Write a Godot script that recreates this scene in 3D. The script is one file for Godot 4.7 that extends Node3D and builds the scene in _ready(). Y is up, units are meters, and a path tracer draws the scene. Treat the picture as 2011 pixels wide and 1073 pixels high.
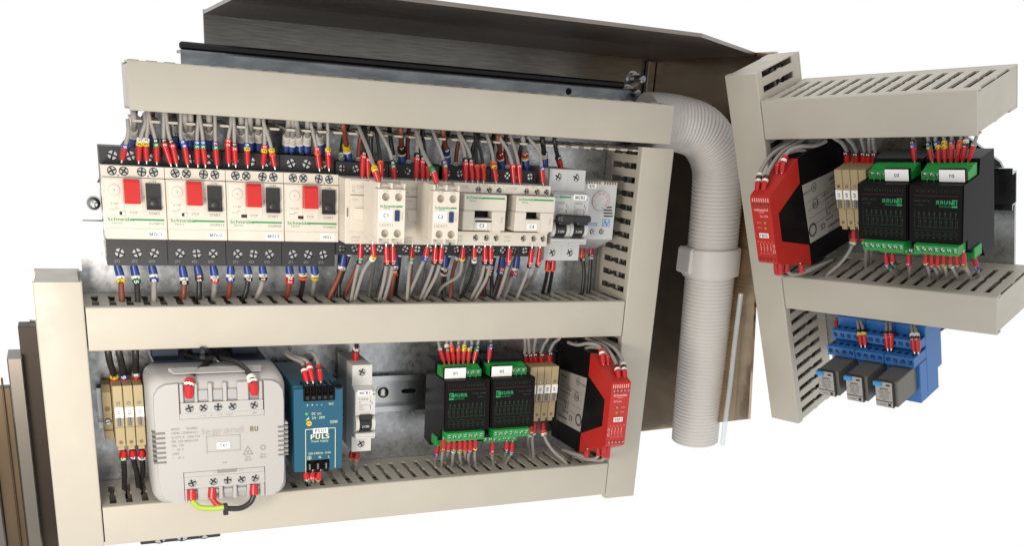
extends Node3D
# An open electrical cabinet: one panel facing the viewer and a second panel, built mirror-wise, swung out at its right.
# All lengths in the builders are millimetres in the panel's own frame (x right, y up, z out of the mounting plate).
const U := 0.001
const RIGHT_X := Vector3(0.288058, 0.069414, 0.955094)
const RIGHT_Y := Vector3(-0.361695, 0.931377, 0.041397)
const RIGHT_Z := Vector3(-0.886679, -0.357377, 0.293397)
const RIGHT_O := Vector3(500.07, 227.65, 361.66)

var taken := {}
var M := {}
var fonts := {}
var text_cache := {}
var mesh_cache := {}
var right := Transform3D()


class Shape extends RefCounted:
	var v := PackedVector3Array()
	var n := PackedVector3Array()
	var xf := Transform3D()

	func tri(a: Vector3, b: Vector3, c: Vector3, na: Vector3, nb: Vector3, nc: Vector3) -> void:
		if (b - a).cross(c - a).dot(na + nb + nc) > 0.0:
			var t := b; b = c; c = t
			t = nb; nb = nc; nc = t
		v.append(xf * a); v.append(xf * b); v.append(xf * c)
		n.append(xf.basis * na); n.append(xf.basis * nb); n.append(xf.basis * nc)

	func flat(a: Vector3, b: Vector3, c: Vector3, m: Vector3) -> void:
		tri(a, b, c, m, m, m)

	func quad(a: Vector3, b: Vector3, c: Vector3, d: Vector3, m: Vector3) -> void:
		tri(a, b, c, m, m, m)
		tri(a, c, d, m, m, m)

	func box(lo: Vector3, hi: Vector3, ch := 0.4) -> void:
		var c := (lo + hi) / 2.0
		var h := (hi - lo) / 2.0
		ch = minf(ch, minf(h.x, minf(h.y, h.z)) * 0.9)
		var g := h - Vector3.ONE * ch
		for ax in 3:
			var b := (ax + 1) % 3
			var d := (ax + 2) % 3
			for s in [-1.0, 1.0]:
				var m := Vector3.ZERO
				m[ax] = s
				var p := []
				for k in [[-1, -1], [1, -1], [1, 1], [-1, 1]]:
					var q := Vector3.ZERO
					q[ax] = s * h[ax]; q[b] = k[0] * g[b]; q[d] = k[1] * g[d]
					p.append(c + q)
				quad(p[0], p[1], p[2], p[3], m)
			if ch > 0.0:
				for s in [-1.0, 1.0]:
					for t in [-1.0, 1.0]:
						var m2 := Vector3.ZERO
						m2[b] = s; m2[d] = t
						m2 = m2.normalized()
						var p2 := []
						for k in [[-1, 0], [1, 0], [1, 1], [-1, 1]]:
							var q2 := Vector3.ZERO
							q2[ax] = k[0] * g[ax]
							q2[b] = s * (h[b] if k[1] == 0 else g[b])
							q2[d] = t * (g[d] if k[1] == 0 else h[d])
							p2.append(c + q2)
						quad(p2[0], p2[1], p2[2], p2[3], m2)
		if ch > 0.0:
			for sx in [-1.0, 1.0]:
				for sy in [-1.0, 1.0]:
					for sz in [-1.0, 1.0]:
						var s3 := Vector3(sx, sy, sz)
						flat(c + s3 * Vector3(h.x, g.y, g.z), c + s3 * Vector3(g.x, h.y, g.z), c + s3 * Vector3(g.x, g.y, h.z), s3.normalized())

	# polygon extruded along an axis: 0 = (y, z) along x, 1 = (x, z) along y, 2 = (x, y) along z
	func prism(poly: PackedVector2Array, a: float, b: float, axis: int, smooth := false) -> void:
		var at := func(p: Vector2, k: float) -> Vector3:
			return Vector3(k, p.x, p.y) if axis == 0 else (Vector3(p.x, k, p.y) if axis == 1 else Vector3(p.x, p.y, k))
		var area := 0.0
		for i in poly.size():
			area += poly[i].cross(poly[(i + 1) % poly.size()])
		var normals := []
		for i in poly.size():
			var e := poly[(i + 1) % poly.size()] - poly[i]
			normals.append((Vector2(e.y, -e.x) * signf(area)).normalized())
		for i in poly.size():
			var j := (i + 1) % poly.size()
			var m0: Vector2 = normals[i]
			var m1: Vector2 = normals[i]
			if smooth:
				var before: Vector2 = normals[(i + poly.size() - 1) % poly.size()]
				var after: Vector2 = normals[j]
				if before.dot(m0) > 0.7: m0 = (m0 + before).normalized()
				if after.dot(m1) > 0.7: m1 = (m1 + after).normalized()
			var z := Vector3.ZERO
			z = at.call(Vector2.ZERO, 0.0)
			var k0: Vector3 = at.call(m0, 0.0) - z
			var k1: Vector3 = at.call(m1, 0.0) - z
			tri(at.call(poly[i], a), at.call(poly[j], a), at.call(poly[j], b), k0, k1, k1)
			tri(at.call(poly[i], a), at.call(poly[j], b), at.call(poly[i], b), k0, k1, k0)
		var t := Geometry2D.triangulate_polygon(poly)
		var up := Vector3.ZERO
		up[axis] = signf(b - a)
		for i in range(0, t.size(), 3):
			flat(at.call(poly[t[i]], a), at.call(poly[t[i + 1]], a), at.call(poly[t[i + 2]], a), -up)
			flat(at.call(poly[t[i]], b), at.call(poly[t[i + 1]], b), at.call(poly[t[i + 2]], b), up)

	func cyl(c: Vector3, r: float, h: float, seg := 18, r2 := -1.0) -> void:
		if r2 < 0.0: r2 = r
		for i in seg:
			var a := TAU * i / seg
			var b := TAU * (i + 1) / seg
			var da := Vector3(cos(a), sin(a), 0)
			var db := Vector3(cos(b), sin(b), 0)
			var z := Vector3(0, 0, h)
			tri(c + da * r, c + db * r, c + db * r2 + z, da, db, db)
			tri(c + da * r, c + db * r2 + z, c + da * r2 + z, da, db, da)
			flat(c + z, c + da * r2 + z, c + db * r2 + z, Vector3(0, 0, signf(h)))
			flat(c, c + da * r, c + db * r, Vector3(0, 0, -signf(h)))

	func dome(c: Vector3, r: float, h: float, seg := 16) -> void:
		var rings := 5
		for k in rings:
			var t0 := PI / 2 * k / rings
			var t1 := PI / 2 * (k + 1) / rings
			for i in seg:
				var a := TAU * i / seg
				var b := TAU * (i + 1) / seg
				var p := func(u: float, t: float) -> Vector3: return c + Vector3(cos(u) * cos(t) * r, sin(u) * cos(t) * r, sin(t) * h)
				var m := func(u: float, t: float) -> Vector3: return Vector3(cos(u) * cos(t) / r, sin(u) * cos(t) / r, sin(t) / h).normalized()
				tri(p.call(a, t0), p.call(b, t0), p.call(b, t1), m.call(a, t0), m.call(b, t0), m.call(b, t1))
				tri(p.call(a, t0), p.call(b, t1), p.call(a, t1), m.call(a, t0), m.call(b, t1), m.call(a, t1))

	func tube(pts: PackedVector3Array, rads: PackedFloat32Array, seg := 10, ribbed := false) -> void:
		var f := Vector3.ZERO
		var rings := []
		for i in pts.size():
			var d := (pts[mini(i + 1, pts.size() - 1)] - pts[maxi(i - 1, 0)]).normalized()
			if i == 0:
				f = d.cross(Vector3.RIGHT if absf(d.x) < 0.8 else Vector3.UP).normalized()
			else:
				f = (f - d * f.dot(d)).normalized()
			var g := d.cross(f)
			var slope := 0.0
			if ribbed:
				var j0 := maxi(i - 1, 0)
				var j1 := mini(i + 1, pts.size() - 1)
				slope = (rads[j1] - rads[j0]) / maxf(0.001, pts[j1].distance_to(pts[j0]))
			var ring := []
			for k in seg:
				var a := TAU * k / seg
				var m := f * cos(a) + g * sin(a)
				ring.append([pts[i] + m * rads[i], (m - d * slope).normalized()])
			rings.append([ring, d])
		for i in pts.size() - 1:
			for k in seg:
				var a: Array = rings[i][0][k]
				var b: Array = rings[i][0][(k + 1) % seg]
				var c: Array = rings[i + 1][0][(k + 1) % seg]
				var d: Array = rings[i + 1][0][k]
				tri(a[0], b[0], c[0], a[1], b[1], c[1])
				tri(a[0], c[0], d[0], a[1], c[1], d[1])
		for e in [0, pts.size() - 1]:
			var m: Vector3 = rings[e][1] * (-1.0 if e == 0 else 1.0)
			for k in seg:
				flat(pts[e], rings[e][0][k][0], rings[e][0][(k + 1) % seg][0], m)

	# a slab whose front at z carries round holes with walls and floors, cut from one row of cells
	func holes(x0: float, x1: float, y0: float, y1: float, z: float, deep: float, xs: Array, cy: float, r: float, seg := 16) -> void:
		for i in xs.size():
			var l: float = x0 if i == 0 else (xs[i - 1] + xs[i]) / 2.0
			var h: float = x1 if i == xs.size() - 1 else (xs[i] + xs[i + 1]) / 2.0
			var c := Vector3(xs[i], cy, z)
			var out := func(a: float) -> Vector3:
				var d := Vector2(cos(a), sin(a))
				var s := INF
				if d.x > 1e-6: s = minf(s, (h - c.x) / d.x)
				if d.x < -1e-6: s = minf(s, (l - c.x) / d.x)
				if d.y > 1e-6: s = minf(s, (y1 - cy) / d.y)
				if d.y < -1e-6: s = minf(s, (y0 - cy) / d.y)
				return c + Vector3(d.x, d.y, 0) * s
			var angles := []
			for k in seg: angles.append(TAU * k / seg)
			for q in [Vector2(h, y1), Vector2(l, y1), Vector2(l, y0), Vector2(h, y0)]:
				angles.append(fposmod((q - Vector2(c.x, cy)).angle(), TAU))
			angles.sort()
			for k in angles.size():
				var a: float = angles[k]
				var b: float = angles[(k + 1) % angles.size()]
				if k == angles.size() - 1: b += TAU
				if b - a < 1e-5: continue
				var da := Vector3(cos(a), sin(a), 0)
				var db := Vector3(cos(b), sin(b), 0)
				var w := Vector3(0, 0, -deep)
				quad(c + da * r, c + db * r, out.call(b), out.call(a), Vector3(0, 0, 1))
				tri(c + da * r, c + db * r, c + db * r + w, -da, -db, -db)
				tri(c + da * r, c + db * r + w, c + da * r + w, -da, -db, -da)
				flat(c + w, c + da * r + w, c + db * r + w, Vector3(0, 0, 1))
		var b := z - deep - 0.3
		quad(Vector3(x0, y0, z), Vector3(x0, y1, z), Vector3(x0, y1, b), Vector3(x0, y0, b), Vector3.LEFT)
		quad(Vector3(x1, y0, z), Vector3(x1, y1, z), Vector3(x1, y1, b), Vector3(x1, y0, b), Vector3.RIGHT)
		quad(Vector3(x0, y0, z), Vector3(x1, y0, z), Vector3(x1, y0, b), Vector3(x0, y0, b), Vector3.DOWN)
		quad(Vector3(x0, y1, z), Vector3(x1, y1, z), Vector3(x1, y1, b), Vector3(x0, y1, b), Vector3.UP)

	# rounded-rectangle sections [z, x0, y0, x1, y1, r] joined into one shell, capped at both ends
	func loft(sections: Array, k := 6) -> void:
		var rings := []
		for s in sections:
			var ring := PackedVector3Array()
			for q in [[s[3] - s[5], s[4] - s[5], 0.0], [s[1] + s[5], s[4] - s[5], 0.25], [s[1] + s[5], s[2] + s[5], 0.5], [s[3] - s[5], s[2] + s[5], 0.75]]:
				for i in k + 1:
					var a: float = TAU * (q[2] + 0.25 * i / k)
					ring.append(Vector3(q[0] + cos(a) * s[5], q[1] + sin(a) * s[5], s[0]))
			rings.append(ring)
		var m := (k + 1) * 4
		var normal := func(i: int, j: int) -> Vector3:
			j = posmod(j, m)
			var t: Vector3 = rings[i][(j + 1) % m] - rings[i][posmod(j - 1, m)]
			var u: Vector3 = rings[mini(i + 1, rings.size() - 1)][j] - rings[maxi(i - 1, 0)][j]
			return t.cross(u).normalized()
		for i in rings.size() - 1:
			for j in m:
				var j2 := (j + 1) % m
				tri(rings[i][j], rings[i][j2], rings[i + 1][j2], normal.call(i, j), normal.call(i, j2), normal.call(i + 1, j2))
				tri(rings[i][j], rings[i + 1][j2], rings[i + 1][j], normal.call(i, j), normal.call(i + 1, j2), normal.call(i + 1, j))
		for e in [0, rings.size() - 1]:
			var c := Vector3.ZERO
			for p in rings[e]: c += p
			c /= m
			for j in m:
				flat(c, rings[e][j], rings[e][(j + 1) % m], Vector3(0, 0, -1 if e == 0 else 1))

	func mesh() -> ArrayMesh:
		var a := []
		a.resize(Mesh.ARRAY_MAX)
		var w := PackedVector3Array()
		for p in v: w.append(p * U)
		a[Mesh.ARRAY_VERTEX] = w
		a[Mesh.ARRAY_NORMAL] = n
		var m := ArrayMesh.new()
		m.add_surface_from_arrays(Mesh.PRIMITIVE_TRIANGLES, a)
		return m


# ---------------------------------------------------------------- helpers
func numbered(called: String) -> String:
	var k: int = taken.get(called, 0)
	taken[called] = k + 1
	return called if k == 0 else "%s_%03d" % [called, k]


# a thing at `at` (mm); every shape made for it with shape_for() is written in panel millimetres
func thing(called: String, label: String, category: String, at: Vector3, group := "") -> Node3D:
	var o := Node3D.new()
	o.name = numbered(called)
	add_child(o, true)
	o.position = at * U
	o.set_meta("label", label)
	o.set_meta("category", category)
	if group: o.set_meta("group", group)
	return o


func shape_for(o: Node3D) -> Shape:
	var s := Shape.new()
	var p := o
	var at := Vector3.ZERO
	while p != self:
		at += p.position
		p = p.get_parent()
	s.xf.origin = -at / U
	return s


func part(called: String, s: Shape, m: Material, o: Node3D) -> MeshInstance3D:
	var i := MeshInstance3D.new()
	i.name = called
	i.mesh = s.mesh()
	i.material_override = m
	o.add_child(i, true)
	return i


func structure(called: String, s: Shape, m: Material) -> MeshInstance3D:
	var i := part(called, s, m, self)
	i.set_meta("kind", "structure")
	return i


func bx(called: String, o: Node3D, m: Material, lo: Vector3, hi: Vector3, ch := 0.4) -> MeshInstance3D:
	var s := shape_for(o)
	s.box(lo, hi, ch)
	return part(called, s, m, o)


# a thing of the right-hand panel: the same thing mirrored into that panel's frame
func mirrored(o: Node3D, label: String, shift := Vector3.ZERO, group := "") -> Node3D:
	var base := str(o.name).rstrip("0123456789").trim_suffix("_")
	var c: Node3D = o.duplicate()
	c.name = numbered(base)
	add_child(c, true)
	var t := o.transform
	t.origin += shift * U
	c.transform = right * t
	c.set_meta("label", label)
	if group: c.set_meta("group", group)
	return c


func text_mesh(s: String, bold: bool) -> Array:
	var key := s + ("*" if bold else "")
	if not text_cache.has(key):
		var t := TextMesh.new()
		t.text = s
		t.font = fonts[bold]
		t.font_size = 24
		t.pixel_size = 0.05
		t.depth = 0.02
		t.curve_step = 3.0
		text_cache[key] = [t.get_mesh_arrays(), t.get_aabb()]
	return text_cache[key]


# flat print: letters of cap height h, centred at (x, y) or starting there, standing on the face at z
func write(s: Shape, text: String, x: float, y: float, z: float, h: float, bold := false, left := false, stretch := 1.0, turn := 0.0) -> void:
	var t := text_mesh(text, bold)
	var box: AABB = t[1]
	var k := h / (24.0 * 0.05 * 0.714)
	var c := box.get_center()
	c.y = 24.0 * 0.05 * 0.357 - 0.0
	var low: float = text_mesh("H", bold)[1].position.y
	c.y = low + 24.0 * 0.05 * 0.357
	if left: c.x = box.position.x
	var vs: PackedVector3Array = t[0][Mesh.ARRAY_VERTEX]
	var ns: PackedVector3Array = t[0][Mesh.ARRAY_NORMAL]
	var ix: PackedInt32Array = t[0][Mesh.ARRAY_INDEX]
	var r := Basis(Vector3(0, 0, 1), turn)
	for i in ix:
		if i >= vs.size(): continue
		var p := (vs[i] - c) * Vector3(k * stretch, k, 1.0)
		p.z = 0.02 + (0.06 if vs[i].z > 0.0 else 0.0)
		s.v.append(s.xf * (r * p + Vector3(x, y, z)))
		s.n.append(s.xf.basis * (r * ns[i]))


# a small printed sticker with its lettering as a sub-part
func sticker(o: Node3D, text: String, cx: float, cy: float, z: float, w: float, h: float, th: float, turn := 0.0, called := "name_label") -> MeshInstance3D:
	var p := bx(called, o, M.sticker, Vector3(cx - w / 2, cy - h / 2, z - 0.2), Vector3(cx + w / 2, cy + h / 2, z + 0.25), 0.1)
	var s := shape_for(o)
	write(s, text, cx, cy, z + 0.25, th * 1.08, true, false, 1.0, turn)
	part("lettering", s, M.ink, p)
	return p


# a cross-head terminal screw facing +z
func screw(o: Node3D, x: float, y: float, z: float, r: float, turn := 0.3, slot_only := false, m: Material = null) -> MeshInstance3D:
	var key := "screw%.2f%s" % [r, slot_only]
	if not mesh_cache.has(key):
		var s := Shape.new()
		var w := r * 0.2
		for q in (2 if slot_only else 4):
			var poly := PackedVector2Array()
			var a0: float = asin(w / r)
			var span: float = PI if slot_only else PI / 2
			poly.append(Vector2(w, w) if not slot_only else Vector2(r * cos(a0) - 0.02, w))
			var steps := 10 if slot_only else 5
			for k in steps + 1:
				var a: float = a0 + (span - 2 * a0) * k / steps
				poly.append(Vector2(cos(a), sin(a)) * r)
			var b := Basis(Vector3(0, 0, 1), q * span)
			s.xf = Transform3D(b, Vector3.ZERO)
			s.prism(poly, -0.6, 0.45, 2)
		var am := s.mesh()
		var recess_shade := Shape.new()  # dark discs under the head: shade of well and cross slot, painted in
		recess_shade.cyl(Vector3(0, 0, -1.6), r * 1.28, 0.35, 18)
		recess_shade.cyl(Vector3(0, 0, -1.2), r * 0.97, 0.6, 16)
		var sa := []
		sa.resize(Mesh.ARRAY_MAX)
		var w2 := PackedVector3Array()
		for p in recess_shade.v: w2.append(p * U)
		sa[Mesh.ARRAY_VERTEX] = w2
		sa[Mesh.ARRAY_NORMAL] = recess_shade.n
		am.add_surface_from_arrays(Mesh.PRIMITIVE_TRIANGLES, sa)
		mesh_cache[key] = am
	var i := MeshInstance3D.new()
	i.name = "screw"
	i.mesh = mesh_cache[key]
	i.set_surface_override_material(0, m if m else M.screw)
	i.set_surface_override_material(1, M.recess_shade)
	o.add_child(i, true)
	var sh := shape_for(o)
	i.position = (Vector3(x, y, z) + sh.xf.origin) * U
	i.rotation.z = turn
	return i


func bend(pts: Array, per := 6) -> PackedVector3Array:
	var out := PackedVector3Array()
	for i in pts.size() - 1:
		var a: Vector3 = pts[maxi(i - 1, 0)]
		var d: Vector3 = pts[mini(i + 2, pts.size() - 1)]
		for k in per:
			out.append(pts[i].cubic_interpolate(pts[i + 1], a, d, float(k) / per))
	out.append(pts[-1])
	return out


# a wire with its ferrule sleeve and number rings; pts run from the ferrule's tip to where it goes out of sight
func wire(label: String, group: String, colour: String, sleeve: String, rings: Array, fr: float, wr: float, pts: Array) -> Node3D:
	var o := thing("wire", label, "wire", pts[-1], group)
	var tip: Vector3 = pts[0]
	var top: Vector3 = pts[1]
	var s := shape_for(o)
	var path := PackedVector3Array()
	if pts.size() > 2:
		path = bend(pts.slice(1), 7)
		var rr := PackedFloat32Array()
		rr.resize(path.size())
		rr.fill(wr)
		s.tube(path, rr, 8)
		part("wire_core", s, M[colour], o)
	s = shape_for(o)
	var d := (top - tip)
	var q := PackedVector3Array([tip, tip + d * 0.12, tip + d * 0.3, tip + d * 0.75, tip + d * 0.96, top])
	s.tube(q, PackedFloat32Array([fr * 0.8, fr * 0.9, fr * 1.04, fr * 1.1, fr * 1.08, fr * 0.86]), 10)
	part("ferrule", s, M[sleeve], o)
	if not sleeve.begins_with("blue") and fr < 2.6:
		s = shape_for(o)
		s.tube(PackedVector3Array([tip - d.normalized() * 2.2, tip + d * 0.05]), PackedFloat32Array([fr * 0.36, fr * 0.36]), 8)
		part("ferrule_pin", s, M.tin, o)
	# rings sit on the wire one after another
	var walked := -1.6 if rings.size() else 0.0
	for c in rings:
		var len := 2.9
		var a := along(path, tip, top, walked)
		var b := along(path, tip, top, walked + len)
		s = shape_for(o)
		s.tube(PackedVector3Array([a, a.lerp(b, 0.08), a.lerp(b, 0.92), b]), PackedFloat32Array([fr, fr * 1.16, fr * 1.16, fr]), 10)
		var ring := part("number_ring", s, M["ring_" + c[0]], o)
		if c.length() > 1 and c.substr(1) != "":
			s = shape_for(o)
			var mid := a.lerp(b, 0.5)
			var ax := (b - a).normalized()
			s.xf = s.xf * Transform3D(Basis(), mid + Vector3(-fr * 0.1, 0, fr * 1.17))
			write(s, c.substr(1), 0, 0, 0, fr * 1.05, true, false, 1.0, atan2(ax.y, ax.x))
			part("digit", s, M.ink if c[0] in "wyogr" and c[0] in "wyo" else M.white_ink, ring)
		walked += len + 0.15
	return o


func along(path: PackedVector3Array, tip: Vector3, top: Vector3, s: float) -> Vector3:
	if path.size() < 2 or s < 0.0:
		return top + (top - tip).normalized() * s
	for i in path.size() - 1:
		var l := path[i].distance_to(path[i + 1])
		if s <= l: return path[i].lerp(path[i + 1], s / l)
		s -= l
	return path[-1]


# ---------------------------------------------------------------- materials
func noise_tex(freq: float, normal := 0.0, ramp: Array = [], kind := 0) -> NoiseTexture2D:
	var f := FastNoiseLite.new()
	f.seed = 11 + int(freq * 1000)
	f.noise_type = FastNoiseLite.TYPE_SIMPLEX_SMOOTH if kind == 0 else FastNoiseLite.TYPE_CELLULAR
	f.frequency = freq
	f.fractal_octaves = 4
	var t := NoiseTexture2D.new()
	t.width = 512
	t.height = 512
	t.seamless = true
	t.noise = f
	if normal > 0.0:
		t.as_normal_map = true
		t.bump_strength = normal
	if ramp.size():
		var g := Gradient.new()
		g.colors = PackedColorArray(ramp)
		var off := PackedFloat32Array()
		for i in ramp.size(): off.append(float(i) / (ramp.size() - 1))
		g.offsets = off
		t.color_ramp = g
	return t


func mat(called: String, c: Color, rough: float, metal := 0.0, grain := 0.0, spec := 0.5) -> StandardMaterial3D:
	var m := StandardMaterial3D.new()
	m.resource_name = called
	m.albedo_color = c
	m.roughness = rough
	m.metallic = metal
	m.metallic_specular = spec
	if grain > 0.0:
		m.uv1_triplanar = true
		m.uv1_scale = Vector3.ONE * 14.0
		m.normal_enabled = true
		m.normal_texture = M.fine
		m.normal_scale = grain
	M[called] = m
	return m


func shade(m: StandardMaterial3D, low: float, high: float, scale := Vector3.ONE * 6.0, freq := 0.012) -> void:
	var a := Color(low, low, low)
	var b := Color(high, high, high)
	m.albedo_texture = noise_tex(freq, 0.0, [a, b])
	m.uv1_triplanar = true
	m.uv1_scale = scale


func materials() -> void:
	for b in [false, true]:
		var f := SystemFont.new()
		f.font_names = PackedStringArray(["Droid Sans"])
		if b: f.font_weight = 700
		fonts[b] = f
	M.fine = noise_tex(0.09, 3.0)
	mat("ivory", Color8(212, 204, 190), 0.42)
	shade(M.ivory, 0.965, 1.0, Vector3.ONE * 9.0)
	mat("ivory_face", Color8(214, 206, 191), 0.36)
	mat("duct", Color8(184, 178, 164), 0.36)
	shade(M.duct, 0.975, 1.0, Vector3.ONE * 2.5)
	M.duct.roughness_texture = noise_tex(0.03, 0.0, [Color(0.5, 0.5, 0.5), Color(1, 1, 1)])
	M.duct.roughness = 0.55
	mat("duct_dark_wire", Color8(52, 50, 50), 0.5)
	mat("dark_body", Color8(42, 42, 46), 0.5, 0.0, 0.2)
	mat("black", Color8(34, 32, 33), 0.42)
	mat("gloss_black", Color8(20, 18, 19), 0.24, 0.0, 0.0, 0.2)
	mat("recess_shade", Color8(40, 38, 37), 0.5, 0.2)  # dark tone imitating the shade round sunken screws
	mat("panel_black", Color8(20, 16, 17), 0.5, 0.0, 0.0, 0.22)
	mat("red_button", Color8(190, 34, 30), 0.35)
	mat("red_case", Color8(178, 34, 26), 0.4, 0.0, 0.15)
	mat("white_shell", Color8(165, 163, 160), 0.5, 0.0, 0.1)
	mat("shell_mark", Color8(126, 122, 117), 0.6)
	mat("blue_case", Color8(20, 80, 104), 0.32, 0.0, 0.12)
	mat("blue_core", Color8(38, 50, 68), 0.45, 0.3)
	mat("tan", Color8(168, 151, 114), 0.5, 0.0, 0.15)
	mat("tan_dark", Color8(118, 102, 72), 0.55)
	mat("pale_grey", Color8(188, 188, 186), 0.45, 0.0, 0.12)
	mat("mid_grey", Color8(140, 141, 143), 0.45, 0.0, 0.12)
	mat("white_plastic", Color8(196, 194, 189), 0.4)
	mat("green_block", Color8(20, 138, 56), 0.35)
	mat("relay_blue", Color8(44, 104, 170), 0.35)
	mat("relay_grey", Color8(92, 88, 80), 0.25)
	mat("tab_blue", Color8(40, 140, 205), 0.4)
	mat("aux_blue", Color8(26, 48, 98), 0.4)
	mat("conduit_grey", Color8(206, 202, 197), 0.45)
	mat("sticker", Color8(240, 239, 236), 0.5)
	mat("old_label", Color8(160, 155, 148), 0.55)
	mat("ink", Color8(24, 24, 28), 0.6)
	mat("grey_ink", Color8(105, 101, 96), 0.6)
	mat("pale_ink", Color8(158, 150, 136), 0.6)
	mat("white_ink", Color8(222, 222, 218), 0.5)
	mat("cream_ink", Color8(206, 208, 168), 0.5)
	mat("brand_green", Color8(24, 140, 80), 0.5)
	mat("dim_green", Color8(20, 60, 32), 0.5)
	mat("dim_red", Color8(88, 24, 34), 0.5)
	mat("red_ink", Color8(196, 60, 66), 0.6)
	mat("pink_ink", Color8(232, 178, 168), 0.6)
	mat("blue_ink", Color8(50, 130, 190), 0.6)
	mat("lamp_green", Color8(60, 170, 70), 0.25)
	mat("trim_yellow", Color8(214, 176, 24), 0.4)
	mat("screw", Color8(196, 196, 193), 0.2, 1.0)
	mat("tin", Color8(205, 203, 200), 0.28, 1.0)
	mat("dull_metal", Color8(150, 152, 154), 0.4, 0.9)
	mat("clear", Color(0.85, 0.9, 0.92, 0.35), 0.1)
	M.clear.transparency = BaseMaterial3D.TRANSPARENCY_ALPHA
	# wires and their sleeves
	mat("grey", Color8(150, 145, 139), 0.45)
	mat("dark_grey", Color8(110, 108, 106), 0.45)
	mat("wire_black", Color8(40, 38, 38), 0.4)
	mat("brown", Color8(128, 66, 48), 0.45)
	mat("yellow_green", Color8(150, 178, 50), 0.4)
	mat("red_sleeve", Color8(176, 24, 28), 0.28)
	mat("dark_red_sleeve", Color8(150, 22, 30), 0.3)
	mat("blue_sleeve", Color8(34, 62, 130), 0.35)
	for k in [["w", 226, 222, 212], ["y", 222, 190, 30], ["o", 226, 92, 30], ["r", 196, 40, 40], ["g", 24, 118, 58], ["b", 44, 70, 150], ["p", 104, 52, 116], ["n", 74, 40, 32], ["k", 34, 32, 33], ["e", 132, 130, 128]]:
		mat("ring_" + k[0], Color8(k[1], k[2], k[3]), 0.4)
	# zinc-plated mounting sheet: cloudy spangle and fine scratches
	var z := mat("zinc", Color8(188, 190, 190), 0.3, 0.9)
	z.uv1_triplanar = true
	z.uv1_scale = Vector3.ONE * 5.0
	z.albedo_texture = noise_tex(0.05, 0.0, [Color(0.88, 0.89, 0.9), Color(0.95, 0.95, 0.96), Color(1, 1, 1)])
	z.roughness_texture = noise_tex(0.06, 0.0, [Color(0.2, 0.2, 0.2), Color(0.42, 0.42, 0.42)], 1)
	z.roughness = 1.0
	z.normal_enabled = true
	z.normal_texture = noise_tex(0.008, 6.0)
	z.normal_scale = 0.1
	mat("rail", Color8(196, 198, 200), 0.25, 1.0)
	mat("channel", Color8(150, 155, 160), 0.38, 0.9, 0.15)
	shade(M.channel, 0.75, 1.0, Vector3(3, 12, 12))
	mat("dark_channel", Color8(38, 38, 40), 0.45, 0.5)
	# brushed stainless sheet of the enclosure
	var st := mat("stainless", Color8(136, 134, 131), 0.27, 1.0)
	st.uv1_triplanar = true
	st.uv1_scale = Vector3(1.2, 22, 22)
	st.albedo_texture = noise_tex(0.05, 0.0, [Color(0.8, 0.79, 0.78), Color(1, 1, 1)])
	st.normal_enabled = true
	st.normal_texture = noise_tex(0.006, 5.0)
	st.normal_scale = 0.12
	var sw := mat("stainless_wall", Color8(205, 190, 170), 0.2, 1.0)
	sw.uv1_triplanar = true
	sw.uv1_scale = Vector3(10, 3, 1.5)
	sw.albedo_texture = noise_tex(0.02, 0.0, [Color(0.86, 0.84, 0.82), Color(1, 0.98, 0.95)])
	sw.normal_enabled = true
	sw.normal_texture = noise_tex(0.01, 6.0)
	sw.normal_scale = 0.12
	mat("ceiling_steel", Color8(154, 146, 140), 0.35, 1.0, 0.2)
	shade(M.ceiling_steel, 0.8, 1.0, Vector3(2, 14, 14))
	mat("frame_steel", Color8(120, 114, 106), 0.35, 0.9)
	mat("frame_bronze", Color8(104, 88, 68), 0.4, 0.7)
	shade(M.frame_bronze, 0.92, 1.0, Vector3(10, 2, 10))
	mat("gap_shade", Color8(52, 40, 28), 0.5, 0.3)


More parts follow.
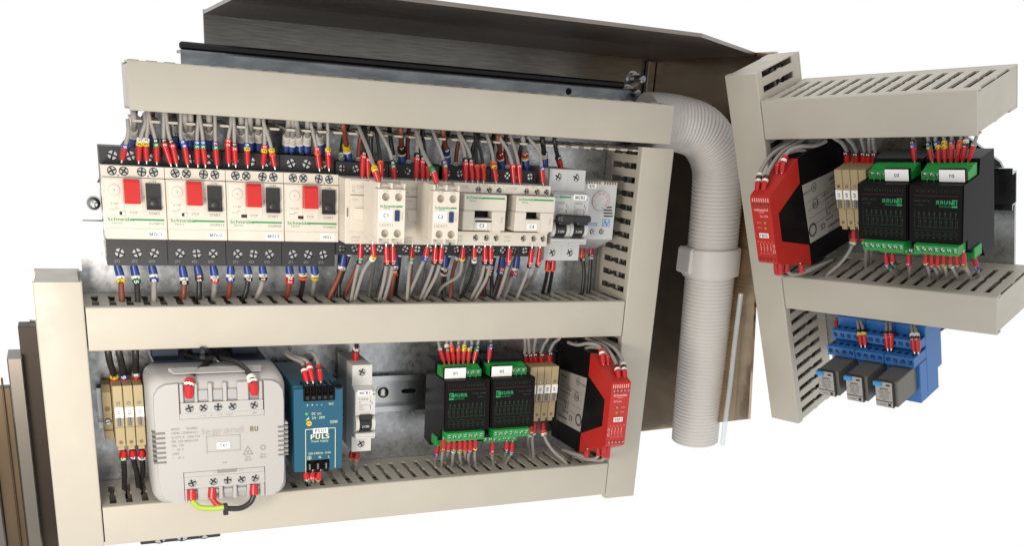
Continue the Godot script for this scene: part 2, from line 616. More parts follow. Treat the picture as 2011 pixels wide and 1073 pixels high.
# ---------------------------------------------------------------- slotted cable duct
# lies along its own x from 0 to `length`; fingers on both long sides, a snap-on lid in front
func duct(label: String, at: Vector3, length: float, t := Transform3D(), vertical := false, first := 4.0, both := true, splay := 0.0) -> Node3D:
	var o := thing("cable_duct", label, "cable duct", at, "slotted cable ducts")
	var loc := Transform3D(Basis(Vector3(0, 0, 1), PI / 2) if vertical else Basis(), at * U)
	o.transform = t * loc
	var s := Shape.new()
	var p := PackedVector2Array()
	for q in [[15.6, 64.6, 0.0], [-15.6, 64.6, 1.0]]:
		for i in 5:
			var a: float = PI / 2 * (q[2] + i / 4.0)
			p.append(Vector2(q[0] + cos(a) * 1.4, q[1] + sin(a) * 1.4))
	p.append(Vector2(-17, 58.5)); p.append(Vector2(-15.6, 58.5)); p.append(Vector2(-15.6, 63.5)); p.append(Vector2(15.6, 63.5)); p.append(Vector2(15.6, 58.5)); p.append(Vector2(17, 58.5))
	s.prism(p, 0, length, 0, true)
	part("duct_lid", s, M.duct, o)
	s = Shape.new()
	s.box(Vector3(0, -16.4, 0.5), Vector3(length, 16.4, 2.2), 0.2)
	for y in [-1.0, 1.0]:
		s.box(Vector3(0, y * 15.6 - 0.8, 2.3), Vector3(length, y * 15.6 + 0.8, 13), 0.2)
		s.box(Vector3(0, y * 14.2 - 0.5, 57.5), Vector3(length, y * 14.2 + 0.5, 59.5), 0.2)
	part("duct_base", s, M.duct, o)
	for e in [0.0, length - 1.4]:
		s = Shape.new()
		s.box(Vector3(e + 0.1, -14.8, 2.4), Vector3(e + 1.3, 14.8, 63.2), 0.2)
		part("end_cap", s, M.duct, o)
	if not mesh_cache.has("finger"):
		s = Shape.new()
		var f := PackedVector2Array([Vector2(-3.6, 12.5), Vector2(3.6, 12.5), Vector2(3.6, 30), Vector2(4.5, 31.2), Vector2(4.5, 33.8), Vector2(3.6, 35), Vector2(3.6, 57.4), Vector2(2.6, 58.4), Vector2(-2.6, 58.4), Vector2(-3.6, 57.4), Vector2(-3.6, 35), Vector2(-4.5, 33.8), Vector2(-4.5, 31.2), Vector2(-3.6, 30)])
		s.prism(f, -0.8, 0.8, 1)
		mesh_cache.finger = s.mesh()
	for y in ([-1.0, 1.0] if both else [1.0]):
		var x := first
		while x < length - 3.0:
			var i := MeshInstance3D.new()
			i.name = "finger"
			i.mesh = mesh_cache.finger
			i.material_override = M.duct
			o.add_child(i, true)
			i.position = Vector3(x, y * (15.7 + splay * 1.2), 0) * U
			if splay > 0.0 and y < 0.0:
				i.rotation.x = 0.06
				i.position.y = -20.6 * U
			x += 12.5
	return o


# loose cables lying inside a duct, seen through its slots
func bundle(label: String, at: Vector3, length: float, t := Transform3D(), vertical := false, seed_ := 3) -> void:
	var r := RandomNumberGenerator.new()
	r.seed = seed_
	var o := thing("wire_bundle", label, "cables", at, "cables lying in the ducts")
	o.transform = t * Transform3D(Basis(Vector3(0, 0, 1), PI / 2) if vertical else Basis(), at * U)
	for k in (15 if vertical else 10):
		var s := Shape.new()
		var pts := []
		var y0 := r.randf_range(-9, 9)
		var z0 := r.randf_range(10, 46)
		for i in 7:
			pts.append(Vector3(3 + (length - 6) * i / 6.0, clampf(y0 + r.randf_range(-4, 4), -11, 11), z0 + r.randf_range(-4, 4)))
		var path := bend(pts, 4)
		var rr := PackedFloat32Array()
		rr.resize(path.size())
		rr.fill(1.6)
		s.tube(path, rr, 7)
		part("wire_core", s, [M.grey, M.dark_grey, M.wire_black, M.grey, M.dark_grey][k % 5], o)


func din_rail(label: String, x0: float, x1: float, yc: float, t := Transform3D()) -> Node3D:
	var o := thing("mounting_rail", label, "mounting rail", Vector3(x0, yc, 0))
	o.transform = t * o.transform
	var s := Shape.new()
	var h := 17.5
	s.prism(PackedVector2Array([Vector2(-h, 7.3), Vector2(-h, 8.4), Vector2(-12.4, 8.4), Vector2(-12.4, 2.1), Vector2(12.4, 2.1), Vector2(12.4, 8.4), Vector2(h, 8.4), Vector2(h, 7.3), Vector2(13.5, 7.3), Vector2(13.5, 1.0), Vector2(-13.5, 1.0), Vector2(-13.5, 7.3)]), 0, x1 - x0, 0)
	part("rail_profile", s, M.rail, o)
	return o


# ---------------------------------------------------------------- devices of the top row
func motor_starter(x: float, mark: String, range_text: String, code: String, label: String) -> Node3D:
	var o := thing("motor_breaker", label, "circuit breaker", Vector3(x, 45, 0), "breakers with red and black push buttons")
	var w := 44.1
	var s := shape_for(o)
	s.box(Vector3(x + 0.2, 45.7, 8), Vector3(x + w - 0.2, 132.8, 37.8), 0.6)
	part("body", s, M.dark_body, o)
	for lower in [true, false]:
		s = shape_for(o)
		var y0 := 45.5 if lower else 121.0
		var y1 := 66.8 if lower else 133.0
		var zz := 46.0 if lower else 43.0
		s.holes(x, x + w, y0, y1, zz, 4.0, [x + 9.3, x + 22.0, x + 34.7], 55.0 if lower else 126.8, 3.7)
		s.box(Vector3(x, y0, 37.9), Vector3(x + w, y1, zz - 4.2), 0.2)
		var tb := part("terminal_block", s, M.dark_body, o)
		for k in 3:
			screw(o, x + 9.3 + 12.7 * k, 55.0 if lower else 126.8, zz - 2.2, 3.3, 0.2 + 0.7 * k + x * 0.1)
		if lower:
			s = shape_for(o)
			for k in 3: write(s, ["2T1", "4T2", "6T3"][k], x + 7.0 + 12.7 * k, 48.8, zz, 1.9)
			part("lettering", s, M.mid_grey, tb)
	# ivory front
	s = shape_for(o)
	s.holes(x, x + w, 112.3, 120.3, 57, 2.5, [x + 7.5, x + 15.7, x + 28.2, x + 36.6], 116.6, 3.4)
	s.box(Vector3(x, 112.3, 38), Vector3(x + w, 120.3, 54.2), 0.3)
	var st := part("terminal_strip", s, M.ivory, o)
	for k in 4: screw(o, [x + 7.5, x + 15.7, x + 28.2, x + 36.6][k], 116.6, 56.2, 2.75, 0.35 + 0.5 * k + x * 0.07)
	s = shape_for(o)
	for k in 2: s.box(Vector3(x + [11.2, 32.0][k], 112.9, 56.9), Vector3(x + [12.2, 33.0][k], 114.0, 57.15), 0.05)
	part("tick_mark", s, M.grey_ink, st)
	s = shape_for(o)
	s.box(Vector3(x, 67.2, 38), Vector3(x + w, 112.0, 59), 0.5)
	s.box(Vector3(x + 0.4, 67.5, 59), Vector3(x + w - 0.4, 75.2, 59.5), 0.3)
	part("front_cover", s, M.ivory, o)
	s = shape_for(o)
	s.box(Vector3(x + 1.5, 84.5, 58.9), Vector3(x + 14.2, 110.8, 59.4), 0.2)
	s.box(Vector3(x + 14.6, 84.5, 58.9), Vector3(x + 27.2, 110.8, 59.3), 0.2)
	part("setting_window", s, M.ivory_face, o)
	s = shape_for(o)
	s.cyl(Vector3(x + 8, 103.2, 59.3), 4.2, 0.5, 22)
	var dial := part("setting_dial", s, M.pale_grey, o)
	s = shape_for(o)
	s.cyl(Vector3(x + 8, 103.2, 59.7), 3.6, 0.35, 20)
	for a in [-0.2, 1.37]:
		var t := Transform3D(Basis(Vector3(0, 0, 1), a), Vector3(x + 8, 103.2, 60.0) + s.xf.origin)
		var q := Shape.new()
		q.xf = t
		q.box(Vector3(-0.35, -2.2, 0), Vector3(0.35, 2.2, 0.18), 0)
		s.v.append_array(q.v); s.n.append_array(q.n)
	part("dial_slot", s, M.ivory_face, dial)
	s = shape_for(o)
	s.prism(PackedVector2Array([Vector2(111.4, 59), Vector2(111.4, 63.8), Vector2(109.5, 65.2), Vector2(96, 67.2), Vector2(94, 66.4), Vector2(93.6, 59)]), x + 14.6, x + 25.6, 0)
	part("stop_button", s, M.red_button, o)
	s = shape_for(o)
	s.prism(PackedVector2Array([Vector2(108.6, 59), Vector2(108.6, 61.5), Vector2(100, 62.2), Vector2(97.5, 61), Vector2(92.5, 61.4), Vector2(90.4, 63), Vector2(89.6, 62.6), Vector2(89.4, 59)]), x + 30.0, x + 40.6, 0)
	s.dome(Vector3(x + 35.3, 94.6, 60.8), 3.5, 1.3)
	part("start_button", s, M.black, o)
	s = shape_for(o)
	s.box(Vector3(x + 10.6, 85.2, 59.2), Vector3(x + 15, 87.6, 59.7), 0.1)
	var tw := part("trip_window", s, M.ink, o)
	s = shape_for(o)
	if x < -130: s.box(Vector3(x + 12.6, 85.4, 59.6), Vector3(x + 14.8, 87.4, 59.85), 0.1)
	if s.v.size(): part("trip_flag", s, M.sticker, tw)
	# print
	s = shape_for(o)
	write(s, "ON", x + 35.4, 110.2, 59, 1.9, false, false, 1.3)
	write(s, "START", x + 35.4, 86.6, 59, 1.8, false, false, 1.15)
	write(s, "STOP", x + 20.6, 87.0, 59.3, 1.8)
	write(s, range_text, x + 7.6, 93.4, 59.4, 1.5)
	write(s, "Test", x + 9.0, 90.2, 59.4, 1.1)
	write(s, code, x + 36.5, 79.2, 59, 1.8)
	write(s, "-/-", x + 20.6, 85.0, 59.3, 0.9)
	write(s, "I> 100%", x + 28.6, 97, 59, 1.0, false, false, 1.0, PI / 2)
	for q in [[3.6, 90.0, 8.2, 92.3], [3.6, 89.8, 3.9, 92.3], [8.0, 89.8, 8.3, 92.3]]: s.box(Vector3(x + q[0], q[1] - 1.2, 59.3), Vector3(x + q[2], q[1] - 0.95, 59.5), 0)
	part("lettering", s, M.grey_ink, o)
	s = shape_for(o)
	write(s, "Schneider", x + 2.2, 81.9, 59, 2.5, true, true, 1.15)
	write(s, "Electric", x + 5.2, 79.2, 59, 1.6, false, true)
	s.box(Vector3(x + 18.6, 81.2, 58.9), Vector3(x + 42.2, 82.5, 59.2), 0.05)
	part("maker_stripe", s, M.brand_green, o)
	sticker(o, mark, x + 35.2 - (0.6 if mark == "HOL" else 0.0), 71.3, 59.6, 11.5, 5.0, 2.3)
	return o


func contactor_base(o: Node3D, x: float, front: float) -> void:
	var s := shape_for(o)
	s.box(Vector3(x + 0.3, 55, 8), Vector3(x + 44.5, 130, 40), 0.5)
	part("body", s, M.dark_body, o)
	for lower in [true, false]:
		s = shape_for(o)
		var y0 := 55.2 if lower else 119.0
		var y1 := 70.0 if lower else 130.0
		var cy := 60.5 if lower else 125.0
		s.holes(x + 0.3, x + 44.5, y0, y1, 46.5, 4.0, [x + 6.0, x + 17.0, x + 28.0, x + 39.0], cy, 3.2)
		s.box(Vector3(x + 0.3, y0, 40), Vector3(x + 44.5, y1, 42.2), 0.2)
		part("terminal_block", s, M.dark_body, o)
		for k in 4: screw(o, x + 6.0 + 11 * k, cy, 44.6, 2.8, 0.4 * k + x * 0.05)
	s = shape_for(o)
	s.box(Vector3(x, 68.5, 40), Vector3(x + 44.6, 119.3, 52), 0.5)
	part("middle_case", s, M.ivory, o)


func contactor(x: float, mark: String, label: String, aux: bool) -> Node3D:
	var o := thing("contactor", label, "contactor", Vector3(x, 55, 0), "ivory contactors in the upper row")
	contactor_base(o, x, 78)
	var s := shape_for(o)
	if aux:
		# plain left flank of the contactor beside the add-on block
		s.box(Vector3(x, 68.5, 52), Vector3(x + 44.6, 119.5, 78), 0.6)
		part("case", s, M.ivory, o)
		s = shape_for(o)
		s.box(Vector3(x + 3.5, 78.8, 77.9), Vector3(x + 44.2, 106.8, 80.5), 0.4)
		s.box(Vector3(x + 3.5, 107.2, 77.9), Vector3(x + 44.2, 118.6, 79.5), 0.4)
		part("front_cover", s, M.ivory, o)
		bx("guide_slot", o, M.tan_dark, Vector3(x + 1.2, 90, 77.8), Vector3(x + 2.3, 97, 78.3), 0.1)
		bx("slide_tab", o, M.ivory_face, Vector3(x + 6.5, 88, 80.4), Vector3(x + 16, 97, 82), 0.4)
		bx("clip", o, M.ivory_face, Vector3(x + 14.6, 77.5, 80), Vector3(x + 17.4, 90.5, 89.5), 0.3)
		s = shape_for(o)
		write(s, "LC1D09", x + 5, 113.5, 79.5, 2.3, false, true)
		write(s, "BL", x + 5, 110.2, 79.5, 2.0, false, true)
		write(s, "24VDC", x + 5, 74.0, 78, 1.9, false, true)
		write(s, "2,4 W", x + 5, 71.2, 78, 1.9, false, true)
		write(s, "TESYS", x + 5, 103.5, 80.5, 1.4, false, true)
		part("lettering", s, M.pale_ink, o)
		return o
	s.holes(x, x + 44.6, 112, 119.5, 77, 6, [x + 22, x + 32, x + 41], 114.3, 2.7)
	s.box(Vector3(x, 112, 52), Vector3(x + 44.6, 119.5, 70.7), 0.3)
	part("upper_strip", s, M.ivory, o)
	s = shape_for(o)
	s.holes(x, x + 44.6, 68.5, 80, 77, 6, [x + 22, x + 32, x + 41], 75, 2.7)
	s.box(Vector3(x, 68.5, 52), Vector3(x + 44.6, 80, 70.7), 0.3)
	part("lower_strip", s, M.ivory, o)
	for k in 3:
		screw(o, x + 22 + [0, 10, 19][k], 114.3, 73.5, 2.5, 0.5 * k)
		screw(o, x + 22 + [0, 10, 19][k], 75, 73.5, 2.5, 0.9 + 0.5 * k)
	# raised cover, pierced by the two windows
	var a := x + 8.5
	var b := x + 45.2
	if mark == "C3":
		a = x + 5.8
		b = x + 44.4
	s = shape_for(o)
	s.box(Vector3(a, 98.3, 70), Vector3(b, 111.4, 87), 0.6)
	s.box(Vector3(a, 82, 70), Vector3(a + 10.5, 98.1, 86), 0.5)
	s.box(Vector3(b - 12.5, 82, 70), Vector3(b, 98.1, 86), 0.5)
	s.box(Vector3(a + 10.3, 82, 70), Vector3(b - 12.3, 92.0, 86.4), 0.4)
	s.box(Vector3(a + 10.3, 90, 70), Vector3(b - 12.3, 98.1, 76), 0.2)
	part("front_cover", s, M.ivory, o)
	bx("viewing_window", o, M.gloss_black, Vector3(a + 10.6, 92.2, 75), Vector3(b - 12.6, 98.0, 77), 0.1)
	if mark == "C3":
		bx("slot", o, M.black, Vector3(a + 11, 89.0, 86.2), Vector3(b - 12.8, 90.6, 86.7), 0.1)
	bx("latch", o, M.ivory_face, Vector3(b - 11, 80.3, 77), Vector3(b - 3, 82.6, 85.5), 0.8)
	sticker(o, mark, (a + b) / 2 - 2.2, 86.2, 86.5, 9, 4.6, 2.5)
	s = shape_for(o)
	write(s, "LC1D09", x + 2.5, 116.5, 77, 2.2, false, true)
	write(s, "13", x + 22, 118.3, 77, 1.1)
	write(s, "NO  21", x + 28.5, 118.3, 77, 1.1)
	write(s, "NC  A1", x + 38, 118.3, 77, 1.1)
	write(s, "14  NO  22  NC  A2", x + 32, 70.4, 77, 1.2)
	write(s, "24VDC", x + 3.5, 76, 77, 1.8, false, true)
	write(s, "2,4 W", x + 3.5, 72.8, 77, 1.8, false, true)
	write(s, "TeSys", b - 3.5, 91, 86, 1.6, false, false, 1.0, PI / 2)
	part("lettering", s, M.pale_ink, o)
	s = shape_for(o)
	write(s, "Schneider", a + 2.0, 108.7, 87, 2.2, true, true, 1.1)
	write(s, "Electric", a + 5.0, 106.2, 87, 1.3, false, true)
	s.box(Vector3(a + 16.4, 107.9, 86.9), Vector3(b - 2, 109.2, 87.2), 0.05)
	part("maker_stripe", s, M.brand_green, o)
	return o


func aux_block(x: float, mark: String, label: String) -> Node3D:
	var o := thing("contact_block", label, "contact block", Vector3(x, 74, 84), "add-on blocks on the contactors")
	var w := 21.6
	var s := shape_for(o)
	s.box(Vector3(x + 0.25, 75.8, 82.8), Vector3(x + w - 0.25, 119.2, 113.6), 0.5)
	part("body", s, M.ivory, o)
	s = shape_for(o)
	for y in [75.0, 116.2]:
		var lo: float = y
		var hi: float = y + 4.0
		for q in [[0.0, 1.4], [9.9, 11.6], [w - 1.4, w]]:
			s.box(Vector3(x + q[0], lo, 98), Vector3(x + q[1], hi, 123), 0.2)
	s.box(Vector3(x + 1.2, 76.2, 96), Vector3(x + w - 1.2, 118.6, 117.4), 0.2)
	part("terminal_ribs", s, M.ivory, o)
	s = shape_for(o)
	s.holes(x, x + w, 104.3, 115.4, 123, 9, [x + 6.2, x + 16.4], 109.9, 3.1, 20)
	s.holes(x, x + w, 78.8, 88.0, 123, 9, [x + 6.0, x + 16.0], 82.6, 3.1, 20)
	s.box(Vector3(x, 88.0, 116), Vector3(x + w, 104.3, 123), 0.0)
	s.box(Vector3(x + 0.2, 78.9, 112), Vector3(x + w - 0.2, 115.2, 113.8), 0.1)
	part("front_plate", s, M.ivory_face, o)
	for k in 4: screw(o, x + [6.2, 16.4, 6.0, 16.0][k], [109.9, 109.9, 82.6, 82.6][k], 115.5, 2.6, k * 0.6)
	sticker(o, mark, x + 6.4, 96.1, 123.2, 10.4, 7.6, 2.6)
	bx("position_indicator", o, M.aux_blue, Vector3(x + 13.4, 92, 122.8), Vector3(x + 17.2, 100.2, 124.4), 0.4)
	s = shape_for(o)
	write(s, "LADN11", x + 1.6, 89.0, 123, 2.3, false, true)
	write(s, "53 NO", x + 6.2, 114.3, 123, 1.2)
	write(s, "61 NC", x + 16.4, 114.3, 123, 1.2)
	write(s, "54 NO", x + 6.0, 77.9, 121, 1.2)
	write(s, "62 NC", x + 16.0, 77.9, 121, 1.2)
	write(s, "A600 P300", x + 19.6, 96, 123, 1.0, false, false, 1.0, PI / 2)
	part("lettering", s, M.pale_ink, o)
	s = shape_for(o)
	write(s, "Schneider", x + 1.8, 103.0, 123, 2.0, true, true, 1.05)
	write(s, "Electric", x + 5.0, 101.4, 123, 1.1, false, true)
	s.box(Vector3(x + 15.0, 102.4, 122.9), Vector3(x + 19.6, 103.5, 123.2), 0.05)
	part("maker_stripe", s, M.brand_green, o)
	return o


func miniature_breaker(x: float, y: float, mark: String, label: String, lone := false) -> Node3D:
	var o := thing("miniature_breaker", label, "circuit breaker", Vector3(x, y, 0), "slim grey single-pole breakers")
	var w := 17.6
	var m: Material = M.white_plastic if lone else M.pale_grey
	var s := shape_for(o)
	s.box(Vector3(x, y, 12), Vector3(x + w, y + 79, 44), 0.5)
	part("side_case", s, M.mid_grey, o)
	s = shape_for(o)
	for k in [[0.0, 14.5, 7.0], [60.5, 79.0, 72.6]]:
		s = shape_for(o)
		s.holes(x, x + w, y + k[0], y + k[1], 63, 3.5, [x + 8.6], y + k[2], 3.4, 18)
		s.box(Vector3(x, y + k[0], 44.2), Vector3(x + w, y + k[1], 59.2), 0.3)
		part("terminal_housing", s, m, o)
	screw(o, x + 8.6, y + 7.0, 61, 3.1, 0.5)
	screw(o, x + 8.6, y + 72.6, 61, 3.1, 1.1)
	s = shape_for(o)
	s.prism(PackedVector2Array([Vector2(y + 14.7, 44), Vector2(y + 14.7, 64), Vector2(y + 16.5, 75.5), Vector2(y + 21, 75.5), Vector2(y + 21, 70), Vector2(y + 36, 70), Vector2(y + 37, 74), Vector2(y + 58, 74), Vector2(y + 60.3, 64), Vector2(y + 60.3, 44)]), x, x + w, 0)
	part("front_case", s, m, o)
	s = shape_for(o)
	s.box(Vector3(x + 3.2, y + 21.2, 69.5), Vector3(x + w - 3.2, y + 37, 72.5), 0.3)
	part("lever_well", s, M.black, o)
	for k in 2:
		s = shape_for(o)
		var p := PackedVector2Array()
		for i in 9:
			var a := -0.3 + (PI + 0.6) * i / 8.0
			p.append(Vector2(y + 29 + cos(a) * 7.6, 70 + sin(a) * 7.0))
		s.prism(p, x + [0.2, w - 3.2][k], x + [3.2, w - 0.2][k], 0, true)
		part("lever_cheek", s, m, o)
	s = shape_for(o)
	var q := PackedVector2Array()
	for i in 9:
		var a := PI * i / 8.0
		q.append(Vector2(y + 29 + cos(a) * 6.4, 70 + sin(a) * 6.2))
	s.prism(q, x + 3.4, x + w - 3.4, 0, true)
	s.box(Vector3(x + 3.4, y + 33.5, 73), Vector3(x + w - 3.4, y + 38, 83 if not lone else 78.5), 0.8)
	var lv := part("lever", s, M.black, o)
	s = shape_for(o)
	s.xf = s.xf * Transform3D(Basis(Vector3(1, 0, 0), -0.35).rotated(Vector3(1, 0, 0), 0.6), Vector3(x + 8.8, y + 27.2, 76.3))
	write(s, "I·ON", 0, 0, 0, 2.2)
	part("lettering", s, M.white_ink, lv)
	s = shape_for(o)
	s.box(Vector3(x + 0.6, y + 16.2, 75.2), Vector3(x + w - 0.6, y + 17.6, 76.6), 0.3)
	s.box(Vector3(x + 0.6, y + 19.2, 75.2), Vector3(x + w - 0.6, y + 20.6, 76.2), 0.3)
	part("ridge", s, m, o)
	s = shape_for(o)
	write(s, "C60HB" if lone else "C60HD", x + 3, y + 51.5, 74, 2.0, false, true)
	write(s, "B1", x + 3, y + 48.6, 74, 1.5, false, true)
	write(s, "240/415V~", x + 3, y + 46.2, 74, 1.2, false, true)
	write(s, "6000", x + 3, y + 44.2, 74, 1.2, false, true)
	write(s, "24344", x + 3, y + 42.2, 74, 1.2, false, true)
	for k in [[13.2, 42, 13.6, 46], [13.2, 48, 13.6, 51], [14.6, 46.4, 15.0, 49], [11.8, 45.6, 13.6, 46.0]]: s.box(Vector3(x + k[0], y + k[1], 73.9), Vector3(x + k[2], y + k[3], 74.15), 0)
	part("lettering", s, M.grey_ink, o)
	s = shape_for(o)
	if lone: s.box(Vector3(x + 15.4, y + 55.0, 73.9), Vector3(x + 17.2, y + 56.4, 74.2), 0.05)
	elif mark == "MCB2": write(s, "der", x + 14.4, y + 54.9, 74, 1.7, true)
	else:
		write(s, "der", x + 2.6, y + 56.5, 74, 2.0, true)
		s.box(Vector3(x + 5.6, y + 55.8, 73.9), Vector3(x + 17, y + 57.2, 74.2), 0.05)
	part("maker_stripe", s, M.brand_green, o)
	if mark: sticker(o, mark, x + 8.2, y + 56.6 + (0.6 if lone else 0.0), 74.2, 13, 4.6, 2.4)
	return o


func thermostat(x: float, label: String) -> Node3D:
	var o := thing("thermostat", label, "thermostat", Vector3(x, 60, 0))
	var s := shape_for(o)
	s.prism(PackedVector2Array([Vector2(72, 51.5), Vector2(124, 51.5), Vector2(124, 18), Vector2(84, 8), Vector2(60, 8), Vector2(60, 22)]), x, x + 35, 0)
	part("body", s, M.pale_grey, o)
	bx("front_plate", o, M.pale_grey, Vector3(x, 72.2, 51.4), Vector3(x + 35, 123.8, 52.6), 0.5)
	s = shape_for(o)
	for k in 12:
		if k == 6: continue
		s.box(Vector3(x + 2 + k * 2.7, 121.6, 52.3), Vector3(x + 3.4 + k * 2.7, 124.2, 53.1), 0.1)
	part("vent_slot", s, M.tan_dark, o)
	s = shape_for(o)
	for k in 4:
		s.box(Vector3(x + 0.2, 93.0 + k * 2.6, 52.5), Vector3(x + 6, 94.2 + k * 2.6, 52.9), 0.1)
		s.box(Vector3(x + 23.5 - k * 0.4, 93.0 + k * 2.6, 52.5), Vector3(x + 33 - k * 0.6, 94.2 + k * 2.6, 52.9), 0.1)
	part("side_vents", s, M.dark_body, o)
	s = shape_for(o)
	s.cyl(Vector3(x + 18.5, 107, 52.5), 9.0, 1.6, 32, 8.6)
	var d := part("temperature_dial", s, M.pale_grey, o)
	s = shape_for(o)
	for k in 9:
		var a := PI * 1.22 - k * TAU * 0.9 / 9.0
		write(s, ["+5", "10", "15", "20", "30", "40", "50", "60", "°C"][k], x + 18.5 + cos(a) * 6.6, 107 + sin(a) * 6.6, 54.1, 2.0, false, false, 1.0, a - PI / 2)
	var ring := 28
	for k in ring:
		var a := TAU * k / ring
		var q := Shape.new()
		q.xf = Transform3D(Basis(Vector3(0, 0, 1), a), Vector3(x + 18.5, 107, 54.1) + s.xf.origin)
		q.box(Vector3(8.0, -0.12, -0.05), Vector3(8.7, 0.12, 0.12), 0)
		s.v.append_array(q.v); s.n.append_array(q.n)
	part("dial_numerals", s, M.red_ink, d)
	s = shape_for(o)
	s.xf = s.xf * Transform3D(Basis(Vector3(0, 0, 1), 0.7), Vector3(x + 18.5, 107, 54.0))
	s.box(Vector3(-5, -0.8, 0), Vector3(5, 0.8, 0.6), 0.3)
	part("pointer", s, M.white_plastic, d)
	s = shape_for(o)
	write(s, "nenberg", x + 3.5, 86.8, 52.6, 2.6, true, true)
	for k in [[22.6, 90.4, 30.6, 90.9], [22.6, 84.2, 30.6, 84.7], [22.6, 84.2, 23.1, 90.9], [30.1, 84.2, 30.6, 90.9]]: s.box(Vector3(x + k[0], k[1], 52.5), Vector3(x + k[2], k[3], 52.8), 0)
	s.prism(PackedVector2Array([Vector2(x + 23.6, 85.2), Vector2(x + 25, 89.8), Vector2(x + 26, 89.8), Vector2(x + 27.6, 86.4), Vector2(x + 29.4, 89.4), Vector2(x + 29.9, 88.6), Vector2(x + 27.8, 85.0), Vector2(x + 26.9, 85.0), Vector2(x + 25.5, 88.2), Vector2(x + 24.4, 85.2)]), 52.5, 52.85, 2)
	s.box(Vector3(x + 4, 84.4, 52.5), Vector3(x + 17, 84.8, 52.8), 0)
	part("maker_mark", s, M.blue_ink, o)
	for k in 2:
		s = shape_for(o)
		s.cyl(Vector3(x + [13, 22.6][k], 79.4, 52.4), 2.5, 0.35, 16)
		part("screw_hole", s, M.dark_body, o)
		screw(o, x + [13, 22.6][k], 79.4, 53.0, 1.9, 0.6)
	sticker(o, "T/S", x + 8.2, 119.6, 52.8, 9.4, 4.4, 2.6)
	return o


# ---------------------------------------------------------------- devices of the lower row
func fuse_terminal(x: float, y: float, mark: String, label: String, group: String) -> Node3D:
	var o := thing("fuse_terminal", label, "fuse holder", Vector3(x, y, 0), group)
	var w := 7.35
	var s := shape_for(o)
	s.prism(PackedVector2Array([Vector2(y + 2, 8), Vector2(y - 1, 30), Vector2(y + 2, 46), Vector2(y + 55, 46), Vector2(y + 55, 26), Vector2(y + 47, 8)]), x, x + w, 0)
	part("base", s, M.tan, o)
	s = shape_for(o)
	s.box(Vector3(x + 0.1, y + 20.6, 46), Vector3(x + w - 0.1, y + 55, 59), 0.4)
	s.box(Vector3(x + 0.1, y + 3.5, 46), Vector3(x + w - 0.1, y + 20.0, 57), 0.4)
	s.box(Vector3(x + 1.2, y, 44), Vector3(x + w - 1.2, y + 3.6, 55.5), 0.3)
	part("fuse_lever", s, M.tan, o)
	s = shape_for(o)
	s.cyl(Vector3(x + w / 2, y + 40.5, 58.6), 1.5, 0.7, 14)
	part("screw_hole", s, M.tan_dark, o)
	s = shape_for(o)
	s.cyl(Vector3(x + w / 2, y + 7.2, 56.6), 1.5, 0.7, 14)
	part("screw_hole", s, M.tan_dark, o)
	screw(o, x + w / 2, y + 40.5, 58.9, 1.0, 0.5, true)
	bx("fuse_window", o, M.dull_metal, Vector3(x + 1.7, y + 21.5, 58.6), Vector3(x + w - 1.5, y + 29.5, 59.35), 0.2)
	s = shape_for(o)
	s.tube(PackedVector3Array([Vector3(x + 3.6, y + 21.8, 59.1), Vector3(x + 3.6, y + 29, 59.1)]), PackedFloat32Array([1.3, 1.3]), 10)
	part("glass_fuse", s, M.dark_grey, o)
	sticker(o, mark, x + w / 2 + 0.3, y + 33, 59.3, 6.2, 8.6, 2.2, PI / 2)
	return o


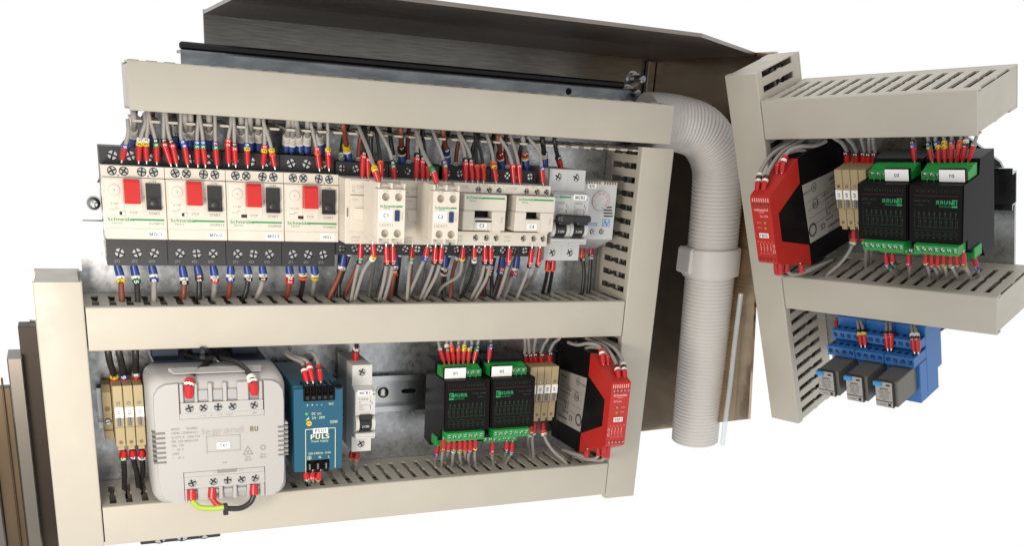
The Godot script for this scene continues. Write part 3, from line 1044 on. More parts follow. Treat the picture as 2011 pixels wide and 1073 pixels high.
func transformer(label: String) -> Node3D:
	var o := thing("transformer", label, "transformer", Vector3(-105, -140, 0))
	bx("steel_core", o, M.blue_core, Vector3(-151, -134, 6), Vector3(-60, -30, 52), 1.5)
	for k in 3: bx("core_bracket", o, M.blue_core, Vector3(-150 + k * 32, -32, 12), Vector3(-128 + k * 32, -22, 34), 1.0)
	var s := shape_for(o)
	s.loft([[50.0, -158.5, -139.0, -52.0, -31.5, 10.0], [82.0, -159.0, -138.6, -52.4, -32.0, 10.5], [90.0, -158.2, -137.8, -53.2, -32.8, 11.0], [94.5, -156.0, -135.6, -55.4, -35.0, 12.0], [96.6, -153.0, -133.0, -58.4, -38.0, 12.0], [97.2, -150.0, -130.0, -61.4, -41.0, 12.0]], 8)
	var h := PackedVector2Array([Vector2(-71.4, -36.2), Vector2(-71.4, -65.0), Vector2(-136.6, -65.0), Vector2(-136.6, -36.2), Vector2(-146, -36.8), Vector2(-151, -39.5), Vector2(-154.4, -45), Vector2(-155, -54), Vector2(-154.6, -112), Vector2(-153.4, -124), Vector2(-150, -131), Vector2(-144, -134.4), Vector2(-136.0, -135), Vector2(-136.0, -109.2), Vector2(-72.0, -109.2), Vector2(-72.0, -135), Vector2(-66, -134.6), Vector2(-60.4, -131), Vector2(-57.2, -124), Vector2(-56.4, -112), Vector2(-56, -54), Vector2(-56.8, -45), Vector2(-60, -39.5), Vector2(-65, -36.8)])
	s.prism(h, 90.0, 100.2, 2, true)
	part("shell", s, M.white_shell, o)
	# terminal fields: raised panels with open pockets
	for top in [true, false]:
		s = shape_for(o)
		var yl := -61.0 if top else -134.5
		var yh := -36.5 if top else -112.5
		var xs := [-128.8, -118.4, -107.2, -96.2, -79.4] if top else [-129.6, -113.1, -102.0, -90.9, -80.1]
		var cy := -56.2 if top else -118.6
		s.holes(-135.5, -72.5, cy - 4.2 if top else cy - 4.6, cy + 4.4 if top else cy + 5.2, 100.6, 3.2, xs, cy, 3.3, 18)
		if top:
			s.box(Vector3(-136.4, -64.8, 96), Vector3(-71.6, cy - 4.2, 100.6), 0.3)
		else:
			s.box(Vector3(-135.5, cy + 5.2, 96), Vector3(-72.5, -109.5, 100.6), 0.3)
		for k in 6:
			var a: float = -135.5 if k == 0 else xs[k - 1] + 3.9
			var b: float = -72.5 if k == 5 else xs[k] - 3.9
			if top: s.box(Vector3(a, cy + 4.4, 90), Vector3(b, -36.5, 100.9), 0.8)
			else: s.box(Vector3(a, -135.0, 88), Vector3(b, cy - 4.6, 100.9), 0.8)
		part("terminal_field", s, M.white_shell, o)
		for k in 5:
			screw(o, xs[k], cy, 99.0, 3.0, 0.3 + 0.6 * k)
			bx("terminal_clamp", o, M.tin if k in [1, 2, 3] else M.dull_metal, Vector3(xs[k] - 3.6, -50.2 if top else -128.5, 97.2), Vector3(xs[k] + 3.6, -42.0 if top else -125.6, 100.9), 0.4)
	s = shape_for(o)
	for k in 5: s.box(Vector3(-141 + k * 0.6, -32.4 + k * 0.2, 76.0 + k * 3.0), Vector3(-69 - k * 0.6, -29.6 - k * 0.2, 77.8 + k * 3.0), 0.4)
	part("ribbed_lip", s, M.white_shell, o)
	for k in 7: bx("vent_slit", o, M.dark_grey, Vector3(-157.4, -76.2 - k * 4.0, 90.0), Vector3(-148.0, -74.5 - k * 4.0, 100.7), 0.3)
	for k in 7: bx("vent_slit", o, M.dark_grey, Vector3(-61.0, -76.6 - k * 4.0, 88.0), Vector3(-52.6, -75.0 - k * 4.0, 100.7), 0.3)
	for k in 7: bx("vent_fin", o, M.white_shell, Vector3(-60.5, -74.6 - k * 4.0, 90.0), Vector3(-52.2, -72.8 - k * 4.0, 98.6), 0.5)
	s = shape_for(o)
	for q in [[-117.5, -80.6, -91.0, -80.0], [-117.5, -93.6, -91.0, -93.0], [-117.5, -93.6, -116.9, -80.0], [-91.6, -93.6, -91.0, -80.0]]: s.box(Vector3(q[0], q[1], 100.3), Vector3(q[2], q[3], 100.75), 0.1)
	write(s, "legrand", -104.5, -76.0, 100.7, 4.6, false, false, 1.5)
	part("embossed_name", s, M.old_label, o)
	s = shape_for(o)
	var rows := ["44265        50-60Hz", "150VA / 250VA-CI-I", "ta 25°C A   Class 155", "PRI  230-400V±15V", "SEC  15V", "      ~    2A  C", "230V", "      ~    1A  C"]
	for k in rows.size(): write(s, rows[k], -143.5, -72.5 - k * 3.4, 100.45, 1.7, false, true)
	write(s, "+15   0   -15   230", -109, -62.6, 100.6, 1.5, false, false, 1.6)
	write(s, "400", -79.4, -62.6, 100.6, 1.5)
	write(s, "0  └──┴──┘  115", -101, -110.8, 100.6, 1.6)
	write(s, "MADE", -103.8, -103.0, 100.45, 0.9)
	write(s, "EN 61", -85.4, -100.0, 100.45, 1.2)
	write(s, "558-2-6", -85.4, -102.2, 100.45, 1.2)
	write(s, "IEC 61", -73.2, -98.6, 100.45, 1.2)
	write(s, "558-2-4", -73.2, -100.8, 100.45, 1.2)
	var tri_ := [Vector2(-85.4, -90.5), Vector2(-89.2, -97.5), Vector2(-81.6, -97.5)]
	for k in 3:
		var a: Vector2 = tri_[k]
		var b: Vector2 = tri_[(k + 1) % 3]
		s.tube(PackedVector3Array([Vector3(a.x, a.y, 100.4), Vector3(b.x, b.y, 100.4)]), PackedFloat32Array([0.25, 0.25]), 5)
	var loop := PackedVector3Array()
	for k in 17: loop.append(Vector3(-73.2 + cos(TAU * k / 16) * 1.9, -92.5 + sin(TAU * k / 16) * 1.9, 100.4))
	var lr := PackedFloat32Array()
	lr.resize(17)
	lr.fill(0.25)
	s.tube(loop, lr, 5)
	write(s, "8", -85.4, -95.2, 100.45, 2.2)
	part("rating_print", s, M.shell_mark, o)
	s = shape_for(o)
	write(s, "RU", -80.0, -76.0, 100.7, 4.2, true, false, 0.9)
	part("approval_mark", s, M.tan_dark, o)
	sticker(o, "TX1", -104.4, -88.4, 100.7, 10.2, 5.2, 2.6)
	return o


func power_supply(label: String) -> Node3D:
	var o := thing("power_supply", label, "power supply", Vector3(-27, -120, 0))
	var x0 := -46.8
	var x1 := -6.2
	var s := shape_for(o)
	s.box(Vector3(x0, -117.6, 10), Vector3(x1, -44.6, 92), 0.8)
	part("case", s, M.blue_case, o)
	s = shape_for(o)
	# bowed front skin with notches for the two plugs
	s.prism(PackedVector2Array([Vector2(x0, -46.4), Vector2(-38.9, -46.2), Vector2(-38.9, -56.8), Vector2(-12.8, -56.9), Vector2(-12.8, -46.2), Vector2(x1, -46.6), Vector2(x1 + 0.2, -80), Vector2(x1 - 0.6, -117.4), Vector2(-17.0, -118.2), Vector2(-17.2, -108.6), Vector2(-37.4, -108.7), Vector2(-37.6, -118.6), Vector2(x0, -118.2), Vector2(x0 - 0.2, -80)]), 92, 95.4, 2)
	part("front_skin", s, M.blue_case, o)
	s = shape_for(o)
	for k in 5: s.box(Vector3(-11.4 + k * 0.95, -47.6, 84 - k * 1.0), Vector3(-10.9 + k * 0.95, -44.4, 95.8), 0)
	part("vent_slot", s, M.gloss_black, o)
	s = shape_for(o)
	s.box(Vector3(-38.7, -56.6, 80), Vector3(-13.0, -45.2, 94), 0.4)
	for k in 6: s.box(Vector3(-38.7 + k * 4.9, -52, 82), Vector3(-37.5 + k * 4.9, -43.0, 97.0), 0.3)
	s.box(Vector3(-38.7, -56.6, 92), Vector3(-13.0, -51.5, 97), 0.4)
	part("output_plug", s, M.gloss_black, o)
	for k in 5: bx("plug_slot", o, M.black, Vector3(-37.0 + k * 4.9, -55.0, 96.6), Vector3(-34.6 + k * 4.9, -52.4, 97.3), 0.1)
	s = shape_for(o)
	s.box(Vector3(-37.2, -118.0, 82), Vector3(-17.4, -109.0, 93.4), 0.4)
	for k in 3: s.box(Vector3(-36.4 + k * 7.0, -119.6, 84), Vector3(-32.2 + k * 7.0, -110.5, 96.6), 0.4)
	part("input_plug", s, M.gloss_black, o)
	for k in 3: bx("plug_lever", o, M.dark_grey, Vector3(-34.9 + k * 7.0, -116.5, 96.3), Vector3(-33.7 + k * 7.0, -111.5, 97.2), 0.2)
	s = shape_for(o)
	write(s, "+   +   –   –", -29.8, -60.2, 95.4, 2.2, true)
	write(s, "N/C", -15.6, -60.0, 95.4, 2.0)
	write(s, "DC on", -32.0, -67.8, 95.4, 2.2, false, true)
	write(s, "24 - 28V", -32.0, -71.4, 95.4, 2.2, false, true)
	write(s, "30W", -13.6, -75.8, 95.4, 2.5)
	write(s, "PULS", -25.2, -88.0, 95.4, 4.2, true, false, 1.2)
	write(s, "Power Supply", -25.2, -92.0, 95.4, 1.7)
	write(s, "100-240Vac  0.6A", -25.6, -102.6, 95.4, 1.8)
	write(s, "N       L", -21.6, -106.4, 95.4, 2.3)
	for q in [[-37.6, -117.6, -37.1, -81.4], [-37.6, -81.4, -12.0, -80.9], [-12.5, -117.0, -12.0, -81.0]]: s.box(Vector3(q[0], q[1], 95.3), Vector3(q[2], q[3], 95.6), 0)
	var loop := PackedVector3Array()
	for k in 17: loop.append(Vector3(-34.2 + cos(TAU * k / 16) * 1.6, -106.4 + sin(TAU * k / 16) * 1.6, 95.4))
	var lr := PackedFloat32Array()
	lr.resize(17)
	lr.fill(0.2)
	s.tube(loop, lr, 5)
	for q in [[-34.35, -106.2, -34.05, -105.0], [-35.2, -106.5, -33.2, -106.2], [-34.8, -107.1, -33.6, -106.8]]: s.box(Vector3(q[0], q[1], 95.3), Vector3(q[2], q[3], 95.6), 0)
	s.prism(PackedVector2Array([Vector2(-37.4, -73.6), Vector2(-34.4, -70.4), Vector2(-34.4, -72.2)]), 95.3, 95.6, 2)
	part("lettering", s, M.cream_ink, o)
	s = shape_for(o)
	s.dome(Vector3(-36.2, -67.8, 95.2), 1.4, 0.9)
	part("status_lamp", s, M.lamp_green, o)
	s = shape_for(o)
	s.cyl(Vector3(-34.4, -76.0, 95.2), 2.5, 0.8, 20, 2.2)
	var tr := part("trim_screw", s, M.trim_yellow, o)
	bx("trim_slot", tr, M.tan_dark, Vector3(-36.0, -76.3, 95.9), Vector3(-32.8, -75.7, 96.15), 0.0)
	sticker(o, "PSU1", -24.8, -82.9, 95.7, 12.6, 4.6, 2.9)
	return o


func screw_plug(o: Node3D, x0: float, x1: float, y0: float, y1: float, z: float, n: int, tint: Material) -> void:
	var s := shape_for(o)
	var xs := []
	for k in n: xs.append(x0 + (x1 - x0) * (k + 0.5) / n)
	s.holes(x0, x1, y0, y1, z, 2.5, xs, (y0 + y1) / 2 + 0.3, minf(2.0, (x1 - x0) / n * 0.38), 12)
	s.prism(PackedVector2Array([Vector2(y0, z - 14), Vector2(y0, z - 2.6), Vector2(y1, z - 2.6), Vector2(y1 + 2.6, z - 9), Vector2(y1 + 2.6, z - 14)]), x0, x1, 0)
	var p := part("screw_plug", s, tint, o)
	for k in n: screw(p, xs[k], (y0 + y1) / 2 + 0.3, z - 1.4, minf(1.75, (x1 - x0) / n * 0.34), 0.3 + k, true)


func black_module(x: float, mark: String, label: String, second: bool) -> Node3D:
	var o := thing("diode_module", label, "electronic module", Vector3(x, -118, 0), "black modules with green screw plugs")
	var w := 43.6
	var s := shape_for(o)
	s.prism(PackedVector2Array([Vector2(-117.5, 32), Vector2(-119.5, 48), Vector2(-108, 54), Vector2(-108, 70), Vector2(-103.2, 72), Vector2(-103.2, 76), Vector2(-95, 76), Vector2(-95, 83.5), Vector2(-49.6, 79.5), Vector2(-49.6, 56), Vector2(-37.6, 54), Vector2(-37.6, 32)]), x, x + w, 0)
	part("housing", s, M.gloss_black, o)
	bx("rail_foot", o, M.black, Vector3(x + 22, -104, 8), Vector3(x + w - 3, -56, 32.2), 0.6)
	s = shape_for(o)
	s.prism(PackedVector2Array([Vector2(-95.4, 76), Vector2(-95.4, 85.0), Vector2(-49.3, 81.0), Vector2(-49.3, 74)]), x + 1.0, x + w - 0.4, 0)
	part("front_panel", s, M.panel_black, o)
	screw_plug(o, x + 1.2, x + w - 5.0, -49.0, -42.2, 71.0, 7, M.green_block)
	screw_plug(o, x + 1.5, x + w - 6.0, -103.4, -95.8, 88.5, 7, M.green_block)
	if second: screw_plug(o, x + 2.0, x + w - 7.0, -115.4, -110.2, 65, 7, M.green_block)
	else: bx("rear_plug", o, M.green_block, Vector3(x - 1.5, -114, 56), Vector3(x + 12, -105, 68), 0.4)
	for k in 3: bx("retaining_pin", o, M.tin, Vector3(x + 21.5 + k * 5.5, -50.2, 72.5), Vector3(x + 22.2 + k * 5.5, -47.6, 73.4), 0.1)
	# print lies on the slightly leaning panel
	var lean := Transform3D(Basis(Vector3(1, 0, 0), -0.0866), Vector3(x, -49.3, 81.0))
	s = shape_for(o)
	s.xf = s.xf * lean
	write(s, "MURR", 14.5, -13.2, 0.05, 3.2, true, false, 1.15)
	write(s, "ELEKTRONIK", 14.2, -16.4, 0.05, 1.2)
	for q in [[4.2, -11.6, 8.6, -11.0], [4.6, -15.0, 5.3, -11.4], [6.4, -15.0, 7.1, -11.4], [8.0, -15.0, 8.7, -11.4], [4.2, -17.2, 8.8, -15.6]]: s.box(Vector3(q[0], q[1], -0.05), Vector3(q[2], q[3], 0.15), 0)
	part("maker_mark", s, M.brand_green, o)
	s = shape_for(o)
	s.xf = s.xf * lean
	for k in 8:
		write(s, str(1 + k * 2) if k < 5 else str(k + 4), 5.5 + k * 4.4, -4.6, 0.05, 1.8)
		s.box(Vector3(3.4 + k * 4.4, -6.4, 0), Vector3(3.55 + k * 4.4, -2.6, 0.12), 0)
		write(s, str(k * 2 + 2), 4.4 + k * 4.6, -41.6, 0.05, 1.5)
		write(s, ["17", "16", "15", "14", "13", "12", "11", "10"][k], 4.0 + k * 4.7, -38.0, 0.05, 1.5)
		s.prism(PackedVector2Array([Vector2(4.4 + k * 4.3, -21.6), Vector2(6.2 + k * 4.3, -21.6), Vector2(5.3 + k * 4.3, -23.4)]), 0.0, 0.12, 2)
		s.box(Vector3(4.3 + k * 4.3, -23.8, 0), Vector3(6.3 + k * 4.3, -23.5, 0.12), 0)
		s.box(Vector3(5.2 + k * 4.3, -33, 0), Vector3(5.4 + k * 4.3, -20, 0.12), 0)
		s.prism(PackedVector2Array([Vector2(3.2 + k * 4.3, -28.4), Vector2(4.6 + k * 4.3, -28.4), Vector2(3.9 + k * 4.3, -30)]), 0.0, 0.12, 2)
		s.box(Vector3(3.8 + k * 4.3, -33, 0), Vector3(4.0 + k * 4.3, -26, 0.12), 0)
	for q in [[3.4, -33.4, 39.5, -33.15], [3.4, -39.8, 39.5, -39.6], [3.4, -36.0, 39.5, -35.8], [3.4, -25.6, 37, -25.4], [38.6, -33, 38.8, -19]]: s.box(Vector3(q[0], q[1], 0), Vector3(q[2], q[3], 0.12), 0)
	write(s, "Art.No. 26098", 33, -12.2, 0.05, 1.5)
	write(s, "1000V 1A", 35, -15.6, 0.05, 1.3)
	part("circuit_print", s, M.dim_green, o)
	s = shape_for(o)
	s.xf = s.xf * lean
	s.box(Vector3(3.4, -8.4, 0), Vector3(40, -8.15, 0.12), 0)
	part("red_line", s, M.dim_red, o)
	s = shape_for(o)
	var st := bx("label_carrier", o, M.gloss_black, Vector3(x + 1.4, -49.4, 71.4), Vector3(x + 23.0, -39.0, 74.0), 0.4)
	sticker(o, mark, x + 12.2, -44.2, 74.3, 20.2, 9.4, 2.4)
	return o


func safety_relay(label: String) -> Node3D:
	var o := thing("safety_relay", label, "relay", Vector3(247, -130, 0))
	var x0 := 237.0
	var x1 := 257.2
	var s := shape_for(o)
	s.prism(PackedVector2Array([Vector2(-133, 8), Vector2(-131, 71), Vector2(-110, 100), Vector2(-100, 112), Vector2(-56, 112), Vector2(-49, 90), Vector2(-30.5, 75), Vector2(-28.5, 8)]), x0 + 0.4, x1 - 0.4, 0)
	part("rear_body", s, M.gloss_black, o)
	s = shape_for(o)
	s.prism(PackedVector2Array([Vector2(-30.4, 75), Vector2(-46.8, 118.4), Vector2(-48.4, 119.6), Vector2(-107.4, 119.4), Vector2(-109.2, 117.6), Vector2(-130.8, 71), Vector2(-110.7, 71), Vector2(-91.5, 109.8), Vector2(-66, 109.8), Vector2(-51.8, 75)]), x0, x1, 0)
	part("red_front", s, M.red_case, o)
	# rating label on the flank, with print
	s = shape_for(o)
	s.prism(PackedVector2Array([Vector2(-112.9, 16), Vector2(-110.3, 68.6), Vector2(-55.3, 72), Vector2(-60.4, 16)]), x0 + 0.5, x0 + 0.1, 0)
	var rl := part("rating_label", s, M.old_label, o)
	s = shape_for(o)
	# letters face -x: local x runs along +z, local y along +y
	s.xf = s.xf * Transform3D(Basis(Vector3(0, 0, 1), Vector3(0, 1, 0), Vector3(-1, 0, 0)), Vector3(x0 + 0.08, 0, 0))
	write(s, "XPSAC", 19, -65, 0, 3.0, true, true)
	write(s, "Préventa", 19, -69.5, 0, 1.8, false, true)
	for k in 4: write(s, ["Ue  24V ~/=  1.2W 2.5VA", "AC-15  C300   240V~", "DC-13   24V   1.5A", "Ith 6A  50/60Hz"][k], 19, -75.5 - k * 4.6, 0, 1.7, false, true)
	for k in 4: s.box(Vector3(18, -73.0 - k * 7.6, 0), Vector3(67, -72.75 - k * 7.6, 0.1), 0)
	s.box(Vector3(40, -95, 0), Vector3(40.3, -73, 0.1), 0)
	write(s, "CE", 44, -102.5, 0, 5.0, true, true, 0.9)
	write(s, "US LISTED", 61, -63.6, 0, 1.8, false, true)
	write(s, "UL", 55.6, -63.0, 0, 2.6, true)
	write(s, "CSA", 55.6, -78.0, 0, 3.0, true)
	write(s, "Schneider", 20, -106, 0, 3.0, true, true)
	write(s, "Made in EU", 30, -110.5, 0, 1.4, false, true)
	write(s, "N.1234", 36, -99, 0, 2.4, true)
	for c in [[55.6, -63.0, 3.6, 0.5], [55.6, -78.0, 4.2, 0.6], [63.5, -99.5, 5.4, 1.5], [36.5, -92.0, 2.6, 0.6]]:
		var loop := PackedVector3Array()
		for k in 19: loop.append(Vector3(c[0] + cos(TAU * k / 18) * c[2], c[1] + sin(TAU * k / 18) * c[2], 0))
		var lr := PackedFloat32Array()
		lr.resize(19)
		lr.fill(c[3] * 0.5)
		s.tube(loop, lr, 4)
	part("lettering", s, M.ink, rl)
	# terminal holes on the sloped shoulder and along the face
	for row in [[-54.8, 119.5], [-104.6, 119.5]]:
		for k in 5:
			s = shape_for(o)
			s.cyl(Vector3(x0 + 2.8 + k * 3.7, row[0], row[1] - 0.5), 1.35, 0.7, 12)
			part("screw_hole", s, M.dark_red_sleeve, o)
			screw(o, x0 + 2.8 + k * 3.7, row[0], row[1] + 0.5, 0.9, 0.4 * k, true)
	s = shape_for(o)
	for k in 8: s.box(Vector3(x0 + 1.6 + k * 2.25, -52.4, 119.3), Vector3(x0 + 2.4 + k * 2.25, -49.0, 119.8), 0)
	write(s, "Schneider", x0 + 10.4, -59.4, 119.6, 2.2, true)
	write(s, "Electric", x0 + 10.4, -61.6, 119.6, 1.2)
	write(s, "XPS-AC", x0 + 8.2, -65.2, 119.6, 2.0)
	write(s, "A1/A2", x0 + 14.2, -71.0, 119.6, 1.1)
	write(s, "K1/K2", x0 + 14.2, -75.6, 119.6, 1.1)
	for k in 5: write(s, ["Y2", "13", "23", "33", "A2"][k], x0 + 3 + k * 3.6, -88.6, 119.6, 1.0)
	for k in 4:
		s.box(Vector3(x0 + 5.0 + k * 3.4, -97.5, 119.5), Vector3(x0 + 5.25 + k * 3.4, -90.0, 119.75), 0)
		s.box(Vector3(x0 + 4.2 + k * 3.4, -94.6, 119.5), Vector3(x0 + 5.2 + k * 3.4, -94.3, 119.75), 0)
		write(s, ["14", "24", "34", "Y4"][k], x0 + 5 + k * 3.6, -99.4, 119.6, 1.0)
	for q in [[0.8, -91, 2.6, -90.7], [0.8, -93.6, 2.6, -93.3], [0.8, -93.6, 1.1, -90.7], [2.4, -93.6, 2.7, -90.7], [0.8, -95.4, 2.6, -95.1], [0.8, -98.6, 2.6, -98.3], [0.8, -98.6, 1.1, -95.1], [2.4, -98.6, 2.7, -95.1]]: s.box(Vector3(x0 + q[0], q[1], 119.5), Vector3(x0 + q[2], q[3], 119.75), 0)
	part("lettering", s, M.pink_ink, o)
	for k in 2:
		s = shape_for(o)
		s.dome(Vector3(x0 + 8.2, -71.2 - k * 4.8, 119.4), 1.15, 0.8, 12)
		part("status_lamp", s, M.lamp_green, o)
	sticker(o, "ESR1", x0 + 10.4, -82.6, 119.8, 9.4, 4.2, 2.4)
	return o


func relay_socket(x1: float, label: String) -> Node3D:
	# written in the right panel's mirrored millimetres; x1 is the high-x edge
	var o := thing("relay_socket", label, "relay socket", Vector3(x1 - 14, -262, 0), "blue relay sockets")
	var x0 := x1 - 28.6
	var s := shape_for(o)
	s.box(Vector3(x0, -262, 30), Vector3(x1, -190, 50), 0.6)
	s.box(Vector3(x0 + 8, -250, 8), Vector3(x1 - 3, -205, 31), 0.6)
	s.box(Vector3(x0, -262, 50), Vector3(x1, -221.5, 62), 0.5)
	part("body", s, M.relay_blue, o)
	var xs := []
	for k in 4: xs.append(x0 + 3.8 + k * 7.0)
	s = shape_for(o)
	s.holes(x0 + 0.2, x1 - 0.2, -208, -199.4, 61, 4, xs, -203.8, 2.5, 14)
	s.box(Vector3(x0 + 0.2, -208, 48), Vector3(x1 - 0.2, -199.4, 56.8), 0.2)
	part("upper_terminal", s, M.relay_blue, o)
	s = shape_for(o)
	s.holes(x0 + 0.2, x1 - 0.2, -220.8, -211.4, 71, 4, xs, -216, 2.5, 14)
	s.box(Vector3(x0 + 0.2, -220.8, 48), Vector3(x1 - 0.2, -211.4, 66.8), 0.2)
	part("lower_terminal", s, M.relay_blue, o)
	for k in 4:
		screw(o, xs[k], -203.8, 58.5, 2.2, k * 0.7)
		screw(o, xs[k], -216, 68.5, 2.2, 0.3 + k * 0.7)
		bx("wire_entry", o, M.black, Vector3(xs[k] - 1.6, -199.5, 52), Vector3(xs[k] + 1.6, -199.1, 56), 0.1)
		bx("wire_entry", o, M.black, Vector3(xs[k] - 1.6, -211.5, 62), Vector3(xs[k] + 1.6, -211.1, 66), 0.1)
	o.transform = right * o.transform
	return o


func plug_relay(x1: float, label: String) -> Node3D:
	var o := thing("plug_in_relay", label, "relay", Vector3(x1 - 8.6, -248, 62), "plug-in relays on the blue sockets")
	var x0 := x1 - 17.4
	bx("cover", o, M.relay_grey, Vector3(x0 - 3.0, -248.6, 62.2), Vector3(x1 - 0.4, -222.4, 96), 0.8)
	bx("front_rim", o, M.black, Vector3(x0 - 0.3, -249, 95.8), Vector3(x1, -221.8, 98.6), 0.8)
	bx("front_label", o, M.old_label, Vector3(x0 + 0.6, -248.2, 98.3), Vector3(x1 - 0.9, -222.8, 99.2), 0.3)
	bx("test_tab", o, M.tab_blue, Vector3(x1 - 7.6, -226.6, 98.8), Vector3(x1 + 0.2, -222.4, 101.2), 0.5)
	var s := shape_for(o)
	write(s, "relay", x0 + 8.2, -229.4, 99.2, 2.4, true)
	for k in 5: write(s, ["24VDC 7A 250V", "AC1 1750VA", "55.34.9.024", "AC15 350VA", "IP40"][k], x0 + 8.2, -232.4 - k * 2.0, 99.2, 1.2)
	s.box(Vector3(x0 + 0.6, -242.6, 99.1), Vector3(x1 - 0.9, -242.0, 99.45), 0)
	s.box(Vector3(x0 + 2.2, -246.8, 99.1), Vector3(x0 + 4.6, -244.0, 99.45), 0)
	s.box(Vector3(x0 + 2.2, -226.2, 99.1), Vector3(x0 + 5.8, -224.6, 99.45), 0)
	write(s, "contact 4", x0 + 10, -245.6, 99.2, 1.0)
	part("lettering", s, M.ink, o)
	o.transform = right * o.transform
	return o


func wires() -> void:
	wire("grey wire, red ferrule, blue rings, first from left above breaker MOL1", "number-ringed wires at the push-button breakers", "grey", "red_sleeve", ["b6"], 2.16, 1.48, [Vector3(-163.0,124.2,53.0),Vector3(-160.3,133.9,53.0),Vector3(-158.2,141.0,54.8),Vector3(-157.4,146.1,56.0),Vector3(-157.4,153.1,54.0)])
	wire("grey wire, red ferrule, yellow and white rings, second from left above breaker MOL1", "number-ringed wires at the push-button breakers", "grey", "red_sleeve", ["y5","w5"], 2.16, 1.48, [Vector3(-151.4,124.1,53.0),Vector3(-150.3,136.3,53.0),Vector3(-148.0,144.1,54.6),Vector3(-145.5,151.2,56.0),Vector3(-145.5,158.2,54.0)])
	wire("grey wire, red ferrule, yellow and white rings, third from left above breaker MOL1", "number-ringed wires at the push-button breakers", "grey", "red_sleeve", ["y5","w5"], 2.16, 1.48, [Vector3(-145.9,124.3,53.0),Vector3(-145.8,136.5,53.0),Vector3(-144.5,144.3,54.3),Vector3(-143.5,153.8,56.0),Vector3(-143.5,160.8,54.0)])
	wire("grey wire, red ferrule, green and black rings, fourth from left above breaker MOL1", "number-ringed wires at the push-button breakers", "grey", "red_sleeve", ["g5","k0"], 2.16, 1.48, [Vector3(-138.6,124.0,53.0),Vector3(-138.2,136.3,53.0),Vector3(-139.8,144.5,54.2),Vector3(-142.4,155.8,56.0),Vector3(-142.4,162.8,54.0)])
	wire("grey wire, red ferrule, red and brown rings, first from left above breaker MOL2", "number-ringed wires at the push-button breakers", "grey", "red_sleeve", ["r2","n1"], 2.16, 1.48, [Vector3(-129.0,123.2,53.0),Vector3(-132.5,136.6,53.0),Vector3(-132.8,143.0,53.8),Vector3(-132.1,159.5,56.0),Vector3(-132.1,166.5,54.0)])
	wire("grey wire, red ferrule, red and brown rings, second from left above breaker MOL2", "number-ringed wires at the push-button breakers", "grey", "red_sleeve", ["r2","n1"], 2.16, 1.48, [Vector3(-124.7,123.3,53.0),Vector3(-126.7,136.2,53.0),Vector3(-129.3,144.5,54.1),Vector3(-130.6,158.4,56.0),Vector3(-130.6,165.4,54.0)])
	wire("grey wire, red ferrule, blue rings, third from left above breaker MOL2", "number-ringed wires at the push-button breakers", "grey", "red_sleeve", ["b6","b0"], 2.16, 1.48, [Vector3(-116.6,123.0,53.0),Vector3(-118.2,136.7,53.0),Vector3(-120.6,143.7,53.9),Vector3(-120.0,160.3,56.0),Vector3(-120.0,167.3,54.0)])
	wire("grey wire, red ferrule, green and blue rings, fourth from left above breaker MOL2", "number-ringed wires at the push-button breakers", "grey", "red_sleeve", ["g5","b6"], 2.16, 1.48, [Vector3(-109.0,123.4,53.0),Vector3(-109.1,136.5,53.0),Vector3(-108.8,144.3,54.0),Vector3(-107.4,159.8,56.0),Vector3(-107.4,166.8,54.0)])
	wire("grey wire, red ferrule, green and blue rings, fifth from left above breaker MOL2", "number-ringed wires at the push-button breakers", "grey", "red_sleeve", ["g5","b6"], 2.16, 1.48, [Vector3(-103.6,123.6,53.0),Vector3(-104.8,136.7,53.0),Vector3(-104.9,144.5,54.0),Vector3(-106.8,159.9,56.0),Vector3(-106.8,166.9,54.0)])
	wire("grey wire, red ferrule, green and purple rings, sixth from left above breaker MOL2", "number-ringed wires at the push-button breakers", "grey", "red_sleeve", ["g5","p7"], 2.16, 1.48, [Vector3(-94.9,123.3,53.0),Vector3(-95.4,136.5,53.0),Vector3(-95.5,143.7,53.9),Vector3(-95.6,159.9,56.0),Vector3(-95.6,166.9,54.0)])
	wire("grey wire, red ferrule, red rings, first from left above breaker MOL3", "number-ringed wires at the push-button breakers", "grey", "red_sleeve", ["r2","r2"], 2.16, 1.48, [Vector3(-86.0,125.1,53.0),Vector3(-86.3,139.0,53.0),Vector3(-85.5,145.6,54.1),Vector3(-83.7,156.6,56.0),Vector3(-83.7,163.6,54.0)])
	wire("grey wire, red ferrule, red and brown rings, second from left above breaker MOL3", "number-ringed wires at the push-button breakers", "grey", "red_sleeve", ["r2","n1"], 2.16, 1.48, [Vector3(-80.8,124.6,53.0),Vector3(-81.5,136.3,53.0),Vector3(-81.4,145.9,54.4),Vector3(-81.8,156.7,56.0),Vector3(-81.8,163.7,54.0)])
	wire("grey wire, red ferrule, yellow and blue rings, third from left above breaker MOL3", "number-ringed wires at the push-button breakers", "grey", "red_sleeve", ["y5","b6"], 2.16, 1.48, [Vector3(-71.7,124.6,53.0),Vector3(-71.8,136.8,53.0),Vector3(-72.1,146.4,54.4),Vector3(-72.4,157.3,56.0),Vector3(-72.4,164.3,54.0)])
	wire("grey wire, red ferrule, yellow and red rings, fourth from left above breaker MOL3", "number-ringed wires at the push-button breakers", "grey", "red_sleeve", ["y2","r2"], 2.16, 1.48, [Vector3(-59.9,124.8,53.0),Vector3(-58.7,136.0,53.0),Vector3(-58.4,145.7,54.3),Vector3(-59.3,157.3,56.0),Vector3(-59.3,164.3,54.0)])
	wire("grey wire, red ferrule, orange and yellow rings, fifth from left above breaker MOL3", "number-ringed wires at the push-button breakers", "grey", "red_sleeve", ["o3","y2"], 2.16, 1.48, [Vector3(-50.9,124.4,53.0),Vector3(-52.6,133.8,53.0),Vector3(-54.6,142.9,54.2),Vector3(-59.3,156.6,56.0),Vector3(-59.3,163.6,54.0)])
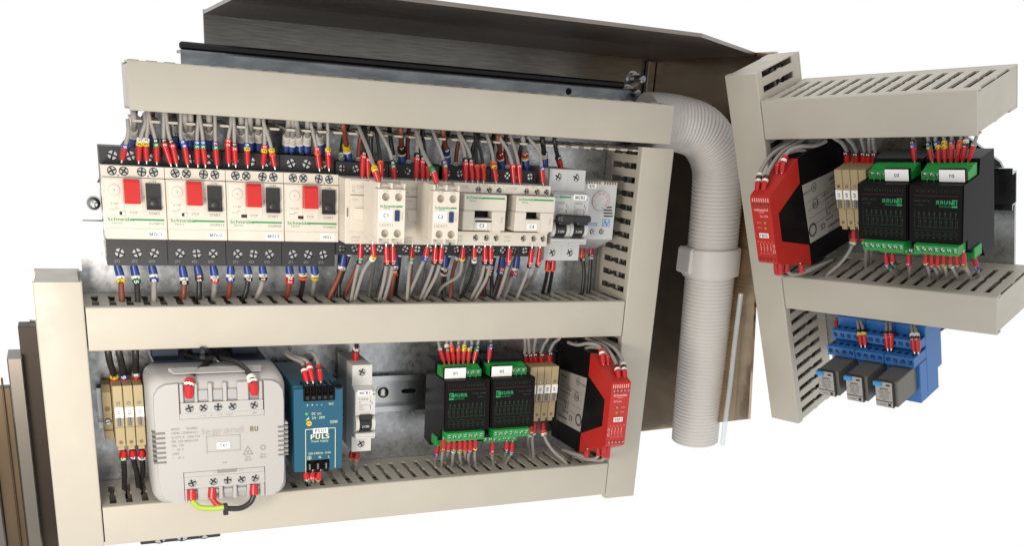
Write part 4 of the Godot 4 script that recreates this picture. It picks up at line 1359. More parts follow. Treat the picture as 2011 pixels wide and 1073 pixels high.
	wire("grey wire, red ferrule, orange and red rings, first from left above breaker HOL", "number-ringed wires at the push-button breakers", "grey", "red_sleeve", ["o3","r2"], 2.16, 1.48, [Vector3(-15.2,124.4,53.0),Vector3(-16.8,136.5,53.0),Vector3(-19.4,146.3,54.3),Vector3(-22.9,158.8,56.0),Vector3(-22.9,165.8,54.0)])
	wire("grey wire, red ferrule, red and yellow rings, second from left above breaker HOL", "number-ringed wires at the push-button breakers", "grey", "red_sleeve", ["r2","y2"], 2.16, 1.48, [Vector3(-7.4,124.8,53.0),Vector3(-8.2,136.2,53.0),Vector3(-8.7,146.8,54.4),Vector3(-9.4,159.6,56.0),Vector3(-9.4,166.6,54.0)])
	wire("grey wire, blue ferrule, white rings, first from left behind breaker HOL", "power wires in blue ferrules above the breakers", "grey", "blue_sleeve", ["w1","wL","w","w"], 2.92, 2.17, [Vector3(-38.1,134.5,33.0),Vector3(-37.5,142.1,33.0),Vector3(-40.1,157.0,56.0),Vector3(-40.1,164.0,54.0)])
	wire("grey wire, blue ferrule, white rings, second from left behind breaker HOL", "power wires in blue ferrules above the breakers", "grey", "blue_sleeve", ["w1","wL","w","w"], 2.92, 2.17, [Vector3(-33.7,134.2,33.0),Vector3(-32.7,141.6,33.0),Vector3(-36.7,157.2,56.0),Vector3(-36.7,164.2,54.0)])
	wire("grey wire, blue ferrule, white rings, third from left behind breaker HOL", "power wires in blue ferrules above the breakers", "grey", "blue_sleeve", ["w2","wL","w","w"], 2.92, 2.17, [Vector3(-25.9,134.6,33.0),Vector3(-26.7,142.7,33.0),Vector3(-33.9,156.6,56.0),Vector3(-33.9,163.6,54.0)])
	wire("grey wire, blue ferrule, white rings, fourth from left behind breaker HOL", "power wires in blue ferrules above the breakers", "grey", "blue_sleeve", ["w3","wL","w","w"], 2.92, 2.17, [Vector3(-21.1,134.5,33.0),Vector3(-20.7,143.0,33.0),Vector3(-25.3,157.1,56.0),Vector3(-25.3,164.1,54.0)])
	wire("grey wire, blue ferrule, white rings, fifth from left behind breaker HOL", "power wires in blue ferrules above the breakers", "grey", "blue_sleeve", ["w3","w1","w","w"], 2.92, 2.17, [Vector3(-9.6,134.7,33.0),Vector3(-10.1,144.3,33.0),Vector3(-15.8,158.4,56.0),Vector3(-15.8,165.4,54.0)])
	wire("grey wire, blue ferrule, white rings behind breaker MOL1", "power wires in blue ferrules above the breakers", "grey", "blue_sleeve", ["w1","w5","w","w"], 2.92, 2.17, [Vector3(-153.3,131.3,33.0),Vector3(-152.6,141.1,33.0),Vector3(-153.2,153.2,56.0),Vector3(-153.2,160.2,54.0)])
	wire("grey wire, blue ferrule, white rings, first from left behind breaker MOL2", "power wires in blue ferrules above the breakers", "grey", "blue_sleeve", ["w1","w5","w","w"], 2.92, 2.17, [Vector3(-115.9,132.5,33.0),Vector3(-115.2,142.5,33.0),Vector3(-117.1,154.8,56.0),Vector3(-117.1,161.8,54.0)])
	wire("grey wire, blue ferrule, white rings, second from left behind breaker MOL2", "power wires in blue ferrules above the breakers", "grey", "blue_sleeve", ["w1","w5","w","w"], 2.92, 2.17, [Vector3(-111.8,133.1,33.0),Vector3(-111.2,143.0,33.0),Vector3(-113.2,155.4,56.0),Vector3(-113.2,162.4,54.0)])
	wire("grey wire, blue ferrule, white rings, third from left behind breaker MOL2", "power wires in blue ferrules above the breakers", "grey", "blue_sleeve", ["w1","w5","w","w"], 2.92, 2.17, [Vector3(-97.9,133.4,33.0),Vector3(-97.4,143.5,33.0),Vector3(-99.8,155.8,56.0),Vector3(-99.8,162.8,54.0)])
	wire("grey wire, blue ferrule, white rings, first from left behind breaker MOL3", "power wires in blue ferrules above the breakers", "grey", "blue_sleeve", ["w1","wL","w","w"], 2.92, 2.17, [Vector3(-73.0,133.5,33.0),Vector3(-72.8,142.5,33.0),Vector3(-76.1,156.3,56.0),Vector3(-76.1,163.3,54.0)])
	wire("grey wire, blue ferrule, white rings, second from left behind breaker MOL3", "power wires in blue ferrules above the breakers", "grey", "blue_sleeve", ["w1","wL","w","w"], 2.92, 2.17, [Vector3(-66.0,133.9,33.0),Vector3(-65.8,142.9,33.0),Vector3(-69.4,156.7,56.0),Vector3(-69.4,163.7,54.0)])
	wire("grey wire, blue ferrule, white rings, third from left behind breaker MOL3", "power wires in blue ferrules above the breakers", "grey", "blue_sleeve", ["w1","wL","w","w"], 2.92, 2.17, [Vector3(-59.8,134.2,33.0),Vector3(-59.6,143.2,33.0),Vector3(-63.4,157.1,56.0),Vector3(-63.4,164.1,54.0)])
	wire("brown wire, blue ferrule, white and yellow rings, first from left below breaker MOL1", "power wires in blue ferrules below the breakers", "brown", "blue_sleeve", ["w1","y4"], 3.13, 2.17, [Vector3(-171.1,45.0,36.0),Vector3(-168.9,34.7,36.0),Vector3(-169.3,24.4,38.5),Vector3(-169.6,16.6,40.3),Vector3(-169.6,7.6,38.3)])
	wire("black wire, blue ferrule, white and green rings, second from left below breaker MOL1", "power wires in blue ferrules below the breakers", "wire_black", "blue_sleeve", ["w1","g5"], 3.13, 2.17, [Vector3(-159.1,45.1,36.0),Vector3(-157.7,34.6,36.0),Vector3(-157.6,24.6,39.7),Vector3(-158.0,16.6,42.7),Vector3(-158.0,7.6,40.7)])
	wire("grey wire, blue ferrule, white and blue rings, third from left below breaker MOL1", "power wires in blue ferrules below the breakers", "grey", "blue_sleeve", ["w1","b6"], 3.13, 2.17, [Vector3(-145.8,45.2,36.0),Vector3(-144.2,35.7,36.0),Vector3(-145.2,24.6,40.3),Vector3(-146.1,16.6,43.4),Vector3(-146.1,7.6,41.4)])
	wire("brown wire, blue ferrule, white and black rings, first from left below breaker MOL2", "power wires in blue ferrules below the breakers", "brown", "blue_sleeve", ["w1","k0"], 3.13, 2.17, [Vector3(-122.7,44.2,36.0),Vector3(-121.3,33.7,36.0),Vector3(-121.9,25.2,35.1),Vector3(-122.8,16.6,34.2),Vector3(-122.8,7.6,32.2)])
	wire("black wire, blue ferrule, brown rings, second from left below breaker MOL2", "power wires in blue ferrules below the breakers", "wire_black", "blue_sleeve", ["n1","n1"], 3.13, 2.17, [Vector3(-111.2,44.2,36.0),Vector3(-109.7,36.2,36.0),Vector3(-110.1,25.1,35.4),Vector3(-110.4,16.6,34.9),Vector3(-110.4,7.6,32.9)])
	wire("grey wire, blue ferrule, white and red rings, third from left below breaker MOL2", "power wires in blue ferrules below the breakers", "grey", "blue_sleeve", ["w1","r2"], 3.13, 2.17, [Vector3(-98.8,44.3,36.0),Vector3(-97.4,35.3,36.0),Vector3(-97.7,24.5,32.1),Vector3(-98.6,16.6,29.2),Vector3(-98.6,7.6,27.2)])
	wire("brown wire, blue ferrule, white and blue rings, first from left below breaker MOL3", "power wires in blue ferrules below the breakers", "brown", "blue_sleeve", ["w1","b6"], 3.13, 2.17, [Vector3(-84.6,44.7,36.0),Vector3(-85.0,36.2,36.0),Vector3(-85.5,26.2,32.8),Vector3(-86.5,16.6,29.8),Vector3(-86.5,7.6,27.8)])
	wire("black wire, blue ferrule, white and brown rings, second from left below breaker MOL3", "power wires in blue ferrules below the breakers", "wire_black", "blue_sleeve", ["w1","n7"], 3.13, 2.17, [Vector3(-71.8,44.7,36.0),Vector3(-70.4,36.2,36.0),Vector3(-71.7,26.5,34.6),Vector3(-74.0,16.6,33.2),Vector3(-74.0,7.6,31.2)])
	wire("grey wire, blue ferrule, white and brown rings, third from left below breaker MOL3", "power wires in blue ferrules below the breakers", "grey", "blue_sleeve", ["w1","n1"], 3.13, 2.17, [Vector3(-59.6,44.8,36.0),Vector3(-58.3,36.6,36.0),Vector3(-60.1,26.2,33.4),Vector3(-63.5,16.6,31.0),Vector3(-63.5,7.6,29.0)])
	wire("brown wire, blue ferrule, white and red rings, first from left below breaker HOL", "power wires in blue ferrules below the breakers", "brown", "blue_sleeve", ["w1","r2","r2"], 3.13, 2.17, [Vector3(-37.4,45.7,36.0),Vector3(-36.2,36.6,36.0),Vector3(-36.4,25.8,31.4),Vector3(-37.4,16.6,27.6),Vector3(-37.4,7.6,25.6)])
	wire("black wire, blue ferrule, white and orange rings, second from left below breaker HOL", "power wires in blue ferrules below the breakers", "wire_black", "blue_sleeve", ["w1","o2"], 3.13, 2.17, [Vector3(-26.5,45.7,36.0),Vector3(-25.3,37.4,36.0),Vector3(-24.5,27.1,29.8),Vector3(-24.9,16.6,23.5),Vector3(-24.9,7.6,21.5)])
	wire("grey wire, blue ferrule, white and yellow rings, third from left below breaker HOL", "power wires in blue ferrules below the breakers", "grey", "blue_sleeve", ["w1","y2"], 3.13, 2.17, [Vector3(-16.4,45.8,36.0),Vector3(-15.1,36.9,36.0),Vector3(-14.0,26.7,27.5),Vector3(-13.5,16.6,19.2),Vector3(-13.5,7.6,17.2)])
	wire("black wire, red ferrule, red and black rings, first from left above contactor C1", "number-ringed wires above the contactors", "wire_black", "red_sleeve", ["r2","k0"], 2.16, 1.54, [Vector3(14.9,120.4,72.0),Vector3(15.5,136.1,72.0),Vector3(18.0,147.1,63.7),Vector3(19.4,157.5,56.0),Vector3(19.4,164.5,54.0)])
	wire("black wire, red ferrule, red rings, second from left above contactor C1", "number-ringed wires above the contactors", "wire_black", "red_sleeve", ["r2"], 2.16, 1.54, [Vector3(19.9,120.6,72.0),Vector3(19.2,134.0,72.0),Vector3(20.5,144.3,64.5),Vector3(21.4,156.1,56.0),Vector3(21.4,163.1,54.0)])
	wire("grey wire, red ferrule, yellow rings, third from left above contactor C1", "number-ringed wires above the contactors", "grey", "red_sleeve", ["y4","y4"], 2.16, 1.54, [Vector3(14.7,120.4,119.0),Vector3(11.7,128.5,119.0),Vector3(14.0,142.2,89.8),Vector3(15.6,158.8,56.0),Vector3(15.6,165.8,54.0)])
	wire("black wire, red ferrule, orange rings, fourth from left above contactor C1", "number-ringed wires above the contactors", "wire_black", "red_sleeve", ["o3"], 2.16, 1.54, [Vector3(31.0,121.5,72.0),Vector3(29.7,132.2,72.0),Vector3(30.2,141.8,65.3),Vector3(30.5,155.1,56.0),Vector3(30.5,162.1,54.0)])
	wire("grey wire, red ferrule, green and black rings, fifth from left above contactor C1", "number-ringed wires above the contactors", "grey", "red_sleeve", ["g5","k0"], 2.16, 1.54, [Vector3(41.5,120.4,72.0),Vector3(40.1,130.0,72.0),Vector3(38.4,142.2,65.9),Vector3(30.5,159.7,56.0),Vector3(30.5,166.7,54.0)])
	wire("grey wire, red ferrule, red and black rings, first from left above contactor C2", "number-ringed wires above the contactors", "grey", "red_sleeve", ["r2","k0"], 2.16, 1.54, [Vector3(60.2,121.1,72.0),Vector3(60.2,136.6,72.0),Vector3(63.0,148.0,63.7),Vector3(66.1,158.7,56.0),Vector3(66.1,165.7,54.0)])
	wire("grey wire, red ferrule, red and black rings, second from left above contactor C2", "number-ringed wires above the contactors", "grey", "red_sleeve", ["r2","k0"], 2.16, 1.54, [Vector3(65.4,121.3,72.0),Vector3(64.9,134.5,72.0),Vector3(66.5,146.6,63.7),Vector3(64.4,157.0,56.0),Vector3(64.4,164.0,54.0)])
	wire("black wire, red ferrule, third from left above contactor C2", "number-ringed wires above the contactors", "wire_black", "red_sleeve", [], 2.16, 1.54, [Vector3(70.1,121.5,72.0),Vector3(69.0,131.6,72.0),Vector3(69.6,140.6,65.1),Vector3(70.6,152.7,56.0),Vector3(70.6,159.7,54.0)])
	wire("grey wire, red ferrule, green rings, fourth from left above contactor C2", "number-ringed wires above the contactors", "grey", "red_sleeve", ["g5","g5"], 2.16, 1.54, [Vector3(61.3,120.9,119.0),Vector3(57.9,130.0,119.0),Vector3(59.2,142.2,90.3),Vector3(63.5,159.3,56.0),Vector3(63.5,166.3,54.0)])
	wire("grey wire, red ferrule, green and purple rings, fifth from left above contactor C2", "number-ringed wires above the contactors", "grey", "red_sleeve", ["g5","p7"], 2.16, 1.54, [Vector3(85.8,120.5,72.0),Vector3(84.9,132.3,72.0),Vector3(82.1,145.8,63.6),Vector3(78.8,157.8,56.0),Vector3(78.8,164.8,54.0)])
	wire("grey wire, red ferrule, red and black rings, first from left above contactor C3", "number-ringed wires above the contactors", "grey", "red_sleeve", ["r2","k0"], 2.16, 1.54, [Vector3(103.6,121.1,72.0),Vector3(102.8,134.7,72.0),Vector3(103.2,145.4,65.0),Vector3(101.2,158.8,56.0),Vector3(101.2,165.8,54.0)])
	wire("grey wire, red ferrule, red and black rings, second from left above contactor C3", "number-ringed wires above the contactors", "grey", "red_sleeve", ["r2","k0"], 2.16, 1.54, [Vector3(109.5,121.4,72.0),Vector3(107.3,134.5,72.0),Vector3(107.5,144.0,66.1),Vector3(102.1,158.3,56.0),Vector3(102.1,165.3,54.0)])
	wire("black wire, red ferrule, orange rings, third from left above contactor C3", "number-ringed wires above the contactors", "wire_black", "red_sleeve", ["o3"], 2.16, 1.54, [Vector3(114.4,121.6,72.0),Vector3(113.0,132.7,72.0),Vector3(114.7,142.7,64.8),Vector3(116.7,155.2,56.0),Vector3(116.7,162.2,54.0)])
	wire("black wire, red ferrule, orange rings, fourth from left above contactor C3", "number-ringed wires above the contactors", "wire_black", "red_sleeve", ["o3"], 2.16, 1.54, [Vector3(119.8,121.8,72.0),Vector3(118.7,133.4,72.0),Vector3(118.9,144.5,64.6),Vector3(116.6,156.8,56.0),Vector3(116.6,163.8,54.0)])
	wire("grey wire, red ferrule, yellow and orange rings, fifth from left above contactor C3", "number-ringed wires above the contactors", "grey", "red_sleeve", ["y4","o3"], 2.16, 1.54, [Vector3(131.4,121.4,72.0),Vector3(128.6,132.9,72.0),Vector3(129.2,145.0,64.2),Vector3(127.5,157.4,56.0),Vector3(127.5,164.4,54.0)])
	wire("grey wire, red ferrule, red rings, first from left above contactor C4", "number-ringed wires above the contactors", "grey", "red_sleeve", ["r2"], 2.16, 1.54, [Vector3(148.1,120.7,72.0),Vector3(145.8,134.6,72.0),Vector3(143.9,145.8,64.7),Vector3(138.5,157.6,56.0),Vector3(138.5,164.6,54.0)])
	wire("grey wire, red ferrule, red rings, second from left above contactor C4", "number-ringed wires above the contactors", "grey", "red_sleeve", ["r2"], 2.16, 1.54, [Vector3(153.7,120.9,72.0),Vector3(151.4,134.9,72.0),Vector3(151.2,146.1,63.9),Vector3(149.8,156.6,56.0),Vector3(149.8,163.6,54.0)])
	wire("grey wire, red ferrule, blue rings, third from left above contactor C4", "number-ringed wires above the contactors", "grey", "red_sleeve", ["b6"], 2.16, 1.54, [Vector3(175.6,121.4,72.0),Vector3(173.2,133.7,72.0),Vector3(173.4,147.1,63.9),Vector3(166.7,157.6,56.0),Vector3(166.7,164.6,54.0)])
	wire("black wire, red ferrule, brown rings above the grey breaker left of MCB2", "number-ringed wires above the contactors", "wire_black", "red_sleeve", ["n2"], 2.48, 1.82, [Vector3(207.4,132.6,42.0),Vector3(203.0,142.3,42.0),Vector3(196.7,149.2,49.5),Vector3(191.6,155.1,56.0),Vector3(191.6,162.1,54.0)])
	wire("brown wire, blue ferrule, white and yellow rings behind the top of contactor C1", "power wires in blue ferrules above the contactors", "brown", "blue_sleeve", ["w1","y4","y4"], 3.02, 2.17, [Vector3(14.7,128.1,34.0),Vector3(12.3,138.5,34.0),Vector3(8.1,147.3,44.5),Vector3(3.4,156.6,56.0),Vector3(3.4,163.6,54.0)])
	wire("brown wire, blue ferrule, white and brown rings behind the top of contactor C2", "power wires in blue ferrules above the contactors", "brown", "blue_sleeve", ["w1","n1","n1"], 3.02, 2.17, [Vector3(60.5,128.8,34.0),Vector3(59.3,138.7,34.0),Vector3(55.1,148.3,45.8),Vector3(51.2,156.3,56.0),Vector3(51.2,163.3,54.0)])
	wire("brown wire, blue ferrule, white and blue rings behind the top of contactor C3", "power wires in blue ferrules above the contactors", "brown", "blue_sleeve", ["w1","b6","b6"], 3.02, 2.17, [Vector3(101.3,128.9,34.0),Vector3(99.7,139.5,34.0),Vector3(94.0,148.7,45.4),Vector3(87.9,156.8,56.0),Vector3(87.9,163.8,54.0)])
	wire("brown wire, white and red rings, first from left behind the top of contactor C4", "power wires in blue ferrules above the contactors", "brown", "blue_sleeve", ["w1","r2","r2"], 3.02, 2.17, [Vector3(153.0,128.6,34.0),Vector3(150.3,139.1,34.0),Vector3(143.7,148.1,46.4),Vector3(137.8,154.7,56.0),Vector3(137.8,161.7,54.0)])
	wire("grey wire, white and yellow rings, second from left behind the top of contactor C4", "power wires in blue ferrules above the contactors", "grey", "blue_sleeve", ["w1","y2","r2"], 3.02, 2.17, [Vector3(176.7,130.1,34.0),Vector3(174.3,140.5,34.0),Vector3(166.8,149.3,46.9),Vector3(161.2,155.1,56.0),Vector3(161.2,162.1,54.0)])
	wire("black wire, blue ferrule, white rings, third from left behind the top of contactor C4", "power wires in blue ferrules above the contactors", "wire_black", "blue_sleeve", ["w1","w1"], 3.02, 2.17, [Vector3(195.2,132.9,34.0),Vector3(193.1,143.1,34.0),Vector3(185.2,150.2,47.5),Vector3(180.0,154.5,56.0),Vector3(180.0,161.5,54.0)])
	wire("grey wire, red ferrule, green and black rings, first from left below contactor C1", "number-ringed wires below the contactors", "grey", "red_sleeve", ["g5","k0"], 2.16, 1.54, [Vector3(14.5,67.6,72.0),Vector3(14.1,55.5,72.0),Vector3(13.1,42.8,64.1),Vector3(12.9,16.6,48.7),Vector3(12.9,7.6,46.7)])
	wire("grey wire, red ferrule, yellow and white rings, second from left below contactor C1", "number-ringed wires below the contactors", "grey", "red_sleeve", ["y4","w4"], 2.16, 1.54, [Vector3(16.4,71.3,100.0),Vector3(17.5,61.5,100.0),Vector3(14.2,47.2,81.3),Vector3(15.8,16.6,48.9),Vector3(15.8,7.6,46.9)])
	wire("grey wire, red ferrule, red and black rings, third from left below contactor C1", "number-ringed wires below the contactors", "grey", "red_sleeve", ["r2","k0"], 2.16, 1.54, [Vector3(27.4,69.9,100.0),Vector3(28.2,58.1,100.0),Vector3(33.5,38.0,75.2),Vector3(37.2,16.6,50.0),Vector3(37.2,7.6,48.0)])
	wire("grey wire, red ferrule, red and black rings, fourth from left below contactor C1", "number-ringed wires below the contactors", "grey", "red_sleeve", ["r2","k0"], 2.16, 1.54, [Vector3(32.9,70.0,100.0),Vector3(33.5,58.1,100.0),Vector3(38.3,38.0,75.3),Vector3(41.6,16.6,50.3),Vector3(41.6,7.6,48.3)])
	wire("grey wire, red ferrule, green and grey rings, first from left below contactor C2", "number-ringed wires below the contactors", "grey", "red_sleeve", ["g5","e0"], 2.16, 1.54, [Vector3(58.6,65.7,72.0),Vector3(58.0,55.8,72.0),Vector3(59.0,41.2,64.1),Vector3(62.1,16.6,51.4),Vector3(62.1,7.6,49.4)])
	wire("grey wire, red ferrule, blue rings, second from left below contactor C2", "number-ringed wires below the contactors", "grey", "red_sleeve", ["b6","b6"], 2.16, 1.54, [Vector3(62.0,69.5,100.0),Vector3(60.9,61.8,100.0),Vector3(62.8,45.0,77.4),Vector3(65.8,16.6,42.1),Vector3(65.8,7.6,40.1)])
	wire("grey wire, red ferrule, red and black rings, third from left below contactor C2", "number-ringed wires below the contactors", "grey", "red_sleeve", ["r2","k0"], 2.16, 1.54, [Vector3(69.2,69.6,100.0),Vector3(68.9,59.2,100.0),Vector3(72.5,41.7,77.9),Vector3(75.7,16.6,47.4),Vector3(75.7,7.6,45.4)])
	wire("grey wire, red ferrule, red and black rings, fourth from left below contactor C2", "number-ringed wires below the contactors", "grey", "red_sleeve", ["r2","k0"], 2.16, 1.54, [Vector3(74.4,69.7,100.0),Vector3(73.8,59.2,100.0),Vector3(77.6,41.9,78.7),Vector3(78.5,16.6,47.6),Vector3(78.5,7.6,45.6)])
	wire("grey wire, red ferrule, yellow rings, first from left below contactor C3", "number-ringed wires below the contactors", "grey", "red_sleeve", ["y4"], 2.16, 1.54, [Vector3(104.3,66.2,72.0),Vector3(103.9,56.1,72.0),Vector3(107.3,40.0,57.0),Vector3(99.7,27.4,39.5),Vector3(98.6,16.6,29.0),Vector3(98.6,7.6,27.0)])
	wire("black wire, red ferrule, grey and white rings, second from left below contactor C3", "number-ringed wires below the contactors", "wire_black", "red_sleeve", ["e0","w2"], 2.16, 1.54, [Vector3(114.6,66.3,72.0),Vector3(115.1,57.0,72.0),Vector3(118.6,44.4,62.3),Vector3(119.0,30.3,51.2),Vector3(116.4,16.6,39.8),Vector3(116.4,7.6,37.8)])
	wire("grey wire, red ferrule, red and black rings, third from left below contactor C3", "number-ringed wires below the contactors", "grey", "red_sleeve", ["r2","k0"], 2.16, 1.54, [Vector3(124.6,66.4,72.0),Vector3(125.3,55.4,72.0),Vector3(127.4,36.9,59.4),Vector3(125.0,16.6,45.2),Vector3(125.0,7.6,43.2)])
	wire("grey wire, red ferrule, red and black rings, fourth from left below contactor C3", "number-ringed wires below the contactors", "grey", "red_sleeve", ["r2","k0"], 2.16, 1.54, [Vector3(129.9,66.5,72.0),Vector3(130.6,55.4,72.0),Vector3(132.5,37.0,59.7),Vector3(128.9,16.6,45.4),Vector3(128.9,7.6,43.4)])
	wire("grey wire, red ferrule, red and purple rings, first from left below contactor C4", "number-ringed wires below the contactors", "grey", "red_sleeve", ["r2","p0"], 2.16, 1.54, [Vector3(147.7,65.9,72.0),Vector3(147.8,54.7,72.0),Vector3(149.6,39.0,61.4),Vector3(150.5,16.6,46.5),Vector3(150.5,7.6,44.5)])
	wire("grey wire, red ferrule, red and black rings, second from left below contactor C4", "number-ringed wires below the contactors", "grey", "red_sleeve", ["r2","k0"], 2.16, 1.54, [Vector3(169.5,66.1,72.0),Vector3(168.8,53.0,72.0),Vector3(169.5,37.2,61.2),Vector3(169.3,16.6,47.4),Vector3(169.3,7.6,45.4)])
	wire("grey wire, red ferrule, red and black rings, third from left below contactor C4", "number-ringed wires below the contactors", "grey", "red_sleeve", ["r2","k0"], 2.16, 1.54, [Vector3(177.4,66.2,72.0),Vector3(176.7,53.1,72.0),Vector3(185.4,36.3,45.3),Vector3(189.9,19.2,16.0),Vector3(189.9,10.2,14.0)])
	wire("black wire, red ferrule, orange rings below the grey breaker left of MCB2", "number-ringed wires below the contactors", "wire_black", "red_sleeve", ["o3"], 2.38, 1.82, [Vector3(198.0,53.2,48.0),Vector3(198.4,43.7,48.0),Vector3(203.5,32.9,36.0),Vector3(209.9,16.6,18.2),Vector3(209.9,7.6,16.2)])
	wire("black wire, red ferrule, orange rings below breaker MCB2", "number-ringed wires below the contactors", "wire_black", "red_sleeve", ["o3"], 2.38, 1.82, [Vector3(203.6,53.2,48.0),Vector3(203.6,43.8,48.0),Vector3(208.8,32.9,36.0),Vector3(216.2,16.6,18.4),Vector3(216.2,7.6,16.4)])
	wire("black wire, red ferrule, orange and black rings, first from left below the thermostat", "number-ringed wires below the contactors", "wire_black", "red_sleeve", ["o3","k0"], 2.48, 1.94, [Vector3(247.5,65.5,20.0),Vector3(248.4,52.3,20.0),Vector3(251.6,36.2,20.9),Vector3(250.8,16.6,22.0),Vector3(250.8,7.6,20.0)])
	wire("black wire, red ferrule, brown and grey rings, second from left below the thermostat", "number-ringed wires below the contactors", "wire_black", "red_sleeve", ["n1","e2"], 2.48, 1.94, [Vector3(257.0,66.6,20.0),Vector3(257.9,53.7,20.0),Vector3(258.1,36.2,21.1),Vector3(257.6,16.6,22.2),Vector3(257.6,7.6,20.2)])
	wire("brown wire, blue ferrule, white rings, first from left behind the bottom of contactor C1", "power wires in blue ferrules below the contactors", "brown", "blue_sleeve", ["w1"], 3.02, 2.17, [Vector3(10.2,54.0,34.0),Vector3(8.5,42.2,34.0),Vector3(5.1,32.9,34.0),Vector3(-2.2,16.6,34.0),Vector3(-2.2,7.6,32.0)])
	wire("brown wire, white and brown rings, second from left behind the bottom of contactor C1", "power wires in blue ferrules below the contactors", "brown", "blue_sleeve", ["w1","n1","o2"], 3.02, 2.17, [Vector3(56.4,54.5,34.0),Vector3(55.6,42.9,34.0),Vector3(54.4,31.2,35.2),Vector3(51.6,16.6,36.6),Vector3(51.6,7.6,34.6)])
	wire("brown wire, blue ferrule, white and brown rings behind the bottom of contactor C2", "power wires in blue ferrules below the contactors", "brown", "blue_sleeve", ["w1","n1","w1"], 3.02, 2.17, [Vector3(102.8,54.9,34.0),Vector3(102.2,42.5,34.0),Vector3(104.8,31.4,26.1),Vector3(108.8,16.9,16.0),Vector3(108.8,7.9,14.0)])
	wire("brown wire, blue ferrule, white and red rings behind the bottom of contactor C3", "power wires in blue ferrules below the contactors", "brown", "blue_sleeve", ["w1","r2","g5"], 3.02, 2.17, [Vector3(146.0,54.4,34.0),Vector3(146.1,43.2,34.0),Vector3(144.5,32.5,32.8),Vector3(140.6,16.6,30.9),Vector3(140.6,7.6,28.9)])
	wire("black wire, red and blue rings, first from left behind the bottom of contactor C4", "power wires in blue ferrules below the contactors", "wire_black", "blue_sleeve", ["r2","b6"], 3.02, 2.17, [Vector3(158.4,54.5,34.0),Vector3(157.7,41.8,34.0),Vector3(154.9,32.8,34.9),Vector3(150.3,16.6,36.5),Vector3(150.3,7.6,34.5)])
	wire("grey wire, white and red rings, second from left behind the bottom of contactor C4", "power wires in blue ferrules below the contactors", "grey", "blue_sleeve", ["w1","r2","p7"], 3.02, 2.17, [Vector3(173.3,54.6,34.0),Vector3(172.3,40.9,34.0),Vector3(168.0,31.0,35.2),Vector3(161.2,16.6,37.0),Vector3(161.2,7.6,35.0)])
	wire("black wire, red ferrule, yellow rings, first from left above the fuse holders F1 to F3", "wires at the fuse holders", "wire_black", "red_sleeve", ["y3"], 3.13, 2.62, [Vector3(-179.5,-52.1,40.0),Vector3(-179.3,-43.5,40.0),Vector3(-181.8,-31.2,48.6),Vector3(-183.0,-20.6,56.0),Vector3(-183.0,-11.6,50.0)])
	wire("black wire, red ferrule, blue rings, second from left above the fuse holders F1 to F3", "wires at the fuse holders", "wire_black", "red_sleeve", ["b6"], 3.13, 2.62, [Vector3(-171.7,-52.5,40.0),Vector3(-172.3,-43.8,40.0),Vector3(-173.5,-31.5,48.5),Vector3(-175.1,-20.9,56.0),Vector3(-175.1,-11.9,50.0)])
	wire("black wire, red ferrule, grey rings, third from left above the fuse holders F1 to F3", "wires at the fuse holders", "wire_black", "red_sleeve", ["e8"], 3.13, 2.62, [Vector3(-162.9,-51.8,40.0),Vector3(-162.8,-42.3,40.0),Vector3(-163.0,-32.1,47.7),Vector3(-162.9,-21.3,56.0),Vector3(-162.9,-12.3,50.0)])
	wire("black wire, red ferrule, green rings, first from left below the fuse holders F1 to F3", "wires at the fuse holders", "wire_black", "red_sleeve", ["g5"], 3.13, 2.17, [Vector3(-176.5,-106.5,42.0),Vector3(-177.3,-113.6,42.0),Vector3(-177.0,-128.2,34.8),Vector3(-177.7,-147.0,25.8),Vector3(-177.7,-156.0,23.8)])
	wire("black wire, red ferrule, purple rings, second from left below the fuse holders F1 to F3", "wires at the fuse holders", "wire_black", "red_sleeve", ["p7"], 3.13, 2.17, [Vector3(-169.4,-107.0,42.0),Vector3(-170.0,-113.1,42.0),Vector3(-167.4,-129.6,33.1),Vector3(-166.4,-147.0,24.2),Vector3(-166.4,-156.0,22.2)])
	wire("black wire, red ferrule, white rings, third from left below the fuse holders F1 to F3", "wires at the fuse holders", "wire_black", "red_sleeve", ["w9"], 3.13, 2.17, [Vector3(-162.3,-107.3,42.0),Vector3(-162.8,-113.9,42.0),Vector3(-162.3,-130.9,30.8),Vector3(-164.6,-147.0,20.1),Vector3(-164.6,-156.0,18.1)])
	wire("black wire, red ferrule, white and red rings at the upper left terminal of transformer TX1", "wires at the transformer", "wire_black", "red_sleeve", ["w2","r2","e0"], 3.46, 2.28, [Vector3(-128.9,-47.7,100.0),Vector3(-128.5,-36.3,101.0),Vector3(-123.7,-33.5,88.4),Vector3(-117.3,-31.6,75.5),Vector3(-104.7,-29.2,53.0),Vector3(-104.5,-24.8,40.0)])
	wire("black wire, red ferrule, white rings at the upper right terminal of transformer TX1", "wires at the transformer", "wire_black", "red_sleeve", ["w0","w1"], 3.46, 2.28, [Vector3(-78.9,-47.7,100.0),Vector3(-80.2,-35.7,101.0),Vector3(-82.6,-30.7,88.0),Vector3(-88.1,-27.5,73.9),Vector3(-100.7,-27.2,50.5),Vector3(-104.5,-23.8,40.0)])
	wire("green and yellow wire, red ferrule at the lower left terminal of transformer TX1", "wires at the transformer", "yellow_green", "red_sleeve", [], 3.46, 2.17, [Vector3(-130.2,-124.3,100.0),Vector3(-130.9,-132.0,103.0),Vector3(-125.5,-138.2,104.5),Vector3(-115.3,-139.5,106.4),Vector3(-106.7,-138.7,108.0)])
	wire("red wire, red ferrule at the second lower terminal of transformer TX1", "wires at the transformer", "red_sleeve", "red_sleeve", [], 3.24, 2.39, [Vector3(-114.2,-124.4,100.0),Vector3(-115.1,-132.0,102.0),Vector3(-112.2,-136.8,104.0),Vector3(-107.3,-139.5,106.0)])
